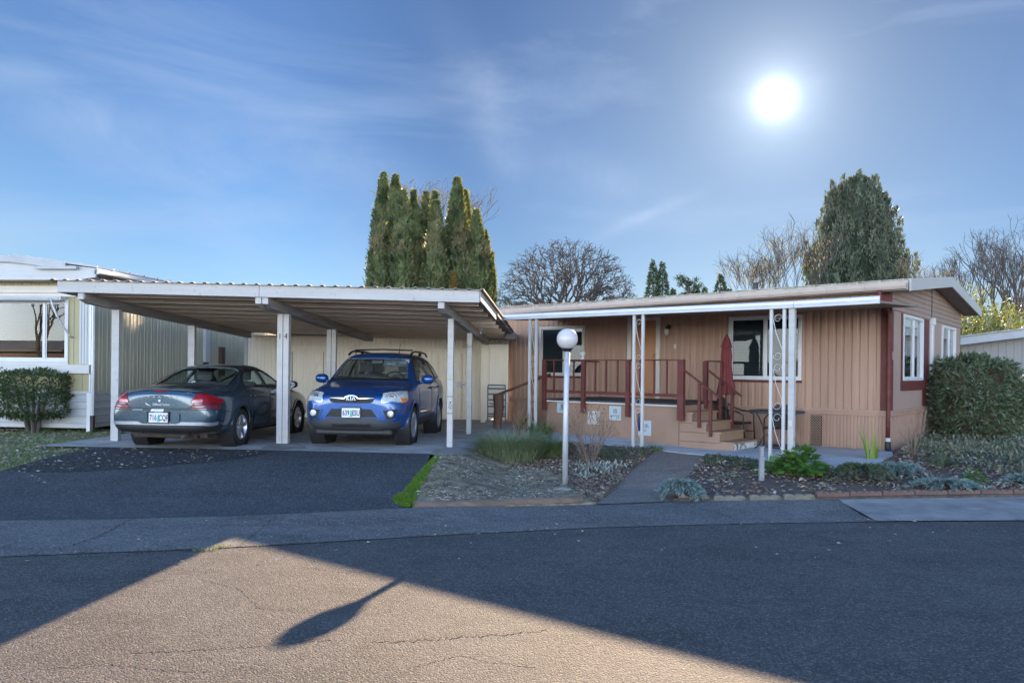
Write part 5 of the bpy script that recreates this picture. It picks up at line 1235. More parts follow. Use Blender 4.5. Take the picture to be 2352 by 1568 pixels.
    # cut the openings
    K.cut([wscreen, rscreen, sidew(fwin), sidew(rwin), sidew(qwin), arch(WX[0], WR+0.07), arch(WX[1], WR+0.07)])
    for wx in WX: K.round_arch(wx, WR, WR+0.07)
    K.body([MT['cpaint'], MT['seat']])
    P('rear_window', MT['carglass'], [(-.46, 1.46), (.46, 1.46)], [(-.52, 1.14), (.52, 1.14)], lambda q: K.rear(q.x, q.y), -0.002, 10, 8, depth=0.004)
    for wx in WX:
        for s in (-1, 1):
            wheel(root, wx, s*0.775, WR, 0.215, 6, 'blade', 'alloyd')
            mb = MB(); mb.lathe([(WR+0.085, -0.14), (WR+0.085, 0.12)], 26, Matrix.Translation((wx, s*0.76, WR)) @ Matrix.Rotation(-pi/2*s, 4, 'X'), cap=False); mb.lathe([(0.05, -0.14), (WR+0.085, -0.14)], 26, Matrix.Translation((wx, s*0.76, WR)) @ Matrix.Rotation(-pi/2*s, 4, 'X'), cap=False); mb.build('wheel_well', MT['blackplastic'], root, smooth=True)
    # cabin
    m = MB(); m.box(0.55, 1.06, -0.74, 0.74, 0.80, 1.06); m.build('dashboard', MT['blackplastic'], root, bevel=0.05)
    m = MB(); m.tube([(0.56+0.05*sin(t)*0.6, 0.36+0.19*cos(t), 1.10+0.17*sin(t)) for t in [2*pi*i/22 for i in range(22)]], 0.014, 6, closed=True); m.tube([(0.7, .36, 1.04), (0.57, .36, 1.10)], 0.04, 8); m.build('steering_wheel', MT['blackplastic'], root, smooth=True)
    for y in (-.38, .38):
        for x in (-0.05, -0.95):
            m = MB(); m.box(x-0.16, x+0.38, y-.25, y+.25, 0.45, 0.72); m.box(x-0.22, x-0.08, y-.24, y+.24, 0.7, 1.22); so = m.build('car_seat', MT['seat'], root, bevel=0.06, seg=3)
            m = MB(); m.box(x-0.22, x-0.13, y-.13, y+.13, 1.26, 1.44); m.tube([(x-.17, y-.06, 1.2), (x-.17, y-.06, 1.3)], 0.01, 5); m.tube([(x-.17, y+.06, 1.2), (x-.17, y+.06, 1.3)], 0.01, 5); m.build('headrest', MT['seat'], so, bevel=0.04, seg=3)
    m = MB(); m.box(0.46, 0.50, -0.11, 0.11, 1.42, 1.48); m.build('rear_view_mirror', MT['visor'], root, bevel=0.015)
    m = MB(); X = Matrix.Translation((0.55, 0.38, 1.44)) @ Matrix.Rotation(radians(-42), 4, 'Y'); m.box(-0.012, 0.0, -.24, .24, -0.09, 0.09, X); so = m.build('sun_visor', MT['visor'], root, bevel=0.008)
    m = MB(); m.box(0.001, 0.004, -.18, -.02, -0.05, -0.015, X); m.box(0.001, 0.004, .06, .19, -0.02, 0.02, X); m.build('visor_label', MT['sticker'], so)
    return root
build_suv()

# ------------------------------------------------------------------ steel blue sedan, tail towards the street
def build_sedan():
    root = thing('parked_sedan', 'steel blue four door sedan parked nose in under the left bay of the carport', 'car', (*cw(-1.52, 0.98), zg(*cw(-1.52, 0.98))+0.015), CPA+pi/2)
    root.scale = (1.07, 1.07, 1.07)
    S = [
     (-2.43, .36, (.60, .40), (.66, .54), (.64, .68), (.60, .74), (.50, .83), (.30, .875), .885),
     (-2.39, .28, (.74, .33), (.80, .52), (.755, .69), (.70, .79), (.56, .905), (.32, .945), .955),
     (-2.26, .24, (.83, .30), (.865, .54), (.825, .73), (.76, .855), (.60, .945), (.36, .968), .975),
     (-1.95, .21, (.865, .28), (.893, .57), (.86, .79), (.79, .90), (.64, .965), (.38, .985), .99),
     (-1.62, .20, (.87, .27), (.897, .59), (.873, .83), (.81, .925), (.67, .985), (.40, 1.01), 1.015),
     (-1.48, .20, (.87, .27), (.897, .59), (.875, .84), (.815, .935), (.655, 1.03), (.40, 1.07), 1.08),
     (-.86, .20, (.87, .27), (.897, .60), (.877, .86), (.825, .955), (.585, 1.265), (.40, 1.325), 1.335),
     (-.55, .20, (.87, .27), (.897, .60), (.877, .86), (.825, .955), (.575, 1.305), (.40, 1.36), 1.375),
     (0.0, .20, (.87, .27), (.897, .60), (.877, .855), (.825, .95), (.58, 1.325), (.40, 1.38), 1.39),
     (.36, .20, (.87, .27), (.897, .60), (.877, .85), (.822, .94), (.575, 1.29), (.40, 1.345), 1.355),
     (1.12, .20, (.87, .27), (.895, .59), (.872, .83), (.81, .905), (.66, .965), (.40, .99), 1.0),
     (1.26, .20, (.87, .27), (.895, .585), (.87, .82), (.805, .89), (.65, .925), (.40, .945), .95),
     (1.75, .21, (.86, .28), (.885, .56), (.855, .77), (.78, .83), (.62, .86), (.38, .88), .885),
     (2.12, .23, (.80, .30), (.825, .52), (.785, .69), (.71, .74), (.56, .775), (.34, .79), .795),
     (2.33, .27, (.68, .33), (.70, .48), (.66, .60), (.60, .655), (.47, .69), (.28, .70), .705),
     (2.41, .34, (.52, .38), (.54, .46), (.51, .55), (.46, .59), (.36, .61), (.22, .62), .625),
    ]
    bm = car_shell(S); K = Car(root, bm)
    WX = (1.38, -1.36); WR = 0.315
    re = lambda q: K.rear(q.x, q.y); sl = lambda q: K.side(q.x, q.y, 1); sr = lambda q: K.side(q.x, q.y, -1); tp = lambda q: K.top(q.x, q.y); nr = lambda q: K.near(q)
    P = K.patch
    fwin = [(0.86, .955), (0.42, 1.215), (0.22, 1.265), (-0.06, 1.285), (-0.10, .975)]
    rwin = [(-0.17, .98), (-0.13, 1.285), (-0.55, 1.265), (-0.80, 1.20), (-1.0, 1.07), (-1.04, .99)]
    for poly in (fwin, rwin):
        for sg, pj in ((1, sl), (-1, sr)):
            tpl, btl = ([(0.86, .96), (0.42, 1.22), (0.22, 1.27), (-0.06, 1.29)], [(0.86, .95), (-0.10, .97)]) if poly is fwin else ([(-0.13, 1.29), (-0.55, 1.27), (-0.80, 1.205), (-1.02, 1.07)], [(-0.17, .975), (-1.05, .985)])
            g = P('window', MT['carglass'], [(*p, 0) for p in tpl], [(*p, 0) for p in btl], pj, -0.004, 14, 8, depth=0.004)
            K.strip('window_seal', MT['black'], [(*p, 0) for p in poly], pj, 0.020, 0.003, 60, g, closed=True)
    P('rear_window', MT['carglass'], [(-.54, 1.30), (0, 1.335), (.54, 1.30)], [(-.66, 1.015), (-.4, 1.04), (0, 1.048), (.4, 1.04), (.66, 1.015)], re, -0.004, 20, 12, depth=0.004)
    K.strip('window_seal', MT['black'], [(-.55, 1.31, 0), (0, 1.345, 0), (.55, 1.31, 0), (.67, 1.01, 0), (.4, 1.033, 0), (0, 1.042, 0), (-.4, 1.033, 0), (-.67, 1.01, 0)], re, 0.022, 0.003, 90, closed=True)
    P('windscreen', MT['carglass'], [(-.54, 1.30), (0, 1.33), (.54, 1.30)], [(-.68, .995), (0, 1.02), (.68, .995)], lambda q: K.front(q.x, q.y), -0.004, 16, 10, depth=0.004)
    # boot lid: seam, lamps, badges, brake lamp
    lid = [(-.64, .90), (-.60, .80), (-.50, .685), (-.44, .665), (.44, .665), (.50, .685), (.60, .80), (.64, .90)]
    K.strip('boot_seam', MT['black'], [(*p, 0) for p in lid], re, 0.014, 0.003, 80)
    K.strip('boot_edge', MT['spaint'], [(-.60, .935, 0), (-.3, .955, 0), (0, .963, 0), (.3, .955, 0), (.60, .935, 0)], re, 0.02, 0.006, 40)
    P('brake_light', MT['redlens'], [(-.11, .938), (0, .946), (.11, .938)], [(-.09, .918), (0, .922), (.09, .918)], re, 0.006, 10, 4)
    for s in (-1, 1):
        A = [(-2.34, s*.585, .905), (-2.24, s*.70, .885), (-2.10, s*.83, .845), (-1.98, s*.87, .80)]
        B = [(-2.42, s*.50, .755), (-2.36, s*.70, .745), (-2.25, s*.82, .745), (-2.08, s*.88, .745)]
        tl = P('tail_light', MT['redlens'], A, B, nr, 0.008, 16, 9)
        K.strip('lamp_seam', MT['black'], A + B[::-1], nr, 0.012, 0.007, 60, tl, closed=True)
        P('reversing_lens', MT['pinklens'], [(-2.41, s*.53, .80), (-2.36, s*.665, .80)], [(-2.42, s*.51, .757), (-2.37, s*.665, .752)], nr, 0.011, 8, 4, tl)
        for zz in (.715, .672):
            P('lower_lens', MT['redlens'], [(-2.41, s*.535 + (zz-.715)*s*.6, zz+.012), (-2.30, s*.79, zz+.012), (-2.14, s*.87, zz+.012)], [(-2.41, s*.52 + (zz-.715)*s*.6, zz-.012), (-2.30, s*.79, zz-.012), (-2.14, s*.88, zz-.012)], nr, 0.007, 14, 3, tl)
    def onrear(mb_, y, z, out=0.006):
        loc, n = K.rear(y, z); up = V3((0, 0, 1)) - n*n.z; X = Matrix.Translation(loc+n*out) @ frame((0, 0, 0), (0, -1, 0), up); return xform(mb_, X)
    for i, ch in enumerate('STRATUS'): onrear(text_mb(ch, 0.046, 0.001, squash=1.3), 0.27-0.09*i, .842).build('lettering', MT['alloyd'], root)
    onrear(text_mb('SXT', 0.038, 0.002, squash=1.2), -.46, .905).build('lettering', MT['alloyd'], root)
    onrear(text_mb('DODGE', 0.03, 0.002, squash=1.2), .50, .905).build('lettering', MT['black'], root)
    onrear(text_mb('Official', 0.052, 0.0006, align='RIGHT'), -.035, .725).build('slogan', MT['sticker'], root); onrear(text_mb('Indian', 0.052, 0.0006, align='LEFT'), -.05, .725).build('slogan', MT['sticker'], root)
    m = MB(); m.prism([(-.05, 0.03), (-0.02, 0.012), (0.03, -0.02), (0.05, -0.035), (0.01, -0.015), (-0.03, 0.0)], 0, 0.001); onrear(m, .185, .725).build('feather_decal', MT['sticker'], root)
    m = MB(); m.lathe([(0.001, 0), (0.018, 0.0), (0.018, 0.002), (0.001, 0.002)], 12); onrear(m, .0, .785).build('lock_cover', MT['sticker'], root)
    m = MB(); m.prism([(-.11, -.022), (.10, -.022), (.115, .022), (-.085, .022)], 0, 0.001); st = onrear(m, .04, .632, 0.008).build('bumper_sticker', MT['sticker'], root)
    m = MB(); m.prism([(-.07, -.004), (.06, -.004), (.07, .006), (-.02, .008)], 0.001, 0.0018); onrear(m, .05, .632, 0.009).build('sticker_print', MT['galv'], st)
    m = MB(); m.prism([(-.09, -.012), (.08, -.012), (.09, .012), (-.07, .012)], 0, 0.001); onrear(m, .36, .64, 0.008).build('bumper_sticker', MT['bluerack'], root)
    # bumper: plate recess, pale strip, dark lower lip
    rc = P('plate_recess', MT['blackplastic'], [(-.22, .615), (.22, .615)], [(-.24, .44), (.24, .44)], re, 0.003, 12, 6)
    for s in (-1, 1): P('recess_cheek', MT['spaint'], [(s*.19, .605), (s*.27, .615), (s*.33, .585)], [(s*.19, .425), (s*.27, .425), (s*.33, .45)], re, 0.022, 10, 8, depth=0.03)
    plate(root, Matrix.Translation((-2.462, 0.0, .522)) @ frame((0, 0, 0), (0, -1, 0), (0.02, 0, 1)), '716', 'CQP', h=0.150)
    g = text_mb('USED AUTOS', 0.022, 0.0006); xform(g, Matrix.Translation((-2.467, 0, .607)) @ frame((0, 0, 0), (0, -1, 0), (0.02, 0, 1))); g.build('frame_lettering', MT['sticker'], [c for c in root.children if c.name.startswith('plate_frame')][0])
    P('bumper_strip', MT['alloyd'], [(-2.20, .84, .455), (-2.40, .70, .455), (-2.46, .3, .455), (-2.46, -.3, .455), (-2.40, -.70, .455), (-2.20, -.84, .455)], [(-2.20, .84, .405), (-2.40, .70, .405), (-2.46, .3, .405), (-2.46, -.3, .405), (-2.40, -.70, .405), (-2.20, -.84, .405)], nr, 0.007, 50, 4)
    P('bumper_lip', MT['blackplastic'], [(-2.05, .87, .395), (-2.22, .84, .395), (-2.40, .70, .395), (-2.46, .3, .395), (-2.46, -.3, .395), (-2.40, -.70, .395), (-2.22, -.84, .395), (-2.05, -.87, .395)], [(-2.05, .86, .25), (-2.22, .80, .25), (-2.36, .66, .26), (-2.42, .3, .27), (-2.42, -.3, .27), (-2.36, -.66, .26), (-2.22, -.80, .25), (-2.05, -.86, .25)], nr, 0.005, 50, 6)
    K.strip('bumper_seam', MT['black'], [(-2.46, .0, .648), (-2.46, .45, .645), (-2.40, .72, .645), (-2.2, .85, .645), (-1.85, .90, .60)], nr, 0.012, 0.002, 50); K.strip('bumper_seam', MT['black'], [(-2.46, .0, .648), (-2.46, -.45, .645), (-2.40, -.72, .645), (-2.2, -.85, .645), (-1.85, -.90, .60)], nr, 0.012, 0.002, 50)
    m = MB(); m.tube([(-1.7, -.36, .20), (-2.2, -.38, .215), (-2.43, -.38, .225)], [0.03, 0.032, 0.034], 10); m.build('exhaust_pipe', MT['rust'], root, smooth=True)
    m = MB(); m.box(-2.1, 2.0, -.62, .62, .17, .30); m.box(-2.2, -1.7, -.5, .45, .185, .25); m.build('underbody', MT['rust'], root, bevel=0.03)
    for sg, pj in ((1, sl), (-1, sr)):
        for out_, hx, A, B in (([(0.92, .86), (0.95, .60), (0.86, .29), (-0.12, .29), (-0.13, .95)], 0.02, [(0.90, .92), (-0.125, .955)], [(0.84, .30), (-0.125, .30)]),
                               ([(-0.145, .96), (-0.145, .29), (-0.80, .29), (-0.92, .50), (-1.10, .68), (-1.13, .85), (-1.06, .97)], -0.96, [(-0.15, .96), (-1.05, .965)], [(-0.15, .30), (-0.79, .30)])):
            dr = P('door', MT['spaint'], [(*p, 0) for p in A], [(*p, 0) for p in B], pj, 0.003, 14, 12, depth=0.006)
            K.strip('door_seam', MT['black'], [(*p, 0) for p in out_], pj, 0.009, 0.0045, 60, dr)
            loc, n = pj(V3((hx, .83, 0))); m = MB(); m.tube([loc+V3((0.09, sg*.004, 0)), loc+V3((0.075, sg*.032, 0)), loc+V3((-0.075, sg*.032, 0.004)), loc+V3((-0.09, sg*.004, 0))], 0.014, 8); m.build('door_handle', MT['spaint'], dr, smooth=True)
        K.strip('body_moulding', MT['spaint'], [(1.0, .50, 0), (-1.0, .50, 0)], pj, 0.03, 0.007, 30)
        for wx in WX:
            rr = WR+0.06
            K.strip('wheel_arch', MT['spaint'], [(wx+rr*cos(t), WR+rr*sin(t), 0) for t in [-0.12+(pi+0.24)*i/24 for i in range(25)]], pj, 0.035, 0.012, 40)
        mm = MB(); Xm = Matrix.Translation((0.74, sg*.98, 1.0)) @ Matrix.Diagonal((0.07, 0.11, 0.07, 1)); mm.lathe([(0.05, -1), (0.55, -0.92), (0.9, -0.55), (1.0, 0), (0.9, 0.55), (0.55, 0.92), (0.05, 1)], 14, Xm); mm.tube([(0.78, sg*.84, .96), (0.76, sg*.92, .98)], 0.03, 6)
        mo = mm.build('wing_mirror', MT['spaint'], root, smooth=True); mm = MB(); mm.lathe([(0.001, 0), (0.8, 0)], 14, Matrix.Translation((0.675, sg*.98, 1.0)) @ Matrix.Rotation(pi/2, 4, 'Y') @ Matrix.Diagonal((0.065, 0.10, 1, 1))); mm.build('mirror_glass', MT['chrome'], mo)
        P('headlight', MT['clearlens'], [(2.25, sg*.50, .66), (2.05, sg*.72, .72)], [(2.33, sg*.50, .58), (2.12, sg*.76, .60)], nr, 0.006, 8, 6)
    wind = lambda c, n: n.x > 0.3 and 0.3 < c.x < 1.15 and inpoly(c.y, c.z, [(-.67, 1.0), (.67, 1.0), (.54, 1.30), (-.54, 1.30)])
    rear = lambda c, n: n.x < -0.15 and -1.65 < c.x < -0.75 and inpoly(c.y, c.z, [(-.65, 1.02), (-.4, 1.043), (.4, 1.043), (.65, 1.02), (.54, 1.30), (0, 1.33), (-.54, 1.30)])
    sidew = lambda poly: (lambda c, n: abs(n.y) > 0.45 and inpoly(c.x, c.z, poly))
    arch = lambda wx, rr: (lambda c, n: abs(c.y) > 0.45 and hypot(c.x-wx, c.z-WR) < rr)
    K.cut([wind, rear, sidew(fwin), sidew(rwin), arch(WX[0], WR+0.05), arch(WX[1], WR+0.05)])
    for wx in WX: K.round_arch(wx, WR, WR+0.05)
    K.body([MT['spaint'], MT['seat']])
    for wx in WX:
        for s in (-1, 1):
            wheel(root, wx, s*0.775, WR, 0.205, 5, 'star', 'alloy')
            Xw = Matrix.Translation((wx, s*0.76, WR)) @ Matrix.Rotation(-pi/2*s, 4, 'X')
            mb = MB(); mb.lathe([(WR+0.065, -0.14), (WR+0.065, 0.12)], 26, Xw, cap=False); mb.lathe([(0.05, -0.14), (WR+0.065, -0.14)], 26, Xw, cap=False); mb.build('wheel_well', MT['blackplastic'], root, smooth=True)
    m = MB(); m.box(0.70, 1.15, -.72, .72, .70, .95); m.build('dashboard', MT['blackplastic'], root, bevel=0.05)
    m = MB(); m.box(-1.62, -1.0, -.66, .66, .90, .97); m.build('parcel_shelf', MT['seat'], root, bevel=0.02)
    m = MB(); m.box(-1.02, -0.86, -.62, .62, .45, 1.04); m.box(-0.9, -0.3, -.62, .62, .35, .58); so = m.build('rear_seat', MT['seat'], root, bevel=0.06, seg=3)
    for y in (-.36, .36):
        m = MB(); m.box(-0.10, 0.42, y-.24, y+.24, .35, .58); m.box(-0.16, -0.02, y-.23, y+.23, .55, 1.06); so = m.build('car_seat', MT['seat'], root, bevel=0.06, seg=3)
        m = MB(); m.box(-0.17, -0.08, y-.13, y+.13, 1.09, 1.25); m.tube([(-.12, y-.06, 1.04), (-.12, y-.06, 1.12)], 0.01, 5); m.tube([(-.12, y+.06, 1.04), (-.12, y+.06, 1.12)], 0.01, 5); m.build('headrest', MT['seat'], so, bevel=0.04, seg=3)
    return root
build_sedan()

# ================================================================== LAMP, FURNITURE, SMALL THINGS
def g3(u, v, dz=0.0):
    x, y = gp(u, v); return V3((x, y, zg(x, y)+dz))
lp = g3(1297, 1119, 0.03)
LP = thing('yard_lamp', 'white globe yard lamp on a galvanised pole in the middle planting bed', 'lamp', lp)
m = MB(); m.tube([(0, 0, -0.05), (0, 0, 1.0), (0.012, 0, 2.15)], 0.044, 16); m.build('pole', MT['galv'], LP, smooth=True)
m = MB(); m.lathe([(0.055, 2.12), (0.075, 2.14), (0.085, 2.165), (0.085, 2.18)], 18, Matrix.Translation((0.012, 0, 0))); m.build('collar', MT['black'], LP, smooth=True)
m = MB(); rg = 0.168; m.lathe([(rg*sin(t), 2.315 - rg*cos(t)) for t in [0.50+(pi-0.50)*i/22 for i in range(22)]]+[(0.001, 2.315+rg)], 32, Matrix.Translation((0.012, 0, 0))); m.build('globe', MT['globe'], LP, smooth=True)
s_ = g3(1297, 1133, 0.02); RS = thing('stone', 'flat pale stone lying at the foot of the globe lamp', 'stone', s_)
m = MB(); m.lathe([(0.05, -0.04), (0.17, 0.0), (0.16, 0.04), (0.09, 0.07), (0.001, 0.075)], 12, Matrix.Diagonal((1.0, 0.7, 1, 1))); m.v = [tuple(V3(p)*(1+0.25*noise.noise(V3(p)*9))) for p in m.v]; m.build('stone_body', MT['stone'], RS, smooth=True)
def path_light(u, v, h, label):
    p = g3(u, v, 0.02); L = thing('path_light', label, 'path light', p, 0.2)
    m = MB(); m.box(-0.035, 0.035, -0.03, 0.03, -0.05, h*0.62); m.build('stake', MT['greyplastic'], L, bevel=0.006)
    m = MB(); m.box(-0.045, 0.045, -0.04, 0.04, h*0.62, h*0.70); m.box(-0.03, 0.03, -0.025, 0.025, h*0.70, h*0.97); m.box(-0.042, 0.042, -0.036, 0.036, h*0.97, h); m.build('head', MT['greyplastic'], L, bevel=0.006)
path_light(1748, 1110, 0.56, 'grey stake path light in the bed left of the broad leaved plant')
dp = g3(2225, 1078, 0.07); DP = thing('drain_pipe', 'short black plastic drain pipe lying in the right bed', 'pipe', dp, radians(-24))
m = MB(); n = 22
m.tube([(-0.26+0.52*i/n, 0, 0) for i in range(n+1)], [0.058+0.006*(i % 2) for i in range(n+1)], 14, cap=False); m.tube([(-0.26+0.52*i/n, 0, 0) for i in range(n+1)], [0.047]*(n+1), 14, cap=False); m.build('pipe_body', MT['blackplastic'], DP)
# folded umbrella, leaning in its base beyond the steps
ub = hw(3.02, 0.72); U = thing('patio_umbrella', 'folded red patio umbrella standing by the porch steps', 'umbrella', (*ub, zg(*ub)+0.03), HA)
zb = zg(*ub)+0.03
m = MB(); rows = []; nk = 40
for z, r in ((1.40, 0.185), (1.55, 0.16), (1.75, 0.118), (1.95, 0.098), (2.0, 0.092), (2.2, 0.10), (2.4, 0.08), (2.46, 0.065)):
    rows.append([(r*(1+0.20*sin(8*t+z*1.3))*cos(t), r*(1+0.20*sin(8*t+z*1.3))*sin(t), z-zb-0.02*sin(16*t)*(1 if z < 1.45 else 0)) for t in [2*pi*i/nk for i in range(nk+1)]])
m.grid(rows); m.build('canopy', MT['red'], U, smooth=True)
m = MB(); rows = []
for z, r in ((2.40, 0.115), (2.46, 0.095), (2.56, 0.062), (2.60, 0.045), (2.625, 0.03), (2.63, 0.001)): rows.append([(r*(1+0.10*sin(8*t))*cos(t), r*(1+0.10*sin(8*t))*sin(t), z-zb-(0.02*sin(4*t)**2 if z < 2.45 else 0)) for t in [2*pi*i/nk for i in range(nk+1)]])
m.grid(rows); m.build('vent_cap', MT['red'], U, smooth=True)
m = MB(); m.tube([(0, 0, 0.02), (0, 0, 2.6-zb)], 0.019, 8); m.lathe([(0.001, 2.63-zb), (0.02, 2.63-zb), (0.02, 2.66-zb), (0.001, 2.67-zb)], 8); m.build('pole', MT['brown'], U, smooth=True)
m = MB(); m.lathe([(0.24, 0), (0.24, 0.04), (0.20, 0.07), (0.05, 0.08), (0.04, 0.28), (0.001, 0.28)], 20); m.build('base', MT['black'], U, smooth=True)
m = MB(); m.lathe([(0.101, 1.985-zb), (0.113, 1.99-zb), (0.113, 2.02-zb), (0.10, 2.03-zb)], 20); m.build('tie_strap', MT['red'], U)
# black chair behind the steps
def chair(name, label, loc, rz):
    c = thing(name, label, 'chair', loc, rz, 'black patio chairs')        # local: faces +x
    m = MB(); m.box(-0.22, 0.24, -0.24, 0.24, 0.40, 0.44); m.build('seat', MT['wicker'], c, bevel=0.02)
    m = MB(); rows = []
    for i in range(9):
        t = i/8; z = 0.44+0.50*t; w_ = 0.235*(1-0.10*t) if t < 0.8 else 0.235*(0.92-0.9*(t-0.8)**1.3*2.5)
        rows.append([(-0.22-0.13*t-0.03*(1-(y/0.24)**2), y*w_/0.24, z + (0.0 if t < 1 else 0.02*(1-(y/0.24)**2))) for y in [-0.24+0.06*k for k in range(9)]])
    m.grid(rows); m.grid([[(p[0]-0.018, p[1], p[2]) for p in r_] for r_ in rows]); m.build('backrest', MT['wicker'], c)
    m = MB(); edge = [r_[0] for r_ in rows] + rows[-1][1:-1] + [r_[-1] for r_ in rows[::-1]]; m.tube([(p[0]-0.009, p[1], p[2]) for p in edge], 0.013, 6); m.build('back_frame', MT['black'], c, smooth=True)
    for s in (-1, 1):
        m = MB(); m.tube([(-0.30, s*.25, 0.80), (-0.10, s*.29, 0.70), (0.16, s*.29, 0.65), (0.26, s*.28, 0.60), (0.27, s*.27, 0.40), (0.30, s*.27, 0.0)], 0.014, 7); m.build('arm', MT['black'], c, smooth=True)
        m = MB(); m.tube([(-0.22, s*.24, 0.46), (-0.26, s*.25, 0.22), (-0.33, s*.26, 0.0)], 0.014, 7); m.build('leg', MT['black'], c, smooth=True)
        m = MB(); m.tube([(-0.25, s*.25, 0.24), (0.285, s*.27, 0.24)], 0.009, 6); m.build('stretcher', MT['black'], c)
    return c
q = hw(2.88, 0.50); ch0 = chair('patio_chair', 'black wicker armchair facing right, tucked behind the porch steps', (*q, zg(*q)+0.03), HA+pi)
q = hw(1.92, 0.60); dup(ch0, (*q, zg(*q)+0.03), HA+pi/2+0.15, 'black wicker armchair pushed in behind the round patio table', (0.92, 0.92, 0.86))
q = hw(1.76, 1.22); TB = thing('patio_table', 'round black bistro table on curved legs behind the right awning posts', 'table', (*q, zg(*q)+0.03), HA+0.2)
m = MB(); m.lathe([(0.001, 0.70), (0.50, 0.70), (0.525, 0.705), (0.53, 0.735), (0.515, 0.745), (0.001, 0.74)], 40); m.build('tabletop', MT['tabtop'], TB, smooth=True)
for k in range(4):
    a = k*pi/2+0.5; ca, sa = cos(a), sin(a)
    m = MB(); m.tube([(0.40*ca, 0.40*sa, 0.70), (0.34*ca, 0.34*sa, 0.60), (0.27*ca, 0.27*sa, 0.45), (0.25*ca, 0.25*sa, 0.25), (0.33*ca, 0.33*sa, 0.08), (0.42*ca, 0.42*sa, 0.0)], 0.013, 7); m.build('leg', MT['black'], TB, smooth=True)
m = MB(); m.tube([(0.25*cos(t), 0.25*sin(t), 0.40) for t in [2*pi*i/24 for i in range(24)]], 0.009, 6, closed=True); m.tube([(0.26*cos(.5), .26*sin(.5), .40), (-0.26*cos(.5), -.26*sin(.5), .40)], 0.008, 6); m.tube([(-0.26*sin(.5), .26*cos(.5), .40), (0.26*sin(.5), -.26*cos(.5), .40)], 0.008, 6); m.build('ring_stretcher', MT['black'], TB)
q = hw(1.66, 1.1); BX = thing('umbrella_base', 'square black umbrella base under the round patio table', 'umbrella base', (*q, zg(*q)+0.03), HA)
m = MB(); m.box(-0.25, 0.25, -0.2, 0.2, 0, 0.06); m.build('slab', MT['blackplastic'], BX, bevel=0.015); m = MB(); m.tube([(0, 0, 0.06), (0, 0, 0.34)], 0.03, 10); m.build('socket', MT['black'], BX)
# hanging wind chime / sock between the middle posts
q = hw(3.80, 3.0); WS = thing('plant_hanger', 'small dark blue ornament hanging between the middle pair of awning posts', 'ornament', (*q, 1.0), HA)
m = MB(); m.lathe([(0.001, -0.30), (0.02, -0.29), (0.04, -0.08), (0.036, -0.05), (0.001, -0.04)], 10); m.build('cone', MT['navy'], WS, smooth=True)
m = MB(); m.tube([(0.03*cos(t), 0.0, 0.0+0.03*sin(t)) for t in [2*pi*i/14 for i in range(14)]], 0.012, 6, closed=True); m.build('ring', MT['black'], WS)

# edging along the beds
def edger(p, rz, L, mt, label, grp, nsc=4, h=0.11):
    e = thing('edging_block', label, 'edging', p, rz, grp); m = MB()
    prof = [(-L/2, -0.03)]
    for i in range(nsc):
        c = -L/2+L*(i+.5)/nsc
        for k in range(7):
            t = pi-pi*k/6; prof.append((c+L/nsc*0.48*cos(t), h*0.72+h*0.28*sin(t)))
    prof.append((L/2, -0.03))
    m.prism(prof, -0.035, 0.035, lambda a, b, y: (a, y, b)); o = m.build('block', MT[mt], e, bevel=0.008)
pts = [gp(*p) for p in ((1552, 1148), (1640, 1149), (1760, 1147), (1900, 1145), (2100, 1141), (2250, 1140), (2352, 1139), (2500, 1138))]
def along(pl, step):
    out = []; need = step/2; 
    for a, b in zip(pl, pl[1:]):
        a, b = V3((*a, 0)), V3((*b, 0)); L = (b-a).length; t = need
        while t < L: out.append((a.lerp(b, t/L), atan2(b.y-a.y, b.x-a.x))); t += step
        need = t-L
    return out
for i, (p, an) in enumerate(along(pts, 0.50)):
    rr = random.Random(i); left = p.x < gp(1890, 1146)[0]
    if left: edger((p.x, p.y, zg(p.x, p.y)-0.01), an+rr.uniform(-.05, .05), 0.44, 'edger2', 'mossy grey scalloped edging block along the bed between walkway and broad leaved plant', 'mossy edging blocks of the right bed', 3, 0.085)
    else: edger((p.x, p.y+0.02, zg(p.x, p.y)-0.01), an+rr.uniform(-.02, .02), 0.485, 'edger', 'red brown scalloped edging block along the front of the right bed', 'red brown edging blocks of the right bed', 5, 0.115)
tp_ = [gp(*p) for p in ((947, 1160), (1000, 1161), (1150, 1161), (1335, 1157))]
TE = thing('timber_edging', 'long brown timber edging along the street side of the middle bed', 'edging', (*tp_[1], 0.0))
m = MB(); m.tube([(x-tp_[1][0], y-tp_[1][1], 0.05) for x, y in resample([(*p, 0) for p in tp_], 24) for _ in (0,)] if False else [(p.x-tp_[1][0], p.y-tp_[1][1], 0.045+0.01*noise.noise((p.x*3, 0, 0))) for p in resample([(*p, 0) for p in tp_], 24)], 0.068, 8); m.build('log', MT['timber'], TE)

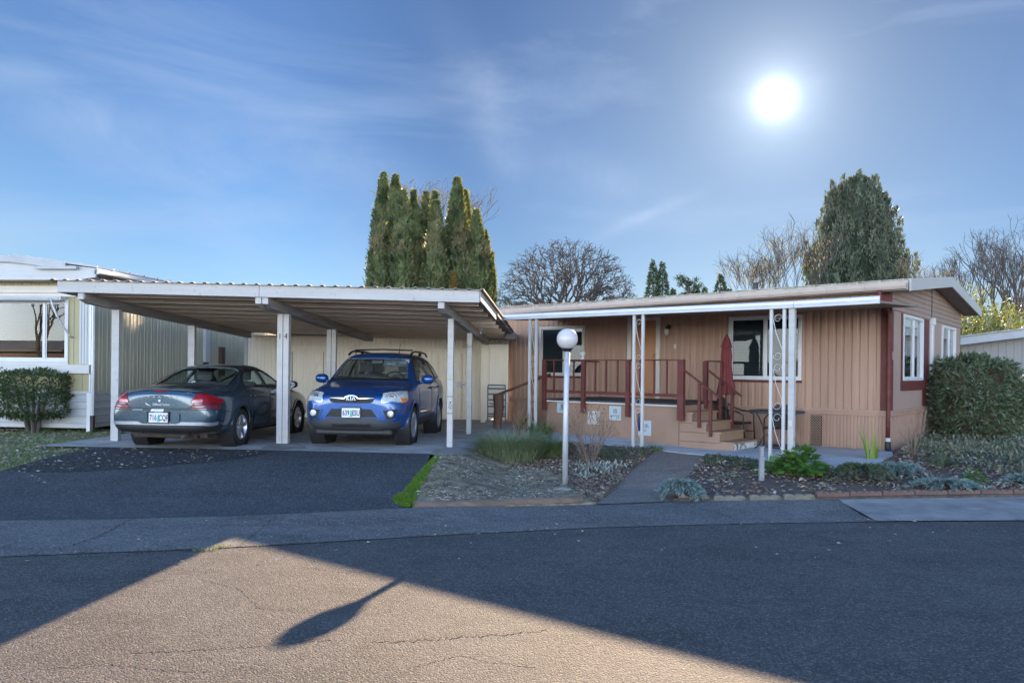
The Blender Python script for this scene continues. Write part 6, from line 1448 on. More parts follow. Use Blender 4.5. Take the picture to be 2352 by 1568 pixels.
# ================================================================== PLANTS
def rv(r): return V3((r.gauss(0, 1), r.gauss(0, 1), r.gauss(0, 1))).normalized()
def shrub(name, label, cat, loc, rz, dims, n, mats, leaf, rnd, stems=0, core=0.8, box=0.0, group=None, zlow=0.12, twigs=0, gap=0.0, upb=0.3):
    """leafy shrub: leaves through the outer shell of a lumpy rounded block, twigs inside"""
    r = random.Random(rnd); S = thing(name, label, cat, loc, rz, group); m = MB()
    a, b, c = dims; made = 0
    while made < n:
        d = rv(r)
        if box:                                      # between ball and block
            k = max(abs(d.x), abs(d.y), abs(d.z)); d2 = d/k; d = d.lerp(d2, box)
        k = r.uniform(0.66, 1.0)**0.5 * (1 + 0.16*noise.noise((d.x*2.2+rnd, d.y*2.2, d.z*2.2)) + 0.07*noise.noise((d.x*6, d.y*6+rnd, d.z*6)))
        p = V3((d.x*a*k, d.y*b*k, c*(1+zlow)/2 + d.z*c*(1-zlow)/2*k))
        if gap and noise.noise((p.x*2.6+rnd, p.y*2.6, p.z*2.6)) < -0.5+gap: made += 0.4; continue
        out = V3((d.x/a, d.y/b, d.z/c)).normalized()
        m.leaf(p, (out*0.6+rv(r)*0.8+V3((0, 0, upb))), out+rv(r)*0.6, leaf*r.uniform(.45, 1.45), leaf*0.42*r.uniform(.6, 1.3), 0.08); made += 1
    m.build('foliage', MT[mats[0]], S)
    t = MB()
    for i in range(stems):
        an = 2*pi*i/stems+r.uniform(-.3, .3); x, y = 0.12*a*cos(an), 0.12*b*sin(an)
        t.tube([(x, y, -0.03), (x*2.0, y*2.0, c*0.25), (x*3.4+r.uniform(-.06, .06), y*3.4, c*0.6), (x*4.5, y*4.5, c*.85)], [0.045, 0.036, 0.025, 0.012], 6)
    for i in range(twigs):
        an, z = r.uniform(0, 2*pi), r.uniform(zlow*c, c*.9); p0 = V3((a*.35*cos(an), b*.35*sin(an), z*.8)); p1 = V3((a*.97*cos(an), b*.97*sin(an), z))*1.0
        pm = (p0+p1)/2+rv(r)*0.12; t.tube([p0, pm, p1+rv(r)*0.05], [0.012, 0.008, 0.003], 4)
    if t.v: t.build('stems', MT[mats[1]], S)
    return S
def xyz(p, dz=0.0): return (p[0], p[1], zg(*p)+dz)
b = gp(75, 990); shrub('clipped_shrub', 'small clipped evergreen shrub with several bare stems before the cream home', 'shrub', (b[0], b[1], 0.40), 0.0, (0.76, 0.55, 1.34), 6200, ('holly', 'bark'), 0.085, 11, 5, box=0.78, zlow=0.24, twigs=70, gap=0.06)
hx = at(2232, 985, 17.6); shrub('laurel_hedge', 'big rounded laurel bush hiding the end wall of the tan home', 'bush', (hx.x, hx.y, zg(hx.x, hx.y)), 0.3, (0.95, 0.92, 1.96), 8500, ('hedge', 'twig'), 0.125, 23, 6, box=0.30, zlow=0.02, twigs=420, upb=0.0, gap=0.16)
def blades(name, label, cat, loc, n, spread, h, mat, rnd, wd=0.008, lean=0.8, group=None, droop=0.5):
    r = random.Random(rnd); S = thing(name, label, cat, loc, 0, group); m = MB()
    for i in range(n):
        an = r.uniform(0, 2*pi); rr = spread[0]*math.sqrt(r.random()); x, y = rr*cos(an), rr*sin(an)*spread[1]/spread[0]
        an2 = an+r.gauss(0, .6); L = h*r.uniform(.55, 1.1); ln = lean*r.uniform(.2, 1.0)
        d = V3((cos(an2)*ln, sin(an2)*ln, 1)).normalized(); sd = V3((-sin(an2), cos(an2), 0))*wd/2
        p0 = V3((x, y, 0)); p1 = p0+d*L*.5; d2 = (d+V3((cos(an2)*droop, sin(an2)*droop, -droop*.7))).normalized(); p2 = p1+d2*L*.5
        m.add([p0-sd, p0+sd, p1+sd*.8, p1-sd*.8, p2], [(0, 1, 2, 3), (3, 2, 4)])
    m.build('blades', MT[mat], S); return S
b = g3(1172, 1058); blades('ornamental_grass', 'soft fine green grass clump at the corner of the carport slab', 'grass clump', b, 3000, (0.50, 0.38), 0.72, 'grassg', 31, 0.012, 1.0)
b = g3(1255, 1050); blades('ornamental_grass', 'lower green grass clump between the soft clump and the bare twiggy shrub', 'grass clump', b, 1500, (0.34, 0.26), 0.50, 'grassb', 32, 0.011, 0.9)
b = g3(1240, 1010); blades('ornamental_grass', 'tall green grassy tuft before the left pair of awning posts', 'grass clump', b, 500, (0.22, 0.2), 0.55, 'grassb', 33, 0.008, 0.7)
b = g3(1505, 1037); blades('grass_tuft', 'tiny grass tuft at the foot of the middle awning posts', 'grass tuft', b, 220, (0.12, 0.1), 0.22, 'grassb', 34, 0.006, 1.0)
b = g3(2003, 1056); blades('iris_plant', 'upright yellow green iris blades at the end of the patio', 'iris', b, 16, (0.10, 0.08), 0.62, 'iris', 36, 0.045, 0.35, droop=0.1)
b = g3(1640, 1072); blades('bulb_sprouts', 'short green bulb shoots in the bed right of the walkway', 'bulb plant', b, 40, (0.10, 0.06), 0.20, 'grassg', 37, 0.014, 0.3)
b = g3(1455, 560) if False else None
def branchy(mb, p, d, L, r, depth, rnd, wig=0.25, up=0.1, split=(2, 3), spread=0.6, shr=0.78, seg=4, nside=4, minr=0.003, tips=None, inside=None):
    pts = [p]; rs = [r]; q = V3(p); dd = V3(d).normalized()
    for i in range(seg):
        dd = (dd + rv(rnd)*wig + V3((0, 0, up))).normalized(); q = q+dd*L/seg; pts.append(V3(q)); rs.append(max(minr, r*(1-0.35*(i+1)/seg)))
        if inside and not inside(q): break
    mb.tube(pts, rs, nside if r > 0.02 else 3, cap=False)
    if inside and not inside(q):
        if tips is not None: tips.append((q, dd))
        return
    if depth == 0:
        if tips is not None: tips.append((q, dd))
        return
    for k in range(rnd.randint(*split)):
        d2 = (dd + rv(rnd)*spread).normalized()
        branchy(mb, q, d2, L*shr*rnd.uniform(.8, 1.15), rs[-1]*0.78, depth-1, rnd, wig, up, split, spread, shr, seg, nside, minr, tips, inside)
def bare_shrub(label, loc, n, h, mat, seed, spread=0.5, r0=0.009, buds=True, name='bare_shrub'):
    r = random.Random(seed); S = thing(name, label, 'bare shrub', loc); m = MB(); tips = []
    for i in range(n):
        an = r.uniform(0, 2*pi); d = V3((cos(an)*r.uniform(.1, spread), sin(an)*r.uniform(.1, spread), 1))
        branchy(m, V3((cos(an)*.08*r.random(), sin(an)*.08*r.random(), -0.02)), d, h*r.uniform(.35, .55), r0, 2, r, 0.16, 0.06, (2, 3), 0.5, 0.62, 3, 4, 0.0026, tips)
    m.build('stems', MT[mat], S)
    if buds:
        l = MB()
        for p, d in tips:
            for k in range(2): l.leaf(p, d+rv(r)*.7, rv(r), r.uniform(.03, .05), 0.016)
        l.build('seed_heads', MT['catkind'], S)
    return S
b = g3(1356, 1066); bare_shrub('bare brown twiggy shrub with dry seed heads right of the lamp pole', b, 26, 1.0, 'twig', 41, 0.55, 0.008)
b = g3(1190, 1012); bare_shrub('bare pale stemmed shrub around the dark newel post', b, 14, 0.75, 'barko', 42, 0.45, 0.009, False)
b = g3(2092, 1052); bare_shrub('bare rosy twigs beside the right corner of the tan home', b, 14, 0.72, 'twig', 43, 0.35, 0.008, False)
b = g3(2118, 1020); ST = thing('cut_stem', 'single thick cut stem among the twigs by the house corner', 'stump', b); m = MB(); m.tube([(0, 0, -.02), (0.01, 0, 0.35), (0.04, 0, 0.62), (0.07, 0.0, 0.74)], [0.035, 0.03, 0.03, 0.034], 8); m.build('stem', MT['barkl'], ST, smooth=True)
def rosette(name, label, cat, loc, n, rad, h, mat, seed, L, W, group=None):
    r = random.Random(seed); S = thing(name, label, cat, loc, 0, group); m = MB(); st = MB()
    for i in range(n):
        an = r.uniform(0, 2*pi); t = math.sqrt(r.random()); p = V3((rad*t*cos(an)*.8, rad*t*sin(an)*.8, h*(1-.55*t*t)*r.uniform(.55, 1)))
        out = V3((cos(an), sin(an), 0)); d = (out*(0.4+t)+V3((0, 0, 0.35-0.6*t))+rv(r)*.35).normalized()
        m.leaf(p, d, V3((0, 0, 1))+rv(r)*.4, L*r.uniform(.6, 1.15), W*r.uniform(.7, 1.15), -0.06)
        if i % 3 == 0: st.tube([(p.x*.2, p.y*.2, 0), (p.x*.7, p.y*.7, p.z*.6), p], 0.005, 3, cap=False)
    m.build('leaves', MT[mat], S)
    if st.v: st.build('stalks', MT[mat], S)
    return S
b = g3(1838, 1098); rosette('leafy_plant', 'bushy broad leaved green plant at the foot of the right awning posts', 'plant', b, 260, 0.42, 0.50, 'hosta', 51, 0.20, 0.115)
b = g3(1775, 1092); rosette('leafy_plant', 'low broad leaved clump between the path light and the bushy plant', 'plant', b, 70, 0.26, 0.22, 'hosta', 52, 0.15, 0.085)
b = g3(1213, 985); rosette('leafy_plant', 'big pale green leaves low beside the left awning posts', 'plant', b, 26, 0.24, 0.30, 'hosta', 53, 0.26, 0.20)
b = g3(2160, 1080); rosette('leafy_plant', 'small green leafy plant left of the black drain pipe', 'plant', b, 110, 0.22, 0.28, 'hedge', 54, 0.12, 0.035)
b = g3(2236, 1112); rosette('leafy_plant', 'small green plant before the black drain pipe', 'plant', b, 90, 0.16, 0.22, 'hosta', 55, 0.12, 0.05)
b = g3(1668, 1106); rosette('dry_plant', 'withered yellow green plant right of the walkway', 'plant', b, 40, 0.20, 0.14, 'palegreen', 56, 0.16, 0.03)
def spruce(label, loc, n, ax, ay, h, seed, rz=0.0, mat='spruce', name='creeping_spruce', arms=26):
    """low spruce: drooping fingers clad in short needles"""
    r = random.Random(seed); S = thing(name, label, 'low conifer', loc, rz); m = MB(); t = MB()
    for k in range(arms):
        an = 2*pi*k/arms+r.uniform(-.2, .2); L = r.uniform(.5, 1.0); pts = []
        for i in range(9):
            s = i/8; pts.append(V3((ax*L*s*cos(an), ay*L*s*sin(an), h*(0.55+0.75*s-1.25*s*s*L)*r.uniform(.95, 1.05)+0.02)))
        t.tube(pts, [0.012]+[0.006]*8, 4, cap=False)
        for i in range(n//arms):
            s = r.uniform(.08, 1.0)*8; k0 = min(7, int(s)); p = pts[k0].lerp(pts[k0+1], s-k0); d = (pts[k0+1]-pts[k0]).normalized()
            m.leaf(p, d*.9+rv(r)*.75, rv(r), r.uniform(.05, .085), 0.018)
    t.build('twigs', MT['bark'], S); m.build('needles', MT[mat], S); return S
b = g3(1562, 1146, 0.0); spruce('domed blue spruce at the street end of the walkway', b, 4200, 0.42, 0.34, 0.32, 61)
b = g3(2060, 1092, 0.0); spruce('flat blue spruce spreading beside the dark juniper', b, 4200, 0.62, 0.38, 0.20, 62, 0.2)
b = g3(2170, 1130, 0.02); spruce('trailing blue spruce hanging over the red brown edging', b, 4200, 0.68, 0.34, 0.18, 63, -0.1)
b = g3(2345, 1118, 0.02); spruce('blue spruce tip at the right edge of the bed', b, 1800, 0.3, 0.25, 0.16, 64)
b = g3(1978, 1112, 0.0); spruce('dark low juniper mound left of the flat blue spruce', b, 5200, 0.62, 0.42, 0.36, 65, 0, 'juniper', 'juniper', 40)
# dark vine on the closet corner
q = cw(3.10, 8.2); VN = thing('vine', 'thin dark leaved vine climbing the corner of the narrow closet', 'vine', (*q, zg(*q)), CPA); m = MB(); l = MB(); r = random.Random(4)
pts = [(0.0, -0.05, 0.0), (0.05, -0.06, .5), (-.02, -.05, 1.0), (.06, -.06, 1.4), (0.0, -.05, 1.75)]; m.tube(pts, 0.008, 4)
for i in range(70):
    z = r.uniform(.55, 1.65); l.leaf(V3((r.gauss(.05, .07), -.08, z)), rv(r)+V3((0, 0, -.5)), V3((0, -1, 0))+rv(r)*.4, r.uniform(.05, .10), 0.05)
m.build('stem', MT['vine'], VN); l.build('leaves', MT['vine'], VN)

# ------------------------------------------------------------------ uncountable cover
def scatter(name, label, cat, poly, n, mat, L, seed, dz=0.06, flat=0.8, wr=0.6, dens=None):
    r = random.Random(seed); m = MB(); x0, x1 = min(p[0] for p in poly), max(p[0] for p in poly); y0, y1 = min(p[1] for p in poly), max(p[1] for p in poly); k = 0; tries = 0
    while k < n and tries < n*30:
        tries += 1; x, y = r.uniform(x0, x1), r.uniform(y0, y1)
        if not inpoly(x, y, poly): continue
        if dens and r.random() > dens(x, y): continue
        an = r.uniform(0, 2*pi); d = V3((cos(an), sin(an), r.gauss(0, .22)*(1-flat)*2.5)); l = L*r.uniform(.45, 1.3)
        m.leaf(V3((x, y, zg(x, y)+dz+r.uniform(0, .018))), d, V3((r.gauss(0, .35), r.gauss(0, .35), 1)), l, l*wr*r.uniform(.6, 1.2), r.uniform(-.1, .18)); k += 1
    return stuff(m.build(name, MT[mat]), label, cat)
def upright(name, label, cat, poly, n, mat, h, seed, dz=0.0, wd=0.008, dens=None, lean=0.7):
    r = random.Random(seed); m = MB(); x0, x1 = min(p[0] for p in poly), max(p[0] for p in poly); y0, y1 = min(p[1] for p in poly), max(p[1] for p in poly); k = 0; tries = 0
    while k < n and tries < n*40:
        tries += 1; x, y = r.uniform(x0, x1), r.uniform(y0, y1)
        if not inpoly(x, y, poly) or (dens and r.random() > dens(x, y)): continue
        an = r.uniform(0, 2*pi); l = h*r.uniform(.5, 1.3); d = V3((cos(an)*lean*r.random(), sin(an)*lean*r.random(), 1)).normalized(); sd = V3((-sin(an), cos(an), 0))*wd/2; p0 = V3((x, y, zg(x, y)+dz))
        m.add([p0-sd, p0+sd, p0+d*l], [(0, 1, 2)]); k += 1
    return stuff(m.build(name, MT[mat]), label, cat)
nf = lambda s, a, b_, sd: (lambda x, y: clamp((noise.noise((x*s+sd, y*s, sd))*0.5+0.5-a)/(b_-a)))
lawn_l = [gp(*p) for p in ((-60, 1084), (0, 1080), (60, 1064), (160, 1038), (262, 1014), (262, 985), (150, 975), (0, 975), (-60, 975))]
upright('grass', 'sparse green grass on the strip before the cream home', 'grass', lawn_l, 9000, 'grassb', 0.07, 71, -0.04, 0.007, nf(1.2, .3, .7, 2))
scatter('fallen_leaves', 'pale fallen leaves over the strip before the cream home', 'fallen leaves', lawn_l, 2600, 'leafpale', 0.075, 72, -0.03, .6)
scatter('fallen_leaves', 'brown leaf litter over the mulch of the middle bed', 'fallen leaves', bedM, 2200, 'leaf', 0.07, 73, 0.07, .5)
dryp = bedL
scatter('leaf_litter', 'frosted grey litter over the bare soil of the middle bed', 'leaf litter', dryp, 5200, 'leafpale', 0.05, 74, 0.055, .8, 0.5, nf(1.6, .35, .75, 5))
upright('grass', 'thin dry grass over the bare soil of the middle bed', 'grass', [p for p in bedL], 5000, 'palegreen', 0.035, 75, 0.05, 0.006, nf(1.4, .35, .7, 9))
bedRv = [gp(*p) for p in ((1548, 1148), (1575, 1102), (1602, 1074), (1620, 1052), (1800, 1073), (1990, 1090), (2052, 1054), (2110, 1005), (2352, 995), (2440, 1010), (2440, 1136), (2352, 1138), (1900, 1144))]
scatter('fallen_leaves', 'brown leaf litter over the mulch of the right bed', 'fallen leaves', bedRv, 5200, 'leaf', 0.075, 76, 0.075, .45, dens=nf(1.1, .25, .6, 21))
scatter('fallen_leaves', 'pale frosted leaves over the mulch of the right bed', 'fallen leaves', bedRv, 2600, 'leafpale', 0.075, 77, 0.08, .35, dens=nf(1.4, .35, .65, 31))
cov = [gp(*p) for p in ((2075, 1060), (2110, 1008), (2352, 1000), (2440, 1010), (2440, 1120), (2352, 1118), (2250, 1090), (2150, 1075))]
def cover(name, label, cat, poly, n, mat, L, W, h, seed, dens): 
    r = random.Random(seed); m = MB(); x0, x1 = min(p[0] for p in poly), max(p[0] for p in poly); y0, y1 = min(p[1] for p in poly), max(p[1] for p in poly); k = 0; t = 0
    while k < n and t < n*40:
        t += 1; x, y = r.uniform(x0, x1), r.uniform(y0, y1)
        if not inpoly(x, y, poly) or r.random() > dens(x, y): continue
        m.leaf(V3((x, y, zg(x, y)+0.05+h*r.random())), rv(r)+V3((0, 0, .5)), V3((0, 0, 1))+rv(r)*.5, L*r.uniform(.6, 1.3), W, 0.0); k += 1
    return stuff(m.build(name, MT[mat]), label, cat)
cover('ground_cover', 'pale grey green ground cover before the big laurel bush', 'ground cover', cov, 5200, 'palegreen', 0.085, 0.035, 0.16, 78, nf(1.3, .3, .65, 3))
cover('ground_cover', 'green weeds among the pale ground cover of the right bed', 'ground cover', cov, 2500, 'hedge', 0.08, 0.03, 0.12, 79, nf(1.1, .45, .75, 13))
cover('silver_plant', 'patch of silver leaved plants behind the globe lamp', 'ground cover', [gp(*p) for p in ((1300, 1096), (1330, 1080), (1420, 1078), (1455, 1088), (1430, 1104), (1340, 1112))], 380, 'silver', 0.085, 0.03, 0.10, 80, nf(2.2, .3, .6, 1))
cover('ground_cover', 'dark green trailing cover at the house side of the bed right of the walkway', 'ground cover', [gp(*p) for p in ((1622, 1056), (1700, 1064), (1760, 1074), (1750, 1088), (1680, 1084), (1615, 1076))], 1500, 'juniper', 0.05, 0.02, 0.07, 81, nf(2, .2, .5, 4))
cover('ground_cover', 'dark green trailing cover along the patio edge of the middle bed', 'ground cover', [gp(*p) for p in ((1380, 1036), (1495, 1040), (1470, 1062), (1400, 1072), (1360, 1060))], 1500, 'juniper', 0.05, 0.02, 0.06, 82, nf(2, .2, .5, 6))
mossp = [gp(*p) for p in ((998, 1052), (1003, 1056), (985, 1085), (965, 1120), (950, 1158), (938, 1162), (918, 1156), (914, 1146), (935, 1130), (950, 1108), (972, 1080))]
structure(sheet('moss', mossp, MT['moss'], 0.032, 0.10, lambda x, y: 0.01*noise.noise((x*9, y*9, 0))))
MCX = sum(p[0] for p in mossp)/len(mossp); MCY = sum(p[1] for p in mossp)/len(mossp)
upright('moss_grass', 'bright green mossy grass fringe between driveway and middle bed', 'moss', [(mx+(mx-MCX)*.35, my+(my-MCY)*.12) for mx, my in mossp], 6500, 'mossb', 0.05, 83, 0.02, 0.008, nf(4, .25, .6, 3))
scatter('fallen_leaves', 'scattered pale leaf scraps on the dark driveway', 'fallen leaves', pt + [gp(200, 1150)], 320, 'leafpale', 0.05, 84, 0.016, .9)
rdp = [gp(0, 1195), gp(2352, 1145), gp(2352, 1290), gp(1900, 1300), gp(1000, 1300), gp(0, 1300)]
scatter('fallen_leaves', 'few dry leaves and twig scraps along the concrete strip', 'fallen leaves', rdp, 120, 'leafpale', 0.045, 85, 0.016, .9)
seam = [(x, y+d) for d, pl in ((-0.03, L1e[1:-1]), (0.05, L1e[1:-1][::-1])) for x, y in pl]
scatter('joint_debris', 'leaf crumbs and dirt lying along the joint between road and concrete strip', 'debris', seam, 900, 'leaf', 0.03, 86, 0.014, .8, dens=nf(.9, .35, .6, 8))
mj = MB(); 
def crack(pl, w, seed, dz=0.014, mt=None):
    r = random.Random(seed); P = resample([(*gp(*p), 0) for p in pl], int(len(pl)*14)); L = []
    for i, p in enumerate(P):
        d = (P[min(i+1, len(P)-1)]-P[max(i-1, 0)]).normalized(); sd = V3((-d.y, d.x, 0)); o = sd*r.gauss(0, w*1.1); ww = w*r.uniform(.35, 1.2); z = zg(p.x, p.y)+dz
        L.append([(p.x+o.x+sd.x*ww/2, p.y+o.y+sd.y*ww/2, z), (p.x+o.x-sd.x*ww/2, p.y+o.y-sd.y*ww/2, z)])
    return L
for pl, w_, sd in (([(0, 1300), (220, 1279), (440, 1263), (560, 1255), (700, 1249), (860, 1239)], .016, 1), ([(140, 1262), (220, 1235), (290, 1200), (310, 1193)], .016, 2), ([(860, 1470), (960, 1466), (1080, 1458), (1180, 1452), (1260, 1440)], .016, 3), ([(300, 1496), (420, 1490), (560, 1483), (680, 1472), (770, 1466)], .013, 4), ([(120, 1530), (260, 1520), (330, 1528), (480, 1540)], .010, 24), ([(700, 1300), (790, 1312), (905, 1308)], .012, 25), ([(480, 1330), (560, 1352), (600, 1392), (700, 1402)], .009, 26), ([(940, 1530), (1060, 1500), (1120, 1512), (1240, 1530)], .009, 27), ([(545, 1258), (580, 1232), (600, 1215), (632, 1185)], .010, 5),
                 ([(1280, 1162), (1330, 1180), (1365, 1196)], .012, 7), ([(1296, 1161), (1350, 1180), (1382, 1196)], .010, 8), ([(1560, 1155), (1640, 1176), (1690, 1196)], .012, 9), ([(1780, 1152), (1860, 1172), (1910, 1190)], .012, 10), ([(1925, 1149), (1970, 1172), (2012, 1197)], .016, 11), ([(2110, 1146), (2190, 1163), (2260, 1180)], .010, 12), ([(2240, 1146), (2352, 1170)], .010, 13), ([(1365, 1161), (1450, 1158), (1545, 1153)], .014, 14), ([(1730, 1480), (1790, 1510), (1830, 1530)], .008, 16), ([(1540, 1450), (1600, 1478), (1640, 1490)], .007, 17)):
    mj.grid(crack(pl, w_, sd))
structure(mj.build('pavement_cracks', M('crack dirt', (0.035, 0.034, 0.028), 0.95, var=0.4, vs=9)))
upright('weeds', 'green weeds growing in the cracks of the concrete strip', 'weeds', [gp(*p) for p in ((690, 1244), (700, 1252), (560, 1260), (440, 1268), (440, 1258), (560, 1250))], 320, 'grassb', 0.02, 87, 0.01, 0.006, nf(3, .45, .7, 4))

# ================================================================== TREES
def arborvitae(name, label, u, vtop, d, wpx, seed, mat='arb', zb=-0.2, n=5200, grp='tall arborvitae row behind the carport', lump=1.0, ubase=None):
    r = random.Random(seed); top = at(u, vtop, d); h = top.z-zb; rad = wpx/1800*d/2
    T = thing(name, label, 'tree', (top.x, top.y, zb), r.uniform(0, 6), grp); m = MB()
    def prof(t): 
        a = 0.72+0.28*min(1, t/0.25); u_ = max(0.0, (t-0.3)/0.7); b = max(0.0, 1-u_)**0.75*(1+0.62*u_)
        return a*max(b, 0.02)
    def lum(an, z): return 1+lump*(0.24*noise.noise((cos(an)*1.3+seed*3, sin(an)*1.3, z*0.45)) + 0.30*noise.noise((cos(an)*2.6+seed, sin(an)*2.6, z*1.1)))
    for i in range(n):
        t = 1-(1-r.random())**1.0*1.0; t = min(0.995, 0.16+0.84*t); an = r.uniform(0, 2*pi); z = h*t
        rr = rad*prof(t)*lum(an, z)*(r.uniform(.80, 1.06) if r.random() < .95 else r.uniform(1.06, 1.28))
        out = V3((cos(an), sin(an), 0)); p = out*rr+V3((0, 0, z-.1))
        d_ = V3((0, 0, 1))+out*r.uniform(.0, .9)+rv(r)*.35
        m.leaf(p, d_, out+rv(r)*.55, r.uniform(.13, .27), r.uniform(.06, .12), 0.05)
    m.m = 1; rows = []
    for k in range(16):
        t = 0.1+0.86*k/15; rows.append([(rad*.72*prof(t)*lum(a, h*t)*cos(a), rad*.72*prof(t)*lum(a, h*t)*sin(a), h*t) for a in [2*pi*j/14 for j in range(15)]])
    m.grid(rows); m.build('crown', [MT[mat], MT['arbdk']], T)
    t = MB(); t.tube([(0, 0, 0), (0, 0, h*.5)], [0.14, 0.08], 7); t.build('trunk', MT['bark'], T); return T
ARB = [(881, 397, 41.5, 62, 'tallest arborvitae at the far left of the row'), (908, 402, 41, 56, 'pointed arborvitae second of the two tall left tips'),
       (872, 474, 39.0, 50, 'shorter arborvitae in front of the far left one'), (926, 437, 39.2, 66, 'rusty tipped arborvitae left of the middle of the row'),
       (950, 436, 42.5, 30, 'narrow dark arborvitae tip behind the middle of the row'), (955, 470, 39.5, 52, 'dense green arborvitae before the narrow dark tip'),
       (978, 442, 42, 40, 'dark arborvitae left of the twin middle tips'), (999, 440, 41.5, 46, 'dark arborvitae with the right of the twin middle tips'),
       (1000, 462, 38.6, 60, 'grey green arborvitae in front at the middle of the row'), (1050, 408, 40, 66, 'broad tall arborvitae right of the sky gap'),
       (1068, 437, 41, 46, 'slim arborvitae just behind the broad tall one'), (1094, 482, 40, 52, 'arborvitae stepping down on the right of the row'),
       (1112, 530, 40.6, 44, 'low arborvitae second from the right end of the row'), (1127, 580, 41, 22, 'thin yellowish arborvitae at the right end of the row')]
for i, (u, v, d, w_, lb) in enumerate(ARB): arborvitae('arborvitae', lb, u, v, d*0.80, w_*1.12, 100+i, n=int(3600+90*w_))
arborvitae('arborvitae', 'stubby brown arborvitae bump low on the left of the row', 925, 552, 30.2, 46, 131, 'arb', n=2600, lump=1.3)
arborvitae('arborvitae', 'small rusty brown conifer at the foot of the broad tall arborvitae', 1041, 624, 30, 38, 130, 'arbbrown', n=2200, lump=1.4)
# far conifers between the round bare tree and the right cluster
def cone_tree(name, label, u, vt, d, wpx, seed, mat='farcon', grp='far dark conifers behind the tan roof', n=3200):
    r = random.Random(seed); top = at(u, vt, d); zb = -0.5; h = top.z-zb; rad = wpx/1800*d/2; T = thing(name, label, 'tree', (top.x, top.y, zb), 0, grp); m = MB()
    for i in range(n):
        t = 1-0.62*r.random()**.75; an = r.uniform(0, 2*pi); z = h*t; rr = rad*min(1.25, (1-t)/0.26)**.85*(1+.3*noise.noise((cos(an)*2+seed, sin(an)*2, z)))*math.sqrt(r.uniform(.25, 1.05))
        out = V3((cos(an), sin(an), 0)); m.leaf(out*rr+V3((0, 0, z)), out+V3((0, 0, r.uniform(-.2, .9)))+rv(r)*.4, V3((0, 0, 1))+rv(r), d*.0040*r.uniform(.6, 1.2), d*.0022)
    m.build('crown', MT[mat], T); t = MB(); t.tube([(0, 0, 0), (0, 0, h*.95)], [.14, .03], 6); t.build('trunk', MT['bark'], T)
for a in ((1500, 598, 60, 34, 'left of the two slender far conifers'), (1521, 602, 60, 34, 'right of the two slender far conifers'), (1655, 631, 62, 44, 'broad pointed far conifer at the right of the far group'),
          (1546, 664, 60, 22, 'tiny far conifer beside the slender pair'), (1598, 654, 60, 34, 'rounded far conifer before the scruffy pine'), (1618, 662, 60, 24, 'small far conifer between the rounded and pointed ones'), (1574, 672, 60, 26, 'low far conifer under the scruffy pine'), (1674, 664, 61, 18, 'smallest far conifer right of the pointed one')):
    cone_tree('conifer', a[4], *a[:4], 200+a[0])
for a in ((801, 655, 45, 24, 'little dark bush tip above the carport roof'), (835, 660, 45, 16, 'little bush tip touching the left of the arborvitae row')): cone_tree('bush_tip', a[4], *a[:4], 300+a[0], n=500, grp=None)
# scruffy pine behind
def pine(label, u, vt, d, seed):
    r = random.Random(seed); top = at(u, vt, d); zb = -.5; h = top.z-zb; T = thing('pine_tree', label, 'tree', (top.x, top.y, zb)); t = MB(); m = MB(); tips = []
    t.tube([(0, 0, 0), (0.1, 0, h*.6), (0, 0, h*.95)], [.2, .13, .05], 6)
    for i in range(26):
        an = r.uniform(0, 2*pi); z = h*r.uniform(.70, .985); w_ = 1.35*r.uniform(.3, 1)*(1.0 if z < h*.9 else .75); c = V3((cos(an)*w_, sin(an)*w_, z))
        t.tube([(0, 0, z-.5), (c.x*.5, c.y*.5, z-.22), c], [.05, .035, .02], 4, cap=False)
        for k in range(70): m.leaf(c+rv(r)*.30*r.random(), rv(r)+V3((0, 0, .4)), rv(r), .24, .06)
    t.build('trunk', MT['bark'], T); m.build('crown', MT['farcon'], T)
pine('scruffy open pine behind the far conifers', 1580, 622, 63, 9)
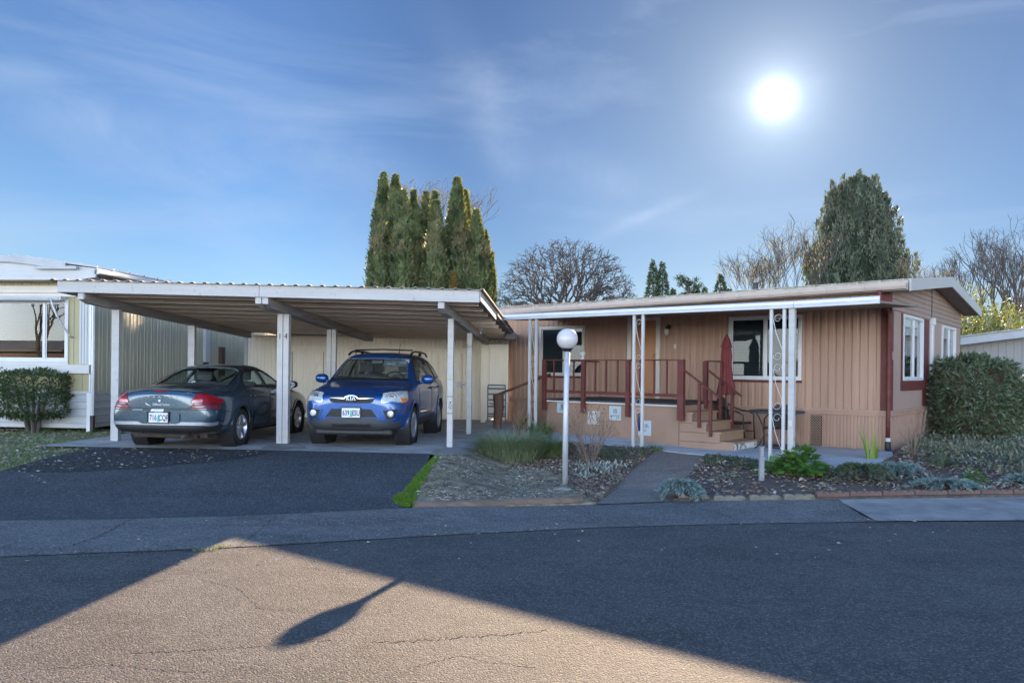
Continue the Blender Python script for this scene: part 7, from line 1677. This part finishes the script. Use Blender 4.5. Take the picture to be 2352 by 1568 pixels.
# big dark conifer at the right
def yew():
    d = 35; base = at(1968, 700, d); zb = -.2; T = thing('yew_tree', 'huge dark broad conifer with plumed tips rising behind the right end of the tan roof', 'tree', (base.x, base.y, zb)); r = random.Random(77); m = MB()
    env = [(395, 0.0), (403, .45), (430, 1.2), (470, 1.65), (520, 2.0), (570, 2.42), (620, 2.62), (660, 2.72), (720, 2.75), (860, 2.5)]
    zz = lambda v: at(1968, v, d).z-zb
    E_ = [(zz(v), w_) for v, w_ in env][::-1]
    def half(z):
        if z <= E_[0][0]: return E_[0][1]
        for (a, p), (b, q) in zip(E_, E_[1:]):
            if a <= z <= b: return p+(q-p)*(z-a)/(b-a)
        return 0.0
    H_ = E_[-1][0]; pl = 0
    tips = [V3((-0.62, .1, H_-.12)), V3((0.05, 0, H_+.05)), V3((.62, -.1, H_-.25)), V3((-1.0, 0.2, H_-.75)), V3((1.02, .1, H_-.8)), V3((.35, .3, H_-.35)), V3((-.3, .2, H_-.3))]
    for i in range(16): a_ = r.uniform(0, 2*pi); z = H_*r.uniform(.72, .97); tips.append(V3((cos(a_)*half(z)*.95, sin(a_)*half(z)*.5, z+.30)))
    for i in range(300):
        z = H_*(1-0.78*r.random()**1.15); an = r.uniform(0, 2*pi); w_ = half(z)*math.sqrt(r.uniform(.45, 1.0)); tips.append(V3((cos(an)*w_, sin(an)*w_*.85, z-.15)))
    for tp in tips:
        L = r.uniform(1.4, 2.4); b = V3((tp.x*.80, tp.y*.80, tp.z-L)); rad = r.uniform(.28, .42)
        for k in range(190):
            s = r.random()**.8; an = r.uniform(0, 2*pi); rr = rad*(1-s**2.2)*r.uniform(.55, 1.05)+.02; out = V3((cos(an), sin(an), 0)); p = b.lerp(tp, s)+out*rr
            m.leaf(p, V3((0, 0, 1.1))+out*r.uniform(0, .7)+rv(r)*.3, out+rv(r)*.5, r.uniform(.11, .22), r.uniform(.04, .075), .03)
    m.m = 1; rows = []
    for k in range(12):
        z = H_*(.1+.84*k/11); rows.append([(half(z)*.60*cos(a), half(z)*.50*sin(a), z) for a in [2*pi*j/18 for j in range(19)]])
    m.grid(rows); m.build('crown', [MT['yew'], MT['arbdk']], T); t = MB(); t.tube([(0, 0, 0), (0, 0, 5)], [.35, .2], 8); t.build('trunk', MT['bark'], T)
yew()
# round-headed bare tree: limbs, branches and twigs aimed at points spread evenly through a dome
def dome():
    d = 45; b = at(1298, 760, d); zb = -.3; T = thing('bare_tree', 'round headed bare tree with a fan of crooked branches behind the awning', 'tree', (b.x, b.y, zb)); r = random.Random(12); t = MB()
    cz = at(1298, 700, d).z-zb; rx, rz2 = 163/1800*d, 150/1800*d; root = V3((0, 0, cz-1.9))
    t.tube([(0, 0, 0), (0.05, 0, cz-2.4), root], [.38, .32, .30], 9)
    def wig(p, q, k, amp):
        out = [p]
        for i in range(1, k): out.append(p.lerp(q, i/k) + rv(r)*amp + V3((0, 0, amp*.4)))
        return out + [q]
    lev = [(root, .22)]
    for frac, n, amp, r0 in ((.36, 20, .12, .10), (.60, 70, .14, .056), (.80, 210, .15, .033), (.93, 560, .12, .020), (1.0, 1250, .08, .0125)):
        nxt = []
        for i in range(n):
            an = r.uniform(0, 2*pi); el = math.asin(r.uniform(-.12, 1.0)); f = frac*r.uniform(.92, 1.03)
            q = V3((cos(an)*cos(el)*rx*f, sin(an)*cos(el)*rx*f, cz - 1.9*(1-f) + sin(el)*rz2*f))
            p, pr = min(lev, key=lambda a_: (a_[0]-q).length_squared)
            t.tube(wig(p, q, 4 if frac < .95 else 3, amp), [min(pr, r0*1.3)]+[r0]*(3 if frac < .95 else 2)+[r0*.75], 5 if r0 > .04 else 3, cap=False); nxt.append((q, r0))
        lev = nxt
    t.build('branches', MT['bark'], T)
dome()
def bare_tree(name, label, u, vtop, d, seed, spread=.5, mat='bark', depth=6, r0=.14, h0=.30, lean=(0, 0), leafm=None, wig=.16, up=.12, grp=None, twig=2, cat='tree', minr=.010, L0=None, split=(2, 3), hang=False, nleaf=3):
    r = random.Random(seed); top = at(u, vtop, d); zb = -.3; h = top.z-zb; T = thing(name, label, cat, (top.x, top.y, zb), 0, grp); t = MB(); tips = []
    t.tube([(0, 0, 0), (lean[0]*.3, lean[1]*.3, h*h0)], [r0, r0*.8], 7, cap=False); L = L0 or h*.235
    for k in range(3): branchy(t, V3((lean[0]*.3, lean[1]*.3, h*h0)), V3((lean[0]+r.gauss(0, spread*.6), lean[1]+r.gauss(0, spread*.6), 1)), L, r0*.7, depth-1, r, wig, up, split, spread, .78, 3, 5, minr, tips)
    for p, d_ in tips:
        for k in range(twig):
            e = p+(d_+rv(r)*.8).normalized()*r.uniform(.25, .6); t.tube([p, e], [minr, minr*.6], 3, cap=False)
    zmax = max(p[2] for p in t.v); f = h/zmax
    t.v = [(x, y, z*f) for x, y, z in t.v]
    t.build('branches', MT[mat], T)
    if leafm:
        m = MB()
        for p, d_ in tips:
            for k in range(nleaf):
                q = V3((p.x, p.y, p.z*f))+rv(r)*.25
                m.leaf(q, V3((0, 0, -1))+rv(r)*.25 if hang else rv(r), rv(r), r.uniform(.09, .15) if hang else r.uniform(.1, .2), .024 if hang else .09)
        m.build('foliage', MT[leafm], T)  # the hanging catkins, not leaves
    return T
bare_tree('bare_tree', 'fine reddish bare crown peeping above the middle of the arborvitae row', 962, 397, 47, 61, .42, 'barkl', 6, .16, .45, grp=None, minr=.012)
bare_tree('catkin_tree', 'bare tree hung with golden catkins left of the huge dark conifer', 1775, 520, 31, 62, .40, 'bark', 6, .10, .20, (-.55, 0), 'catkin', hang=True, minr=.007, twig=2, nleaf=3, L0=1.5)
bare_tree('catkin_tree', 'taller catkin tree reaching beside the top left of the dark conifer', 1838, 498, 32, 63, .30, 'bark', 5, .09, .34, (-.1, 0), 'catkin', hang=True, minr=.007, twig=2, nleaf=3)
bare_tree('hazel_tree', 'brown catkin hung hazel right of the huge dark conifer', 2130, 573, 33, 64, .45, 'barko', 5, .08, .30, (.1, 0), 'catkind', hang=True, minr=.007, twig=2, nleaf=4)
for i, (u, v, d, sp, lb, rr0, lean) in enumerate(((2250, 562, 48, .36, 'slender dark bare tree right of the gable', .18, (0, 0)), (2318, 532, 50, .42, 'tall bare tree at the right edge', .26, (.05, 0)), (2352, 514, 52, .45, 'tallest bare tree cut by the right edge', .28, (0, 0)), (2216, 600, 47, .24, 'thin upright bare saplings left of the slender bare tree', .10, (0, 0)), (2285, 575, 55, .4, 'bare tree behind the two tall right ones', .2, (0, 0)))):
    bare_tree('bare_tree', lb, u, v-22, d, 80+i, sp, 'bark', 5, rr0, .26, lean, grp='bare trees at the right', minr=.014, twig=2)
# yellow-green shrubs beyond the garage
def thicket(label, u, vt, d, w_, h, seed, mat, n):
    r = random.Random(seed); top = at(u, vt, d); T = thing('bamboo_clump', label, 'bamboo', (top.x, top.y, 0.2), 0, 'yellow green clumps behind the grey garage'); m = MB(); t = MB(); H_ = top.z-.2
    for k in range(26):
        an = r.uniform(0, 2*pi); b = V3((cos(an)*w_*.5*r.random(), sin(an)*w_*.5*r.random(), 0)); e = b*1.7+V3((r.gauss(0, .3), r.gauss(0, .3), H_*r.uniform(.55, 1.0))); t.tube([b, (b+e)/2+rv(r)*.08, e], [.02, .014, .006], 4, cap=False)
        for i in range(n//26):
            s = r.uniform(.15, 1)**.7; p = b.lerp(e, s)+rv(r)*.32*r.random(); m.leaf(p, rv(r)+V3((0, 0, .1)), rv(r), r.uniform(.14, .26), r.uniform(.04, .07))
    t.build('canes', MT['barko'], T); m.build('foliage', MT[mat], T)
for i, a in enumerate(((2215, 655, 33, 1.5, 'bamboo', 2600, 'left yellow green bamboo clump against the gable'), (2262, 690, 31, 1.8, 'bamboo', 3000, 'bright middle bamboo clump behind the garage'), (2312, 682, 33, 1.9, 'bamboo', 3000, 'bamboo clump under the tall right bare trees'), (2352, 668, 32, 1.8, 'bamboo', 2600, 'bamboo clump cut by the right edge'), (2235, 740, 30, 1.7, 'holly', 2200, 'dark green low bush between gable and garage roof'))):
    thicket(a[6], a[0], a[1], a[2], a[3], 0, 400+i, a[4], a[5])

# ================================================================== ACROSS THE STREET (seen in the window panes)
def far_home(x, y, w_, col, label):
    Hh = thing('mobile_home', label, 'house', (x, y, 0.0), pi+0.06, 'homes across the street')       # faces the camera side street
    m = MB(); wn_ = [(1.2, 3.0, 1.3, 2.5), (w_-4.0, w_-2.4, 1.3, 2.5)]; ribwall(m, 0, w_, 0.75, 2.95, 0.3, RIBG, wn_, lambda s, o, z: (s-w_/2, -o, z)); m.build('front_wall', MT[col], Hh)
    m = MB(); m.box(-w_/2, w_/2, 6.9, 7.0, 0, 2.95); m.box(-w_/2, -w_/2+.06, 0.03, 6.9, 0, 2.95); m.box(w_/2-.06, w_/2, 0.03, 6.9, 0, 2.95); m.build('side_wall', MT[col], Hh)
    m = MB(); m.box(-w_/2, w_/2, -0.03, 0.02, 0, 0.75); m.build('skirting', MT['skirtw'], Hh)
    m = MB(); m.prism([(-0.4, 2.95), (3.5, 3.75), (7.4, 2.95), (7.4, 2.85), (3.5, 3.65), (-0.4, 2.85)], -w_/2-.4, w_/2+.4, lambda a, z, xx: (xx, a, z)); m.build('roof', MT['barge'], Hh)
    for q in wn_: window(Hh, lambda s, o, z: (s-w_/2, -o, z), *q, mulls=(.5,), blind=False)
far_home(-40.0, -17.0, 17, 'fineside', 'cream home across the street mirrored in the bay window of the cream home')
far_home(9.0, -18.5, 15, 'tandeck', 'tan home across the street mirrored in the windows of the tan home')
for u_, (x, y, h_, sd) in enumerate(((-34.6, -12.0, 8.5, 501), (16.5, -15.5, 9.0, 502))):
    r = random.Random(sd); T = thing('bare_tree', ('bare street tree mirrored in the bay window of the cream home', 'bare street tree mirrored in the window right of the porch')[u_], 'tree', (x, y, -0.05)); t = MB()
    t.tube([(0, 0, 0), (0, 0, h_*.28)], [.2, .16], 8, cap=False)
    for k in range(4): branchy(t, V3((0, 0, h_*.27)), V3((r.gauss(0, .5), r.gauss(0, .5), 1)), h_*.24, .11, 5, r, .18, .08, (2, 3), .5, .78, 3, 5, .012)
    t.build('branches', MT['barkl'], T)
